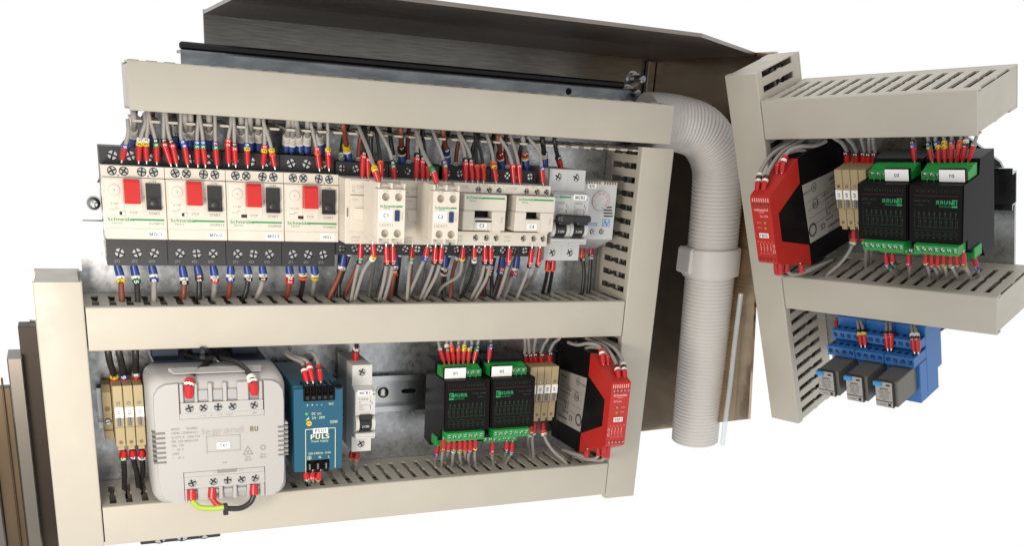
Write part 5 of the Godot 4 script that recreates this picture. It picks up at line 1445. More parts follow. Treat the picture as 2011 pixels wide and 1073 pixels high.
	wire("black wire, red ferrule at the lower right terminal of transformer TX1", "wires at the transformer", "wire_black", "red_sleeve", [], 3.35, 2.28, [Vector3(-81.2,-124.6,100.0),Vector3(-81.9,-132.3,103.0),Vector3(-85.5,-138.4,104.2),Vector3(-94.0,-141.9,105.8),Vector3(-106.7,-139.7,108.0)])
	wire("black wire, black ferrule behind the top of transformer TX1", "wires at the transformer", "wire_black", "wire_black", [], 2.16, 2.17, [Vector3(-102.3,-28.1,62.0),Vector3(-104.9,-26.1,62.0),Vector3(-115.4,-29.6,46.3),Vector3(-122.1,-29.1,35.6),Vector3(-121.3,-25.6,30.0)])
	wire("grey wire, white and brown rings, first from left at the top of power supply PSU1", "grey wires at the blue power supply", "grey", "red_sleeve", ["w2","n1"], 2.27, 1.71, [Vector3(-34.6,-41.6,90.0),Vector3(-36.1,-33.3,86.0),Vector3(-35.0,-29.6,74.0),Vector3(-39.4,-29.3,59.2),Vector3(-42.4,-27.8,47.0),Vector3(-39.4,-24.8,38.0)])
	wire("grey wire, white and red rings, second from left at the top of power supply PSU1", "grey wires at the blue power supply", "grey", "red_sleeve", ["w2","r2"], 2.27, 1.71, [Vector3(-29.9,-41.5,90.0),Vector3(-31.4,-31.2,86.0),Vector3(-31.7,-28.0,74.9),Vector3(-37.8,-28.5,56.9),Vector3(-40.8,-26.6,44.8),Vector3(-37.1,-24.9,38.0)])
	wire("grey wire, brown and red rings, third from left at the top of power supply PSU1", "grey wires at the blue power supply", "grey", "red_sleeve", ["n2","r2"], 2.27, 1.71, [Vector3(-23.4,-41.8,90.0),Vector3(-23.7,-32.6,86.0),Vector3(-22.0,-27.4,70.6),Vector3(-23.9,-24.6,58.2),Vector3(-26.8,-30.4,48.0),Vector3(-29.2,-36.8,38.0)])
	wire("grey wire, green rings, first from left at the bottom plug of power supply PSU1", "grey wires at the blue power supply", "grey", "red_sleeve", ["g5"], 2.48, 1.60, [Vector3(-35.8,-121.7,88.0),Vector3(-34.7,-128.4,88.0),Vector3(-23.6,-147.0,48.8),Vector3(-23.6,-156.0,46.8)])
	wire("grey wire, red rings, second from left at the bottom plug of power supply PSU1", "grey wires at the blue power supply", "grey", "red_sleeve", ["r2"], 2.48, 1.60, [Vector3(-30.1,-121.6,88.0),Vector3(-30.7,-127.0,88.0),Vector3(-20.2,-147.0,49.6),Vector3(-20.2,-156.0,47.6)])
	wire("grey wire, orange rings, third from left at the bottom plug of power supply PSU1", "grey wires at the blue power supply", "grey", "red_sleeve", ["o3"], 2.48, 1.60, [Vector3(-23.8,-122.1,88.0),Vector3(-25.5,-128.6,88.0),Vector3(-16.2,-147.0,50.6),Vector3(-16.2,-156.0,48.6)])
	wire("black wire, red ferrule, brown and white rings above breaker MCB3", "wires at the lone breaker", "wire_black", "red_sleeve", ["n2","w2"], 2.92, 1.94, [Vector3(18.8,-37.3,44.0),Vector3(18.7,-26.9,44.0),Vector3(18.5,-24.3,46.6),Vector3(16.9,-17.0,53.6),Vector3(16.9,-8.0,47.6)])
	wire("grey wire, dark red ferrule, orange rings, first from left below breaker MCB3", "wires at the lone breaker", "grey", "dark_red_sleeve", ["o3"], 2.38, 1.48, [Vector3(16.0,-121.9,44.0),Vector3(15.7,-127.6,44.0),Vector3(19.8,-137.8,30.5),Vector3(23.7,-147.0,18.6),Vector3(23.7,-156.0,16.6)])
	wire("grey wire, dark red ferrule, orange rings, second from left below breaker MCB3", "wires at the lone breaker", "grey", "dark_red_sleeve", ["o3"], 2.38, 1.48, [Vector3(19.5,-120.1,50.0),Vector3(18.9,-126.5,50.0),Vector3(21.7,-134.8,39.6),Vector3(25.5,-147.0,24.6),Vector3(25.5,-156.0,22.6)])
	mirrored(wire("grey wire, red ferrule, grey rings, first from left above black module D1", "wires at the black modules", "grey", "red_sleeve", ["e2"], 1.89, 1.37, [Vector3(96.6,-37.7,58.0),Vector3(92.2,-25.4,58.0),Vector3(91.7,-20.0,54.7),Vector3(91.7,-17.0,52.9),Vector3(91.7,-8.0,46.9)]), "grey wire, grey rings, seventh from left, above black module D1, right panel", Vector3.ZERO, "wires at the black modules of the right panel")
	mirrored(wire("grey wire, red ferrule, black and white rings, second from left above black module D1", "wires at the black modules", "grey", "red_sleeve", ["k2","w3"], 1.89, 1.37, [Vector3(101.4,-37.9,58.0),Vector3(98.8,-26.2,58.0),Vector3(99.2,-21.1,55.7),Vector3(100.1,-17.0,53.9),Vector3(100.1,-8.0,47.9)]), "grey wire, black and white rings, sixth from left, above black module D1, right panel", Vector3.ZERO, "wires at the black modules of the right panel")
	mirrored(wire("grey wire, red ferrule, orange rings, third from left above black module D1", "wires at the black modules", "grey", "red_sleeve", ["o3","o3"], 1.89, 1.37, [Vector3(105.9,-38.4,58.0),Vector3(103.8,-26.6,58.0),Vector3(103.4,-21.1,55.9),Vector3(104.1,-17.0,54.3),Vector3(104.1,-8.0,48.3)]), "grey wire, orange rings, fifth from left, above black module D1, right panel", Vector3.ZERO, "wires at the black modules of the right panel")
	mirrored(wire("grey wire, red ferrule, orange and purple rings, fourth from left above black module D1", "wires at the black modules", "grey", "red_sleeve", ["o3","p7"], 1.89, 1.37, [Vector3(110.4,-38.6,58.0),Vector3(109.8,-26.8,58.0),Vector3(110.4,-21.2,56.4),Vector3(111.0,-17.0,55.1),Vector3(111.0,-8.0,49.1)]), "grey wire, orange and purple rings, fourth from left, above black module D1, right panel", Vector3.ZERO, "wires at the black modules of the right panel")
	mirrored(wire("grey wire, red ferrule, yellow rings, fifth from left above black module D1", "wires at the black modules", "grey", "red_sleeve", ["y4","y4"], 1.89, 1.37, [Vector3(115.2,-38.7,58.0),Vector3(115.4,-26.9,58.0),Vector3(116.2,-21.3,56.8),Vector3(117.3,-17.0,55.9),Vector3(117.3,-8.0,49.9)]), "grey wire, yellow rings, third from left, above black module D1, right panel", Vector3.ZERO, "wires at the black modules of the right panel")
	mirrored(wire("grey wire, red ferrule, yellow and blue rings, sixth from left above black module D1", "wires at the black modules", "grey", "red_sleeve", ["y4","b6"], 1.89, 1.37, [Vector3(120.0,-38.9,58.0),Vector3(120.4,-26.9,58.0),Vector3(123.2,-21.5,56.9),Vector3(122.1,-17.1,56.0),Vector3(122.1,-8.1,50.0)]), "grey wire, yellow and blue rings, second from left, above black module D1, right panel", Vector3.ZERO, "wires at the black modules of the right panel")
	mirrored(wire("grey wire, red ferrule, green and black rings, seventh from left above black module D1", "wires at the black modules", "grey", "red_sleeve", ["g5","k0"], 1.89, 1.37, [Vector3(125.7,-38.3,58.0),Vector3(127.9,-27.3,58.0),Vector3(129.0,-21.7,56.9),Vector3(129.9,-17.3,56.0),Vector3(129.9,-8.3,50.0)]), "grey wire, green and black rings, first from left, above black module D1, right panel", Vector3.ZERO, "wires at the black modules of the right panel")
	mirrored(wire("grey wire, red ferrule, blue and brown rings above black module D2", "wires at the black modules", "grey", "red_sleeve", ["b6","n2"], 2.05, 1.37, [Vector3(140.4,-37.7,58.0),Vector3(141.0,-25.8,58.0),Vector3(142.1,-21.1,55.8),Vector3(143.4,-17.0,53.8),Vector3(143.4,-8.0,47.8)]), "grey wire, blue and brown rings, above black module D2, right panel", Vector3.ZERO, "wires at the black modules of the right panel")
	mirrored(wire("grey wire, red ferrule, green and orange rings, first from left below black module D1", "wires at the black modules", "grey", "red_sleeve", ["g5","o3"], 1.89, 1.37, [Vector3(90.9,-103.7,80.0),Vector3(90.8,-113.3,80.0),Vector3(98.1,-129.3,59.4),Vector3(106.5,-147.0,37.4),Vector3(106.5,-156.0,35.4)]), "grey wire, green and orange rings, seventh from left, below black module D1, right panel", Vector3.ZERO, "wires at the black modules of the right panel")
	mirrored(wire("grey wire, red ferrule, green and purple rings, second from left below black module D1", "wires at the black modules", "grey", "red_sleeve", ["g5","p7"], 1.89, 1.37, [Vector3(96.5,-104.1,80.0),Vector3(95.7,-114.9,80.0),Vector3(109.9,-136.1,42.3),Vector3(117.1,-147.0,23.5),Vector3(117.1,-156.0,21.5)]), "grey wire, green and purple rings, sixth from left, below black module D1, right panel", Vector3.ZERO, "wires at the black modules of the right panel")
	mirrored(wire("grey wire, red ferrule, green and white rings, third from left below black module D1", "wires at the black modules", "grey", "red_sleeve", ["g5","w0"], 1.89, 1.37, [Vector3(101.3,-104.4,80.0),Vector3(101.2,-114.7,80.0),Vector3(108.1,-129.5,61.3),Vector3(116.2,-147.0,39.7),Vector3(116.2,-156.0,37.7)]), "grey wire, green and white rings, fifth from left, below black module D1, right panel", Vector3.ZERO, "wires at the black modules of the right panel")
	mirrored(wire("grey wire, red ferrule, green and yellow rings, fourth from left below black module D1", "wires at the black modules", "grey", "red_sleeve", ["g5","y4"], 1.89, 1.37, [Vector3(106.9,-104.8,80.0),Vector3(107.1,-115.2,80.0),Vector3(116.3,-130.7,59.5),Vector3(126.8,-147.0,38.6),Vector3(126.8,-156.0,36.6)]), "grey wire, green and yellow rings, fourth from left, below black module D1, right panel", Vector3.ZERO, "wires at the black modules of the right panel")
	mirrored(wire("grey wire, red ferrule, orange rings, fifth from left below black module D1", "wires at the black modules", "grey", "red_sleeve", ["o3"], 1.89, 1.37, [Vector3(111.6,-104.8,80.0),Vector3(112.4,-115.6,80.0),Vector3(123.4,-131.8,54.4),Vector3(133.6,-147.0,31.1),Vector3(133.6,-156.0,29.1)]), "grey wire, orange rings, third from left, below black module D1, right panel", Vector3.ZERO, "wires at the black modules of the right panel")
	mirrored(wire("grey wire, red ferrule, orange and blue rings, sixth from left below black module D1", "wires at the black modules", "grey", "red_sleeve", ["o3","b6"], 1.89, 1.37, [Vector3(116.8,-105.2,80.0),Vector3(117.3,-115.9,80.0),Vector3(124.8,-131.7,58.7),Vector3(135.4,-147.0,38.8),Vector3(135.4,-156.0,36.8)]), "grey wire, orange and blue rings, second from left, below black module D1, right panel", Vector3.ZERO, "wires at the black modules of the right panel")
	mirrored(wire("grey wire, red ferrule, yellow and purple rings, seventh from left below black module D1", "wires at the black modules", "grey", "red_sleeve", ["y4","p7"], 1.89, 1.37, [Vector3(121.7,-105.1,80.0),Vector3(122.3,-114.8,80.0),Vector3(130.0,-129.8,61.9),Vector3(140.3,-147.0,41.8),Vector3(140.3,-156.0,39.8)]), "grey wire, yellow and purple rings, first from left, below black module D1, right panel", Vector3.ZERO, "wires at the black modules of the right panel")
	mirrored(wire("grey wire, red ferrule, blue rings below the rear plug of black module D1", "wires at the black modules", "grey", "red_sleeve", ["b6","b6"], 1.89, 1.37, [Vector3(97.1,-120.8,50.0),Vector3(95.8,-128.7,50.0),Vector3(99.1,-138.7,39.5),Vector3(103.1,-147.0,31.2),Vector3(103.1,-156.0,29.2)]), "grey wire, blue rings, below the rear plug of black module D1, right panel", Vector3.ZERO, "wires at the black modules of the right panel")
	mirrored(wire("grey wire, red ferrule, blue and orange rings, first from left below black module D2", "wires at the black modules", "grey", "red_sleeve", ["b6","o3"], 2.16, 1.37, [Vector3(148.1,-117.2,60.0),Vector3(148.3,-126.2,60.0),Vector3(153.0,-136.5,51.3),Vector3(158.7,-147.0,42.5),Vector3(158.7,-156.0,40.5)]), "grey wire, blue and orange rings, third from left, below black module D2, right panel", Vector3.ZERO, "wires at the black modules of the right panel")
	mirrored(wire("grey wire, red ferrule, black and green rings, second from left below black module D2", "wires at the black modules", "grey", "red_sleeve", ["k0","g5"], 2.16, 1.37, [Vector3(163.2,-118.0,60.0),Vector3(163.0,-126.1,60.0),Vector3(171.3,-140.7,41.4),Vector3(174.0,-147.0,33.1),Vector3(174.0,-156.0,31.1)]), "grey wire, black and green rings, second from left, below black module D2, right panel", Vector3.ZERO, "wires at the black modules of the right panel")
	mirrored(wire("grey wire, red ferrule, blue and green rings, third from left below black module D2", "wires at the black modules", "grey", "red_sleeve", ["b6","g5"], 2.16, 1.37, [Vector3(169.2,-118.4,60.0),Vector3(168.4,-129.0,60.0),Vector3(170.2,-137.9,51.0),Vector3(171.8,-147.0,41.9),Vector3(171.8,-156.0,39.9)]), "grey wire, blue and green rings, first from left, below black module D2, right panel", Vector3.ZERO, "wires at the black modules of the right panel")
	mirrored(wire("grey wire, red ferrule, brown rings, first from left above fuse holders F4-F7", "wires at the fuse holders", "grey", "red_sleeve", ["n2"], 2.81, 1.60, [Vector3(187.1,-51.4,40.0),Vector3(184.9,-37.9,40.0),Vector3(181.8,-29.4,46.8),Vector3(176.1,-18.0,56.0),Vector3(176.1,-9.0,50.0)]), "grey wire, brown rings, fifth from left, above fuse holders F4-F7, right panel", Vector3.ZERO, "wires at the fuse holders of the right panel")
	mirrored(wire("grey wire, red ferrule, brown rings, second from left above fuse holders F4-F7", "wires at the fuse holders", "grey", "red_sleeve", ["n2"], 2.81, 1.60, [Vector3(192.7,-50.8,40.0),Vector3(190.1,-38.1,40.0),Vector3(185.9,-29.5,46.8),Vector3(179.8,-18.1,56.0),Vector3(179.8,-9.1,50.0)]), "grey wire, brown rings, fourth from left, above fuse holders F4-F7, right panel", Vector3.ZERO, "wires at the fuse holders of the right panel")
	mirrored(wire("grey wire, red ferrule, brown rings, third from left above fuse holders F4-F7", "wires at the fuse holders", "grey", "red_sleeve", ["n2"], 2.81, 1.60, [Vector3(197.5,-51.0,40.0),Vector3(194.7,-37.6,40.0),Vector3(191.6,-29.9,46.1),Vector3(187.3,-17.7,56.0),Vector3(187.3,-8.7,50.0)]), "grey wire, brown rings, third from left, above fuse holders F4-F7, right panel", Vector3.ZERO, "wires at the fuse holders of the right panel")
	mirrored(wire("grey wire, red ferrule, brown rings, fourth from left above fuse holders F4-F7", "wires at the fuse holders", "grey", "red_sleeve", ["n2"], 2.81, 1.60, [Vector3(203.9,-50.6,40.0),Vector3(201.9,-37.9,40.0),Vector3(200.4,-27.2,48.3),Vector3(200.6,-18.0,56.0),Vector3(200.6,-9.0,50.0)]), "grey wire, brown rings, second from left, above fuse holders F4-F7, right panel", Vector3.ZERO, "wires at the fuse holders of the right panel")
	mirrored(wire("grey wire, red ferrule, brown rings, fifth from left above fuse holders F4-F7", "wires at the fuse holders", "grey", "red_sleeve", ["n2"], 2.81, 1.60, [Vector3(212.6,-50.3,40.0),Vector3(211.0,-36.9,40.0),Vector3(210.7,-26.3,48.0),Vector3(213.4,-17.8,56.0),Vector3(213.4,-8.8,50.0)]), "grey wire, brown rings, first from left, above fuse holders F4-F7, right panel", Vector3.ZERO, "wires at the fuse holders of the right panel")
	mirrored(wire("grey wire, red ferrule, red and white rings, first from left below fuse holders F4-F7", "wires at the fuse holders", "grey", "red_sleeve", ["r2","w0"], 2.70, 1.71, [Vector3(196.6,-106.8,42.0),Vector3(197.0,-115.9,42.0),Vector3(197.7,-126.2,34.8),Vector3(208.2,-147.0,21.8),Vector3(208.2,-156.0,19.8)]), "grey wire, red and white rings, third from left, below fuse holders F4-F7, right panel", Vector3.ZERO, "wires at the fuse holders of the right panel")
	mirrored(wire("grey wire, red ferrule, orange and green rings, second from left below fuse holders F4-F7", "wires at the fuse holders", "grey", "red_sleeve", ["o3","g5"], 2.70, 1.71, [Vector3(200.7,-106.2,42.0),Vector3(200.1,-115.4,42.0),Vector3(201.1,-125.4,38.0),Vector3(208.1,-147.0,29.8),Vector3(208.1,-156.0,27.8)]), "grey wire, orange and green rings, second from left, below fuse holders F4-F7, right panel", Vector3.ZERO, "wires at the fuse holders of the right panel")
	mirrored(wire("grey wire, red ferrule, orange and white rings, third from left below fuse holders F4-F7", "wires at the fuse holders", "grey", "red_sleeve", ["o3","w0"], 2.70, 1.71, [Vector3(209.6,-106.7,42.0),Vector3(210.4,-116.1,42.0),Vector3(213.1,-125.2,45.4),Vector3(220.3,-135.7,50.0),Vector3(232.7,-147.5,56.0),Vector3(232.7,-156.5,54.0)]), "grey wire, orange and white rings, first from left, below fuse holders F4-F7, right panel", Vector3.ZERO, "wires at the fuse holders of the right panel")
	mirrored(wire("grey wire, red ferrule, white and red rings, first from left atop the red relay", "wires at the red safety relay", "grey", "red_sleeve", ["w2","r2"], 2.48, 1.71, [Vector3(242.1,-36.8,92.0),Vector3(241.9,-27.2,88.0),Vector3(242.7,-22.8,78.1),Vector3(239.0,-23.0,65.8),Vector3(234.5,-27.4,51.5),Vector3(230.7,-27.4,40.0)]), "grey wire, white and red rings, fourth from left, atop the red relay, right panel", Vector3.ZERO, "wires at the red safety relay of the right panel")
	mirrored(wire("grey wire, red ferrule, red rings, second from left atop the red relay", "wires at the red safety relay", "grey", "red_sleeve", ["r2"], 2.48, 1.71, [Vector3(247.2,-37.0,92.0),Vector3(247.3,-30.4,88.0),Vector3(247.4,-25.8,76.4),Vector3(242.4,-28.1,60.5),Vector3(240.6,-35.0,49.5),Vector3(241.3,-28.6,36.0)]), "grey wire, red rings, third from left, atop the red relay, right panel", Vector3.ZERO, "wires at the red safety relay of the right panel")
	mirrored(wire("grey wire, red ferrule, white and brown rings, third from left atop the red relay", "wires at the red safety relay", "grey", "red_sleeve", ["w2","n1"], 2.48, 1.71, [Vector3(248.2,-45.4,112.0),Vector3(248.2,-37.7,108.0),Vector3(251.8,-32.0,94.6),Vector3(252.5,-25.1,74.5),Vector3(249.1,-23.3,57.4),Vector3(246.7,-22.1,46.0)]), "grey wire, white and brown rings, second from left, atop the red relay, right panel", Vector3.ZERO, "wires at the red safety relay of the right panel")
	mirrored(wire("grey wire, red ferrule, white and brown rings, fourth from left atop the red relay", "wires at the red safety relay", "grey", "red_sleeve", ["w2","n1","w9"], 2.48, 1.71, [Vector3(254.6,-45.7,112.0),Vector3(255.0,-38.0,108.0),Vector3(259.4,-32.1,95.6),Vector3(260.0,-25.6,78.7),Vector3(256.4,-23.1,62.0),Vector3(252.3,-21.6,46.0)]), "grey wire, white and brown rings, first from left, atop the red relay, right panel", Vector3.ZERO, "wires at the red safety relay of the right panel")
	mirrored(wire("grey wire, red ferrule, first from left under the red relay", "wires at the red safety relay", "grey", "red_sleeve", [], 2.59, 1.60, [Vector3(236.3,-122.1,88.0),Vector3(236.8,-130.0,86.0),Vector3(236.4,-131.1,78.9),Vector3(235.1,-133.9,62.7),Vector3(233.4,-136.6,44.0)]), "grey wire, fourth from left, under the red relay, right panel", Vector3.ZERO, "wires at the red safety relay of the right panel")
	mirrored(wire("grey wire, red ferrule, second from left under the red relay", "wires at the red safety relay", "grey", "red_sleeve", [], 2.59, 1.60, [Vector3(238.4,-113.4,105.0),Vector3(241.1,-122.6,103.0),Vector3(242.5,-130.7,91.2),Vector3(241.2,-136.5,68.2),Vector3(239.5,-139.8,44.0)]), "grey wire, third from left, under the red relay, right panel", Vector3.ZERO, "wires at the red safety relay of the right panel")
	mirrored(wire("grey wire, red ferrule, third from left under the red relay", "wires at the red safety relay", "grey", "red_sleeve", [], 2.59, 1.60, [Vector3(240.3,-110.6,112.0),Vector3(242.5,-122.3,110.0),Vector3(245.0,-128.6,101.7),Vector3(245.8,-137.0,75.6),Vector3(245.9,-145.1,44.0)]), "grey wire, second from left, under the red relay, right panel", Vector3.ZERO, "wires at the red safety relay of the right panel")
	mirrored(wire("grey wire, red ferrule, fourth from left under the red relay", "wires at the red safety relay", "grey", "red_sleeve", [], 2.59, 1.60, [Vector3(244.5,-110.9,112.0),Vector3(245.8,-122.6,110.0),Vector3(249.5,-130.2,96.3),Vector3(252.7,-136.8,78.9),Vector3(258.0,-148.2,44.0)]), "grey wire, first from left, under the red relay, right panel", Vector3.ZERO, "wires at the red safety relay of the right panel")
	onto_right(wire("grey wire, red ferrule, first from left above the right blue sockets", "wires at the blue relay sockets", "grey", "red_sleeve", [], 2.27, 1.37, [Vector3(231.9,-204.4,48.0),Vector3(234.2,-199.0,44.0),Vector3(240.7,-202.1,34.0)]))
	onto_right(wire("grey wire, red ferrule, second from left above the right blue sockets", "wires at the blue relay sockets", "grey", "red_sleeve", [], 2.27, 1.37, [Vector3(228.0,-203.9,48.0),Vector3(229.9,-198.4,44.0),Vector3(236.3,-201.5,34.0)]))
	onto_right(wire("grey wire, red ferrule, yellow and black rings, third from left above the right blue sockets", "wires at the blue relay sockets", "grey", "red_sleeve", ["y4","k0"], 2.27, 1.37, [Vector3(197.5,-209.6,64.0),Vector3(200.4,-200.8,60.0),Vector3(204.8,-196.6,54.6),Vector3(208.2,-192.7,50.0)]))
	onto_right(wire("grey wire, red ferrule, yellow and black rings, fourth from left above the right blue sockets", "wires at the blue relay sockets", "grey", "red_sleeve", ["y4","k0"], 2.27, 1.37, [Vector3(193.4,-209.0,64.0),Vector3(196.0,-199.8,60.0),Vector3(200.9,-195.3,54.2),Vector3(205.0,-192.3,50.0)]))
	onto_right(wire("grey wire, red ferrule, red and brown rings, fifth from left above the right blue sockets", "wires at the blue relay sockets", "grey", "red_sleeve", ["r2","n1"], 2.27, 1.37, [Vector3(170.9,-208.8,64.0),Vector3(173.6,-198.8,60.0),Vector3(176.4,-194.5,54.7),Vector3(179.0,-190.7,50.0)]))
	onto_right(wire("grey wire, red ferrule, red and brown rings, sixth from left above the right blue sockets", "wires at the blue relay sockets", "grey", "red_sleeve", ["r2","n1"], 2.27, 1.37, [Vector3(167.4,-208.3,64.0),Vector3(169.0,-197.7,60.0),Vector3(172.5,-193.9,54.6),Vector3(175.2,-190.5,50.0)]))
	onto_right(wire("grey wire, red ferrule, seventh from left above the right blue sockets", "wires at the blue relay sockets", "grey", "red_sleeve", [], 2.27, 1.37, [Vector3(169.4,-204.0,48.0),Vector3(171.2,-197.0,44.0),Vector3(177.0,-199.8,34.0)]))
	onto_right(wire("grey wire, red ferrule, black and white rings, eighth from left above the right blue sockets", "wires at the blue relay sockets", "grey", "red_sleeve", ["k0","w2"], 2.27, 1.37, [Vector3(145.3,-207.9,64.0),Vector3(148.3,-196.9,60.0),Vector3(151.9,-193.0,54.3),Vector3(155.1,-190.1,50.0)]))
	onto_right(wire("grey wire, red ferrule, black and white rings, ninth from left above the right blue sockets", "wires at the blue relay sockets", "grey", "red_sleeve", ["k0","w2"], 2.27, 1.37, [Vector3(141.6,-207.8,64.0),Vector3(144.4,-196.3,60.0),Vector3(148.5,-192.6,54.2),Vector3(152.0,-190.1,50.0)]))
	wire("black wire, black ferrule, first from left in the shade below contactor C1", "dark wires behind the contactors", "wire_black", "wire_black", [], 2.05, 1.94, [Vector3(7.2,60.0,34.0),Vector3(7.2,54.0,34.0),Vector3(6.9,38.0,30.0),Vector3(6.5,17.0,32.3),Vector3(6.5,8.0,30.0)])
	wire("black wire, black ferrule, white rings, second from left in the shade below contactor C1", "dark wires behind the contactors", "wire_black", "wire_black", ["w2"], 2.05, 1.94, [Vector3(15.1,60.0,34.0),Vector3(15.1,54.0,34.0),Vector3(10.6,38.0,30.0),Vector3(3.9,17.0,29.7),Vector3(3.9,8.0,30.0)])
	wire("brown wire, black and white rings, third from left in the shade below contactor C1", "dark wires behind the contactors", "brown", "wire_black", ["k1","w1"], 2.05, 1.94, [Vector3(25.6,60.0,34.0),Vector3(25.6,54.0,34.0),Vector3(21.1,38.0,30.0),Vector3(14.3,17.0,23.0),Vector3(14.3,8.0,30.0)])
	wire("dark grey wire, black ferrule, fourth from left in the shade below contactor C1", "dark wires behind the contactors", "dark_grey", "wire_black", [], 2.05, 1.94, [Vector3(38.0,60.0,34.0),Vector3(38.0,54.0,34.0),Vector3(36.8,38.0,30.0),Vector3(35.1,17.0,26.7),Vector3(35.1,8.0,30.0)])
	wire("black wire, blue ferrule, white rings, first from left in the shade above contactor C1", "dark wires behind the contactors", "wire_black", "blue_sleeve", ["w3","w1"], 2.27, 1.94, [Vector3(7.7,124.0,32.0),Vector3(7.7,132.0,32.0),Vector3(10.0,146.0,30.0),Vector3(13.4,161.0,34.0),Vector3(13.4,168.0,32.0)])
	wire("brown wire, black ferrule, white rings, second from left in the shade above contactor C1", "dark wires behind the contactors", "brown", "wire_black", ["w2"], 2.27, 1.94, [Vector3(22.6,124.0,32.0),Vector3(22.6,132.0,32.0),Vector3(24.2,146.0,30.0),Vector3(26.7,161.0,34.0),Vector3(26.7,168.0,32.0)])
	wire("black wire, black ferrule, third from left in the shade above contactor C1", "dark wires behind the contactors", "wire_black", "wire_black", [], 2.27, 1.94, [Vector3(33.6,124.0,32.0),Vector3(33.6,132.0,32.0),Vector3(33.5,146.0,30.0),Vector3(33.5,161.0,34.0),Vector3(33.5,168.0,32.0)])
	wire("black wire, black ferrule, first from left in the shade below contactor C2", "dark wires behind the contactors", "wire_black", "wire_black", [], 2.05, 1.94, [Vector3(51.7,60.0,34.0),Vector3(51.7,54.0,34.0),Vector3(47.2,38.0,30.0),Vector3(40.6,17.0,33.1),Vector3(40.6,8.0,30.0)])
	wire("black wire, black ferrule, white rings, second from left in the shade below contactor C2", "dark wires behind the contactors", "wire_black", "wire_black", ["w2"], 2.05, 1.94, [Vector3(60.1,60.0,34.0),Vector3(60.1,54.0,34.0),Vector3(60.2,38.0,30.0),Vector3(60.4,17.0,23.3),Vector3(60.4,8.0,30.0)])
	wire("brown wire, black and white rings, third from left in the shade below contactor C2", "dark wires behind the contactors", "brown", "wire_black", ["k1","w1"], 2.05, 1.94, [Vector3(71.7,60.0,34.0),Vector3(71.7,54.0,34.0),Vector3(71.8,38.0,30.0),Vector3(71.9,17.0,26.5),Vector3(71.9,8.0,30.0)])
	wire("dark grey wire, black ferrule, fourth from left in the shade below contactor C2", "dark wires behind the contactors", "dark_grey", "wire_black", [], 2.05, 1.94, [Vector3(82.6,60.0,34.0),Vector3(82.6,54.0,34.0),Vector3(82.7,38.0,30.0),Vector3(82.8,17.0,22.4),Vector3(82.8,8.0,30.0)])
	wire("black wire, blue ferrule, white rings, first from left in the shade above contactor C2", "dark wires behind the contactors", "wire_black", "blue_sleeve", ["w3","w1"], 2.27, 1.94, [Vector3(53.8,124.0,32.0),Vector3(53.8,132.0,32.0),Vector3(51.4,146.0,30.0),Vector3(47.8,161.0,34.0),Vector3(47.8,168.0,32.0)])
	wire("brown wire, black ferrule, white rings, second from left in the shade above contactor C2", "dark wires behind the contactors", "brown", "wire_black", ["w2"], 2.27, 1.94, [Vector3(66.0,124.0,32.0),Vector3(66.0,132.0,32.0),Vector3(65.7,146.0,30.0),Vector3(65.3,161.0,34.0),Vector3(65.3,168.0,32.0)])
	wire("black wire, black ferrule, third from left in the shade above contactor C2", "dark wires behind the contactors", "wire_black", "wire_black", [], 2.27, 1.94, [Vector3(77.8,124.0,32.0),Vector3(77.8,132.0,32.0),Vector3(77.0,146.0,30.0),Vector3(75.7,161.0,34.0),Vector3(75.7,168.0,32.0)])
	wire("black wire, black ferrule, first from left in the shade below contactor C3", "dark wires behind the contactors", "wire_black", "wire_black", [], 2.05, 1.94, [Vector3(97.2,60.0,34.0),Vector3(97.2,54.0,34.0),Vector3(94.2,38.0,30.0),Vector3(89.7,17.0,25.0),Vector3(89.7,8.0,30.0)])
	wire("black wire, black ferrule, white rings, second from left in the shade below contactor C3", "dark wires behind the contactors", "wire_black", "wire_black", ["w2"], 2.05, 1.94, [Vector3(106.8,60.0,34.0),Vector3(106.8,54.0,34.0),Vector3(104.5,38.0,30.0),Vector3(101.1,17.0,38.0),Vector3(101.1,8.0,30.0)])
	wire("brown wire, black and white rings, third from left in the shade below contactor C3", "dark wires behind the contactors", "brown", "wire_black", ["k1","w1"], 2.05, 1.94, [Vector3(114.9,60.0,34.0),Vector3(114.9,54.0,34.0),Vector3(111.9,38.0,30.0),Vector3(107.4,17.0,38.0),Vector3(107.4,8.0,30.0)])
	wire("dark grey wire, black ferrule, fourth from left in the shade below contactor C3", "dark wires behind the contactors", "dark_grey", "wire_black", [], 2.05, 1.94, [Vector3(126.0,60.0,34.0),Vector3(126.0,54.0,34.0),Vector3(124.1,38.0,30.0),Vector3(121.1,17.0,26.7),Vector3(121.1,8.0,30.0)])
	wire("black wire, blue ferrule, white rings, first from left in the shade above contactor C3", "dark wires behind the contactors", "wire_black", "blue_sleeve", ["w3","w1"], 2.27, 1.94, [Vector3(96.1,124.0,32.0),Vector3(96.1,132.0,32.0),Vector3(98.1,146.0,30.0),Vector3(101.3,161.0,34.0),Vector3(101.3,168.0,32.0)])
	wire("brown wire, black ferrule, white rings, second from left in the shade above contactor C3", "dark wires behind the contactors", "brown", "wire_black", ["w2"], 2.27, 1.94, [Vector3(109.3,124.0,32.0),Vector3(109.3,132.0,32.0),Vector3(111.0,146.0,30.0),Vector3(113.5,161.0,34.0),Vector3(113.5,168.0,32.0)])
	wire("black wire, black ferrule, third from left in the shade above contactor C3", "dark wires behind the contactors", "wire_black", "wire_black", [], 2.27, 1.94, [Vector3(123.5,124.0,32.0),Vector3(123.5,132.0,32.0),Vector3(125.6,146.0,30.0),Vector3(128.9,161.0,34.0),Vector3(128.9,168.0,32.0)])
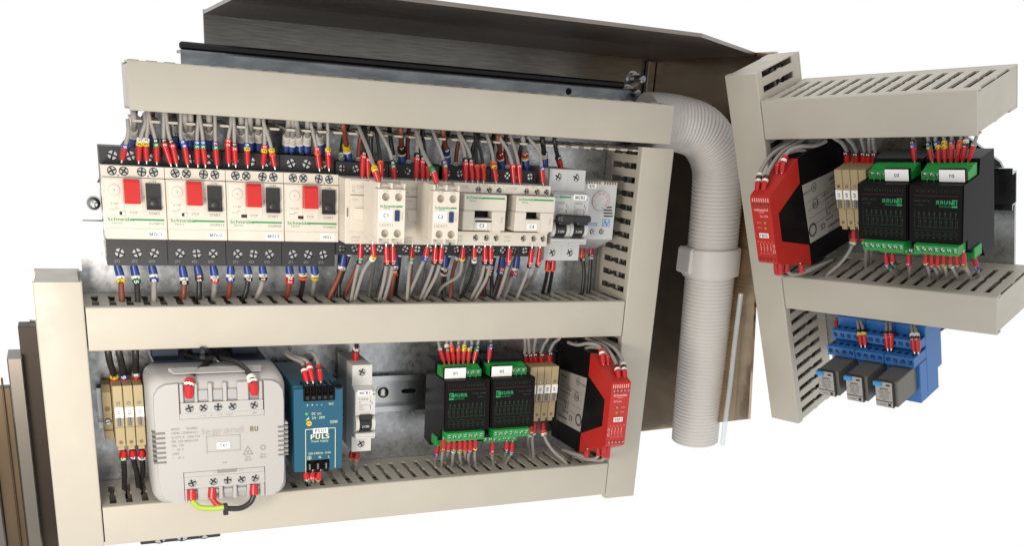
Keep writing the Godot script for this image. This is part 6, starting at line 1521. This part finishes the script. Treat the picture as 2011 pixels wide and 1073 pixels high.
	wire("black wire, black ferrule, first from left in the shade below contactor C4", "dark wires behind the contactors", "wire_black", "wire_black", [], 2.05, 1.94, [Vector3(141.6,60.0,34.0),Vector3(141.6,54.0,34.0),Vector3(142.0,38.0,30.0),Vector3(142.7,17.0,33.1),Vector3(142.7,8.0,30.0)])
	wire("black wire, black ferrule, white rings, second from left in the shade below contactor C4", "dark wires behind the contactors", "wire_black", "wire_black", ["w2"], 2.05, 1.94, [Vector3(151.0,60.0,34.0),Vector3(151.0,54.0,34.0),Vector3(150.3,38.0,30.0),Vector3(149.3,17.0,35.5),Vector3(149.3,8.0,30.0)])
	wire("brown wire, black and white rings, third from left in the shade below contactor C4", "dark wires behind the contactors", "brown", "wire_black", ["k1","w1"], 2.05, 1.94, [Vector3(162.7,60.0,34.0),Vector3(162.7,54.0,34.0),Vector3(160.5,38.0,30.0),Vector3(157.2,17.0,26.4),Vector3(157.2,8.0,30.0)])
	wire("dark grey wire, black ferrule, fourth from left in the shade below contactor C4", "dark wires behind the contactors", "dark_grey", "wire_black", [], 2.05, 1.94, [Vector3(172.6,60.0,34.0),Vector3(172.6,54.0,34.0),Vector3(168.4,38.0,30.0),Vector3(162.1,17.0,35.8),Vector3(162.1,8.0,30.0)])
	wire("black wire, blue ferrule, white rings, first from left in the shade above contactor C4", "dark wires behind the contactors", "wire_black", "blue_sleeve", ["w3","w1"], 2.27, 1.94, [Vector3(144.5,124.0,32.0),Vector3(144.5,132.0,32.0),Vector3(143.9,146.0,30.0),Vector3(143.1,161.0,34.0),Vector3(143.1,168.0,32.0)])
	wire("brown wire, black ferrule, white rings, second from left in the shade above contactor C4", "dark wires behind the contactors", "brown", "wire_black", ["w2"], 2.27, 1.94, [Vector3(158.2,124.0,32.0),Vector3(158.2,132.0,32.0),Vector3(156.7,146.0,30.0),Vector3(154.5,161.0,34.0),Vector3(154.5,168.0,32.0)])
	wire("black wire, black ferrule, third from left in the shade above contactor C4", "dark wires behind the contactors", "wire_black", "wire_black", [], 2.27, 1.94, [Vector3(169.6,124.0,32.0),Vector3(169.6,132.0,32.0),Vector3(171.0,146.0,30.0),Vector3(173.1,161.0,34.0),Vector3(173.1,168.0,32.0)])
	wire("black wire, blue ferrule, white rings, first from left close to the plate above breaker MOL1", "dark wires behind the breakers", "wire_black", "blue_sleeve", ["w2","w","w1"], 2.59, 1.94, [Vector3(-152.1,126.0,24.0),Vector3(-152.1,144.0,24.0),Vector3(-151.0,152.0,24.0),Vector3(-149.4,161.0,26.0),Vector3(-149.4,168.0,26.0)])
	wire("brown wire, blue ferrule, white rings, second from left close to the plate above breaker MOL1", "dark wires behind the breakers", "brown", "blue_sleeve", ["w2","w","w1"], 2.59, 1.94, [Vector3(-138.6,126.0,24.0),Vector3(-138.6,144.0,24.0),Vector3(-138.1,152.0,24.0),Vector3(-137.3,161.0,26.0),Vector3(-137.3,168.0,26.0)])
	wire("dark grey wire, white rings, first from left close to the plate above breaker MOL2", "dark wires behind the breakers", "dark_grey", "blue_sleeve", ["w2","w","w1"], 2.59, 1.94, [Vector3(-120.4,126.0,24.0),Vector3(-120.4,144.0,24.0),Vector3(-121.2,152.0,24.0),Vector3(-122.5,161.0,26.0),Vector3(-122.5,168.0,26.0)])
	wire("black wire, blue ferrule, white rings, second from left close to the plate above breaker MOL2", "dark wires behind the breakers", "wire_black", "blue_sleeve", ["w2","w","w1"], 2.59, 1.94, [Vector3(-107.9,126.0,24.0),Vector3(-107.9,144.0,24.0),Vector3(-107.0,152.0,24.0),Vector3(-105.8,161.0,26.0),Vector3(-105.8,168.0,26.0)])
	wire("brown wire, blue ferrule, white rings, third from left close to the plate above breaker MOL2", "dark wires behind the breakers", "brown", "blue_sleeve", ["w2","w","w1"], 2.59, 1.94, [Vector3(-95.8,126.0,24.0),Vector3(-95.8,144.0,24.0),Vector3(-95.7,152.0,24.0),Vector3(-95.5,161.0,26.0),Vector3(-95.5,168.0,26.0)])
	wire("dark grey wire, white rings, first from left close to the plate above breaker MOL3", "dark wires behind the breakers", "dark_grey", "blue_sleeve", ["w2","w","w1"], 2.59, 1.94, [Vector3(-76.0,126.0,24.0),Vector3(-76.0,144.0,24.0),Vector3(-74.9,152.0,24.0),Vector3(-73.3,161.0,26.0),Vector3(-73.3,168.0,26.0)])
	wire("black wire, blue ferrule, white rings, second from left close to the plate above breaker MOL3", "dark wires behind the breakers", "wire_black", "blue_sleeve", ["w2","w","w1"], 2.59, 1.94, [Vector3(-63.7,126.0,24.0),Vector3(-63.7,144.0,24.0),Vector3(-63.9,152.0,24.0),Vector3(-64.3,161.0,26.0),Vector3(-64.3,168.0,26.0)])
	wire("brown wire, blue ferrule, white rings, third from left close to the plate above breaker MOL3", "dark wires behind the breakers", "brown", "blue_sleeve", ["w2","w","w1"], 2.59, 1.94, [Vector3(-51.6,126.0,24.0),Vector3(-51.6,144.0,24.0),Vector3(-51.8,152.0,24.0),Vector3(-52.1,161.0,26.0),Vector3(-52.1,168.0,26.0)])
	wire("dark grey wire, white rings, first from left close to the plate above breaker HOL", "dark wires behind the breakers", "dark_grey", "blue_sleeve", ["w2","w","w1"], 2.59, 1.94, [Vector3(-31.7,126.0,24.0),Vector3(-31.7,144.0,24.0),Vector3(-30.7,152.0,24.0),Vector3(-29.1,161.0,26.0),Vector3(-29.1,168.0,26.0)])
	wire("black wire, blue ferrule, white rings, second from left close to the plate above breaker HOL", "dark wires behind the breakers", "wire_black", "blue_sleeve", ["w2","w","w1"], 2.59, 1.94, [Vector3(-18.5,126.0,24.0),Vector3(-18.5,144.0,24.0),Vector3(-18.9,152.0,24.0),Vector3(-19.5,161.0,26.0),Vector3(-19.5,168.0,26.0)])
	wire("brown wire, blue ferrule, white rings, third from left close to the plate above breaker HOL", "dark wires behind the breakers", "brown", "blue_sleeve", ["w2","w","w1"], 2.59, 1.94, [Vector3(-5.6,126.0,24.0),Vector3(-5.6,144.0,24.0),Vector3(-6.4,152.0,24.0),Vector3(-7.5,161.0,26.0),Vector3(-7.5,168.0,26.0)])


func onto_right(o: Node3D) -> Node3D:
	o.transform = right * o.transform
	return o


func stud(label: String, x: float, y: float, z: float) -> void:
	var o := thing("threaded_stud", label, "bolt", Vector3(x, y, z), "studs with nuts under the cabinet roof")
	var s := shape_for(o)
	s.cyl(Vector3(x, y, z), 7.6, 1.6, 24)
	part("washer", s, M.rail, o)
	s = shape_for(o)
	s.cyl(Vector3(x, y, z + 1.7), 6.4, 5.4, 6)
	part("hex_nut", s, M.screw, o)
	s = shape_for(o)
	var pts := PackedVector3Array()
	var rr := PackedFloat32Array()
	for k in 41:
		pts.append(Vector3(x, y, z - 2 + k * 0.6))
		rr.append((3.7 if k % 2 == 0 else 3.2) if k < 39 else 2.9)
	s.tube(pts, rr, 16, true)
	part("thread", s, M.rail, o)


func _ready() -> void:
	right = Transform3D(Basis(RIGHT_X, RIGHT_Y, RIGHT_Z), RIGHT_O * U) * Transform3D(Basis.from_scale(Vector3(-1, 1, 1)), Vector3.ZERO)
	# camera, shifted lens
	var cam := Camera3D.new()
	cam.name = "camera"
	add_child(cam)
	cam.projection = Camera3D.PROJECTION_FRUSTUM
	cam.near = 0.05
	cam.far = 20.0
	cam.size = 2.0 * 0.281852 * cam.near
	cam.frustum_offset = Vector2(0.00188, 0.20987) * cam.near
	cam.transform = Transform3D(Basis(Vector3(0.913241, 0.065539, 0.402113), Vector3(0.082454, 0.936822, -0.339951), Vector3(-0.398988, 0.343613, 0.850140)), Vector3(-206.724, 170.282, 861.494) * U)
	cam.current = true
	# plain white surroundings and one soft lamp, upper left in front
	var env := Environment.new()
	env.background_mode = Environment.BG_COLOR
	env.background_color = Color(1, 1, 1)
	env.background_energy_multiplier = 1.0
	env.tonemap_mode = Environment.TONE_MAPPER_LINEAR
	env.tonemap_exposure = 1.0
	env.sdfgi_enabled = true
	env.ssao_enabled = true
	env.ssil_enabled = true
	var we := WorldEnvironment.new()
	we.name = "surroundings"
	we.environment = env
	add_child(we)
	var lamp := SpotLight3D.new()
	lamp.name = "lamp"
	lamp.spot_angle = 46.0
	lamp.spot_angle_attenuation = 1.0
	lamp.spot_range = 6.0
	lamp.light_size = 0.07
	lamp.light_energy = 0.25
	lamp.light_color = Color(1.0, 0.96, 0.91)
	lamp.shadow_enabled = true
	add_child(lamp)
	lamp.look_at_from_position(Vector3(-0.31, -0.02, 0.50), Vector3(-0.02, -0.09, 0.05), Vector3.UP)

	materials()

	# ---- the enclosure and the mounting sheets
	var s := Shape.new()
	s.box(Vector3(-70, -205, -184), Vector3(430, 250, -180), 0)
	structure("back_wall", s, M.stainless)
	s = Shape.new()
	s.prism(PackedVector2Array([Vector2(-70, -179.5), Vector2(-70, 128), Vector2(290, 116), Vector2(425, 10), Vector2(425, -179.5)]), 246, 249, 1)
	structure("cabinet_ceiling", s, M.ceiling_steel)
	s = Shape.new()
	s.prism(PackedVector2Array([Vector2(-205, -179.5), Vector2(249, -179.5), Vector2(249, 40), Vector2(60, 58), Vector2(-104, 84)]), 426, 429, 0)
	structure("side_wall", s, M.stainless_wall)
	s = Shape.new()
	s.prism(PackedVector2Array([Vector2(-238, -206), Vector2(-20, -206), Vector2(-20, -183), Vector2(306, -183), Vector2(306, 184), Vector2(-138, 184), Vector2(-140, 160), Vector2(-176, 112), Vector2(-196, 66), Vector2(-196, 34), Vector2(-238, 34)]), -2.5, 0, 2)
	structure("mounting_plate", s, M.zinc)
	s = Shape.new()
	s.prism(PackedVector2Array([Vector2(88, -84), Vector2(100, -60), Vector2(150, -20), Vector2(306, -20), Vector2(306, -262), Vector2(190, -250), Vector2(130, -200), Vector2(88, -190)]), -2.5, 0, 2)
	var rp := structure("mounting_plate", s, M.zinc)
	rp.transform = right

	# ---- roof rail and studs
	var rail := thing("roof_rail", "grey steel channel with one oval hole running above the top cable duct", "steel rail", Vector3(-95, 186, -30))
	s = shape_for(rail)
	s.prism(PackedVector2Array([Vector2(185.5, 0), Vector2(185.5, -1.5), Vector2(204, -1.5), Vector2(204, -28), Vector2(206, -28), Vector2(206, -1.5), Vector2(205.2, -0.3), Vector2(204.4, 0)]), -112, 302, 0)
	part("channel", s, M.channel, rail)
	bx("dark_strip", rail, M.dark_channel, Vector3(-112, 206.2, -10), Vector3(292, 212.2, -5), 1.6)  # plain dark strip running along above the channel
	s = shape_for(rail)
	s.cyl(Vector3(229.7, 199.5, -0.2), 3.0, 0.5, 20)
	part("hole", s, M.gloss_black, rail)
	stud("upper of two bright threaded studs beside the cabinet corner", 314, 216.5, -32)
	stud("lower of two bright threaded studs, at the end of the steel rail", 299, 203.2, -14)
	s = Shape.new()
	s.box(Vector3(416, -205, -179), Vector3(425.5, 245, -172), 0.8)
	var seam := structure("corner_strip", s, M.ceiling_steel)

	# ---- ducts of the left panel
	duct("long upper cable duct across the top of the main panel", Vector3(-156, 176.5, 0), 459.7, Transform3D(), false, 5.0, true, 1.0)
	duct("long middle cable duct between the two rows of devices", Vector3(-196.8, 0, 0), 470.6, Transform3D(), false, 1.5)
	var low := duct("long bottom cable duct under the lower row of devices", Vector3(-196.8, -163.7, 0), 471.0, Transform3D(), false, 2.5)
	duct("upright cable duct at the right end of the main panel, slots facing left", Vector3(292.3, -185, 0), 341, Transform3D(), true, 5.0)
	duct("broad upright cable duct along the left edge of the main panel", Vector3(-214.6, -190, 0), 226, Transform3D(), true, 5.0)
	bx("bevelled_edge", get_node("cable_duct_004"), M.duct, Vector3(0, 17.2, 52), Vector3(226, 20.6, 62), 0.8)
	bundle("cables inside the middle duct", Vector3(-196, 0, 0), 470, Transform3D(), false, 4)
	bundle("cables inside the bottom duct", Vector3(-196, -163.7, 0), 470, Transform3D(), false, 5)
	bundle("cables inside the upper duct", Vector3(-141, 176.5, 0), 440, Transform3D(), false, 6)
	bundle("cables inside the right upright duct", Vector3(292.3, -185, 0), 340, Transform3D(), true, 7)

	# ---- ducts of the right panel, in its mirrored frame
	duct("upper crosswise cable duct on the right panel", Vector3(86, 0, 0), 188, right, false, 6.0)
	duct("lower crosswise cable duct on the right panel, above the blue sockets", Vector3(72, -163.7, 0), 202, right, false, 6.0)
	duct("upright cable duct at the left edge of the right panel", Vector3(292.3, -312, 0), 352, right, true, 5.0)
	bundle("cables inside the right panel's upper duct", Vector3(87, 0, 0), 186, right, false, 8)
	bundle("cables inside the right panel's lower duct", Vector3(73, -163.7, 0), 200, right, false, 9)
	bundle("cables inside the right panel's upright duct", Vector3(292.3, -310, 0), 346, right, true, 10)

	# ---- rails
	din_rail("pale mounting rail behind the upper row of devices", -193, 268, 86.5)
	din_rail("bright slotted mounting rail behind the lower row of devices", -193, 268, -79.5)
	var slot := get_node("mounting_rail_001")
	s = shape_for(slot)
	s.prism(PackedVector2Array([Vector2(77, -81.4), Vector2(88, -81.4), Vector2(90, -79.4), Vector2(88, -77.4), Vector2(77, -77.4), Vector2(75, -79.4)]), 2.0, 2.5, 2)
	part("slot", s, M.gloss_black, slot)
	s = shape_for(slot)
	s.dome(Vector3(57, -79.2, 3.4), 5.6, 3.6)
	s.cyl(Vector3(57, -79.2, 2.0), 6.6, 1.4, 22)
	part("bolt_head", s, M.screw, slot)
	din_rail("bright mounting rail behind the black modules on the right panel", 86, 268, -79.5, right)
	var ps := thing("panel_screw", "grey dome-headed screw in the plate left of breaker MOL1", "screw", Vector3(-186, 88, 0))
	s = shape_for(ps)
	s.dome(Vector3(-183.5, 87.5, 3), 5.0, 4)
	s.cyl(Vector3(-183.5, 87.5, 0.3), 6.0, 2.6, 20)
	part("head", s, M.dull_metal, ps)
	screw(ps, -183.5, 87.5, 7.0, 2.6, 0.5)

	# ---- upper row
	motor_starter(-178.3, "MOL1", "6-10A", "GV2ME14", "ivory breaker marked MOL1 with red and black buttons, leftmost of four")
	motor_starter(-133.8, "MOL2", "6-10A", "GV2ME14", "ivory breaker marked MOL2 with red and black buttons")
	motor_starter(-89.3, "MOL3", "1-1.6A", "GV2ME06", "ivory breaker marked MOL3 with red and black buttons")
	motor_starter(-44.8, "HOL", "1.6-2.5A", "GV2ME07", "ivory breaker marked HOL with red and black buttons")
	contactor(-0.4, "C1", "ivory contactor behind the add-on block marked C1", true)
	contactor(44.4, "C2", "ivory contactor behind the add-on block marked C2", true)
	contactor(91.5, "C3", "ivory contactor marked C3 with a dark window", false)
	contactor(136.3, "C4", "ivory contactor marked C4 with a dark window", false)
	aux_block(13.0, "C1", "ivory add-on block marked C1 with a blue indicator")
	aux_block(57.4, "C2", "ivory add-on block marked C2 with a blue indicator")
	miniature_breaker(185.9, 54.3, "", "grey breaker with black lever between contactor C4 and breaker MCB2")
	miniature_breaker(203.6, 54.3, "MCB2", "grey breaker with black lever marked MCB2")
	var bar := thing("lever_tie_bar", "black bar joining the levers of the two grey breakers", "tie bar", Vector3(200, 92, 80))
	s = shape_for(bar)
	s.box(Vector3(186.2, 90.6, 78), Vector3(218.5, 96.4, 87), 1.4)
	s.box(Vector3(188, 89.6, 80), Vector3(202, 97.0, 88), 1.4)
	part("bar", s, M.black, bar)
	thermostat(226.0, "grey thermostat marked T/S with a round red-numbered dial")

	# ---- lower row
	for k in 3: fuse_terminal(-182.4 + k * 7.75, -102, "F%d" % (k + 1), "tan fuse holder marked F%d, left of the transformer" % (k + 1), "tan fuse holders left of the transformer")
	var stop := thing("end_stop", "tan end stop on the rail left of fuse holder F1", "end stop", Vector3(-186, -103, 0))
	s = shape_for(stop)
	s.prism(PackedVector2Array([Vector2(-103, 10), Vector2(-101, 28), Vector2(-93, 30), Vector2(-93, 26), Vector2(-78, 26), Vector2(-78, 30), Vector2(-60, 30), Vector2(-55, 24), Vector2(-55, 8), Vector2(-98, 8)]), -189.6, -183.0, 0)
	part("clamp_body", s, M.tan, stop)
	s = shape_for(stop)
	s.cyl(Vector3(-186.3, -74, 29.6), 2.2, 0.7, 14)
	part("screw_hole", s, M.tan_dark, stop)
	screw(stop, -186.3, -86, 27.6, 2.2, 0.2, true)
	transformer("large pale grey transformer marked TX1 with rounded corners")
	power_supply("blue power supply marked PSU1 right of the transformer")
	miniature_breaker(10.8, -115.4, "MCB3", "single grey breaker marked MCB3 right of the blue power supply", true)
	var d1 := black_module(89.5, "D1", "black module with green plugs marked D1 on the main panel", false)
	var d2 := black_module(134.8, "D2", "black module with green plugs marked D2 on the main panel", true)
	var fuses := []
	for k in 4: fuses.append(fuse_terminal(183.4 + k * 7.6, -100.8, "F%d" % (k + 4), "tan fuse holder marked F%d between module D2 and the red relay" % (k + 4), "tan fuse holders right of the black modules"))
	var esr := safety_relay("red and black safety relay marked ESR1 on the main panel")
	# ---- the same devices on the right panel, left and right exchanged
	mirrored(d1, "black module marked D1 in reversed lettering on the right panel", Vector3.ZERO, "reversed black modules")
	mirrored(d2, "black module marked D2 in reversed lettering on the right panel", Vector3.ZERO, "reversed black modules")
	for k in 4: mirrored(fuses[k], "tan fuse holder marked F%d in reversed lettering, right panel" % (k + 4), Vector3.ZERO, "reversed tan fuse holders")
	mirrored(esr, "red safety relay marked ESR1 in reversed lettering on the right panel")
	for k in 3: relay_socket(229.0 - k * 29.2, "blue relay socket, %s from the upright duct on the right panel" % ["first", "second", "third", "fourth"][k])
	for k in 3: plug_relay(223.6 - k * 29.2, "%s plug-in relay from the left, white label and blue tab, on a blue socket" % ["first", "second", "third"][k])
	var stop2 := thing("end_stop", "tan end stop left of the first blue relay socket", "end stop", Vector3(238, -250, 0))
	s = shape_for(stop2)
	s.prism(PackedVector2Array([Vector2(-252, 8), Vector2(-252, 40), Vector2(-240, 52), Vector2(-226, 52), Vector2(-222, 40), Vector2(-222, 8)]), 231, 237.5, 0)
	part("clamp_body", s, M.tan, stop2)
	onto_right(stop2)
	# ---- row below the bottom duct: only its bright clamp screws show
	var strip := thing("terminal_strip", "dark terminal strip with bright screws just below the bottom duct", "terminals", Vector3(-132, -212, 0))
	bx("terminal_housing", strip, M.dark_body, Vector3(-168, -201, 0.5), Vector3(-100, -187, 26), 0.8)
	for k in 3: screw(strip, -152 + k * 19, -195, 27, 5.2, 0.4 + k, false, M.rail)
	for k in 2: bx("clamp", strip, M.rail, Vector3(-145 + k * 19, -196, 25.5), Vector3(-140 + k * 19, -189, 28), 0.5)

	# ---- conduit at the right
	var pipe := thing("corrugated_conduit", "pale grey corrugated conduit bending down from the upper duct", "conduit", Vector3(410, -150, 20))
	var spine := bend([Vector3(300, 179, 22), Vector3(335, 178.5, 21), Vector3(368, 171, 20), Vector3(391, 147, 18), Vector3(397.5, 112, 17), Vector3(402, 48, 16), Vector3(408, -40, 14), Vector3(413, -112, 12), Vector3(416, -150, 11)], 30)
	var path := PackedVector3Array()
	var rr := PackedFloat32Array()
	var step := 0.95
	var run := 0.0
	var k2 := 0
	path.append(spine[0])
	rr.append(24.5)
	for i in spine.size() - 1:
		var l := spine[i].distance_to(spine[i + 1])
		while run + l >= step * (k2 + 1):
			k2 += 1
			path.append(spine[i].lerp(spine[i + 1], (step * k2 - run) / l))
			rr.append([25.6, 25.6, 24.7, 24.5][k2 % 4])
		run += l
	s = shape_for(pipe)
	s.tube(path, rr, 40, true)
	part("corrugated_tube", s, M.conduit_grey, pipe)
	var clamp_ := thing("conduit_clamp", "smooth pale grey clamp band around the corrugated conduit", "clamp", Vector3(402, 48, 16))
	s = shape_for(clamp_)
	s.tube(PackedVector3Array([Vector3(400.9, 62, 16.2), Vector3(400.9, 62, 16.2) + Vector3(0.08, -1, 0), Vector3(402.9, 35, 15.8), Vector3(403, 34, 15.8)]), PackedFloat32Array([28.4, 29.4, 29.4, 28.4]), 48)
	s.box(Vector3(371, 35, -2), Vector3(378, 61, 24), 2.0)
	part("band", s, M.conduit_grey, clamp_)
	var hose := thing("clear_hose", "thin clear hose running down beside the conduit", "hose", Vector3(430, -130, 50))
	s = shape_for(hose)
	var hp := bend([Vector3(421, 20, 48), Vector3(421, -33, 50), Vector3(420, -80, 54), Vector3(418, -140, 58)], 6)
	var hr := PackedFloat32Array()
	hr.resize(hp.size())
	hr.fill(2.6)
	s.tube(hp, hr, 12)
	part("hose_wall", s, M.clear, hose)

	# ---- the cabinet's own door frame at the left edge
	var frame := thing("cabinet_frame", "folded brown steel door frame left of the left upright duct", "cabinet frame", Vector3(-255, -200, 0))
	bx("shadow_gap", frame, M.gap_shade, Vector3(-246, -200, 2), Vector3(-232.5, -6, 22), 0.3)  # solid strip closing the gap, with the shadow there put into its colour
	s = shape_for(frame)
	s.prism(PackedVector2Array([Vector2(-255.4, 36), Vector2(-254.4, 37), Vector2(-245.6, 37), Vector2(-244.8, 36), Vector2(-244.8, 4), Vector2(-255.4, 4)]), -200, -28, 1)
	part("inner_flange", s, M.frame_steel, frame)
	bx("web", frame, M.frame_bronze, Vector3(-271, -200, 22), Vector3(-255.6, -52, 30), 0.6)
	bx("rib", frame, M.frame_bronze, Vector3(-261.5, -200, 29.5), Vector3(-260, -44, 33), 0.6)
	s = shape_for(frame)
	s.prism(PackedVector2Array([Vector2(-277, 20), Vector2(-277, 37), Vector2(-276, 38), Vector2(-272.2, 38), Vector2(-271.2, 37), Vector2(-271.2, 20)]), -200, -84, 1)
	part("outer_lip", s, M.frame_steel, frame)

	wires()
	cable_tie()


func cable_tie() -> void:
	for q in [["black cable tie bundling the wires under transformer TX1", Vector3(-105.5, -139.5, 107)], ["black cable tie on the wires above transformer TX1", Vector3(-114, -18.5, 70)]]:
		var o := thing("cable_tie", q[0], "cable tie", q[1])
		var s := shape_for(o)
		var c: Vector3 = q[1]
		s.tube(PackedVector3Array([c + Vector3(-1.6, 0, 0), c + Vector3(-1.5, 0, 0), c + Vector3(1.5, 0, 0), c + Vector3(1.6, 0, 0)]), PackedFloat32Array([2.6, 3.7, 3.7, 2.6]), 14)
		part("loop", s, M.black, o)
		s = shape_for(o)
		s.box(c + Vector3(-2, -6.4, -1.4), c + Vector3(2, -2.8, 1.6), 0.5)
		part("lock", s, M.black, o)
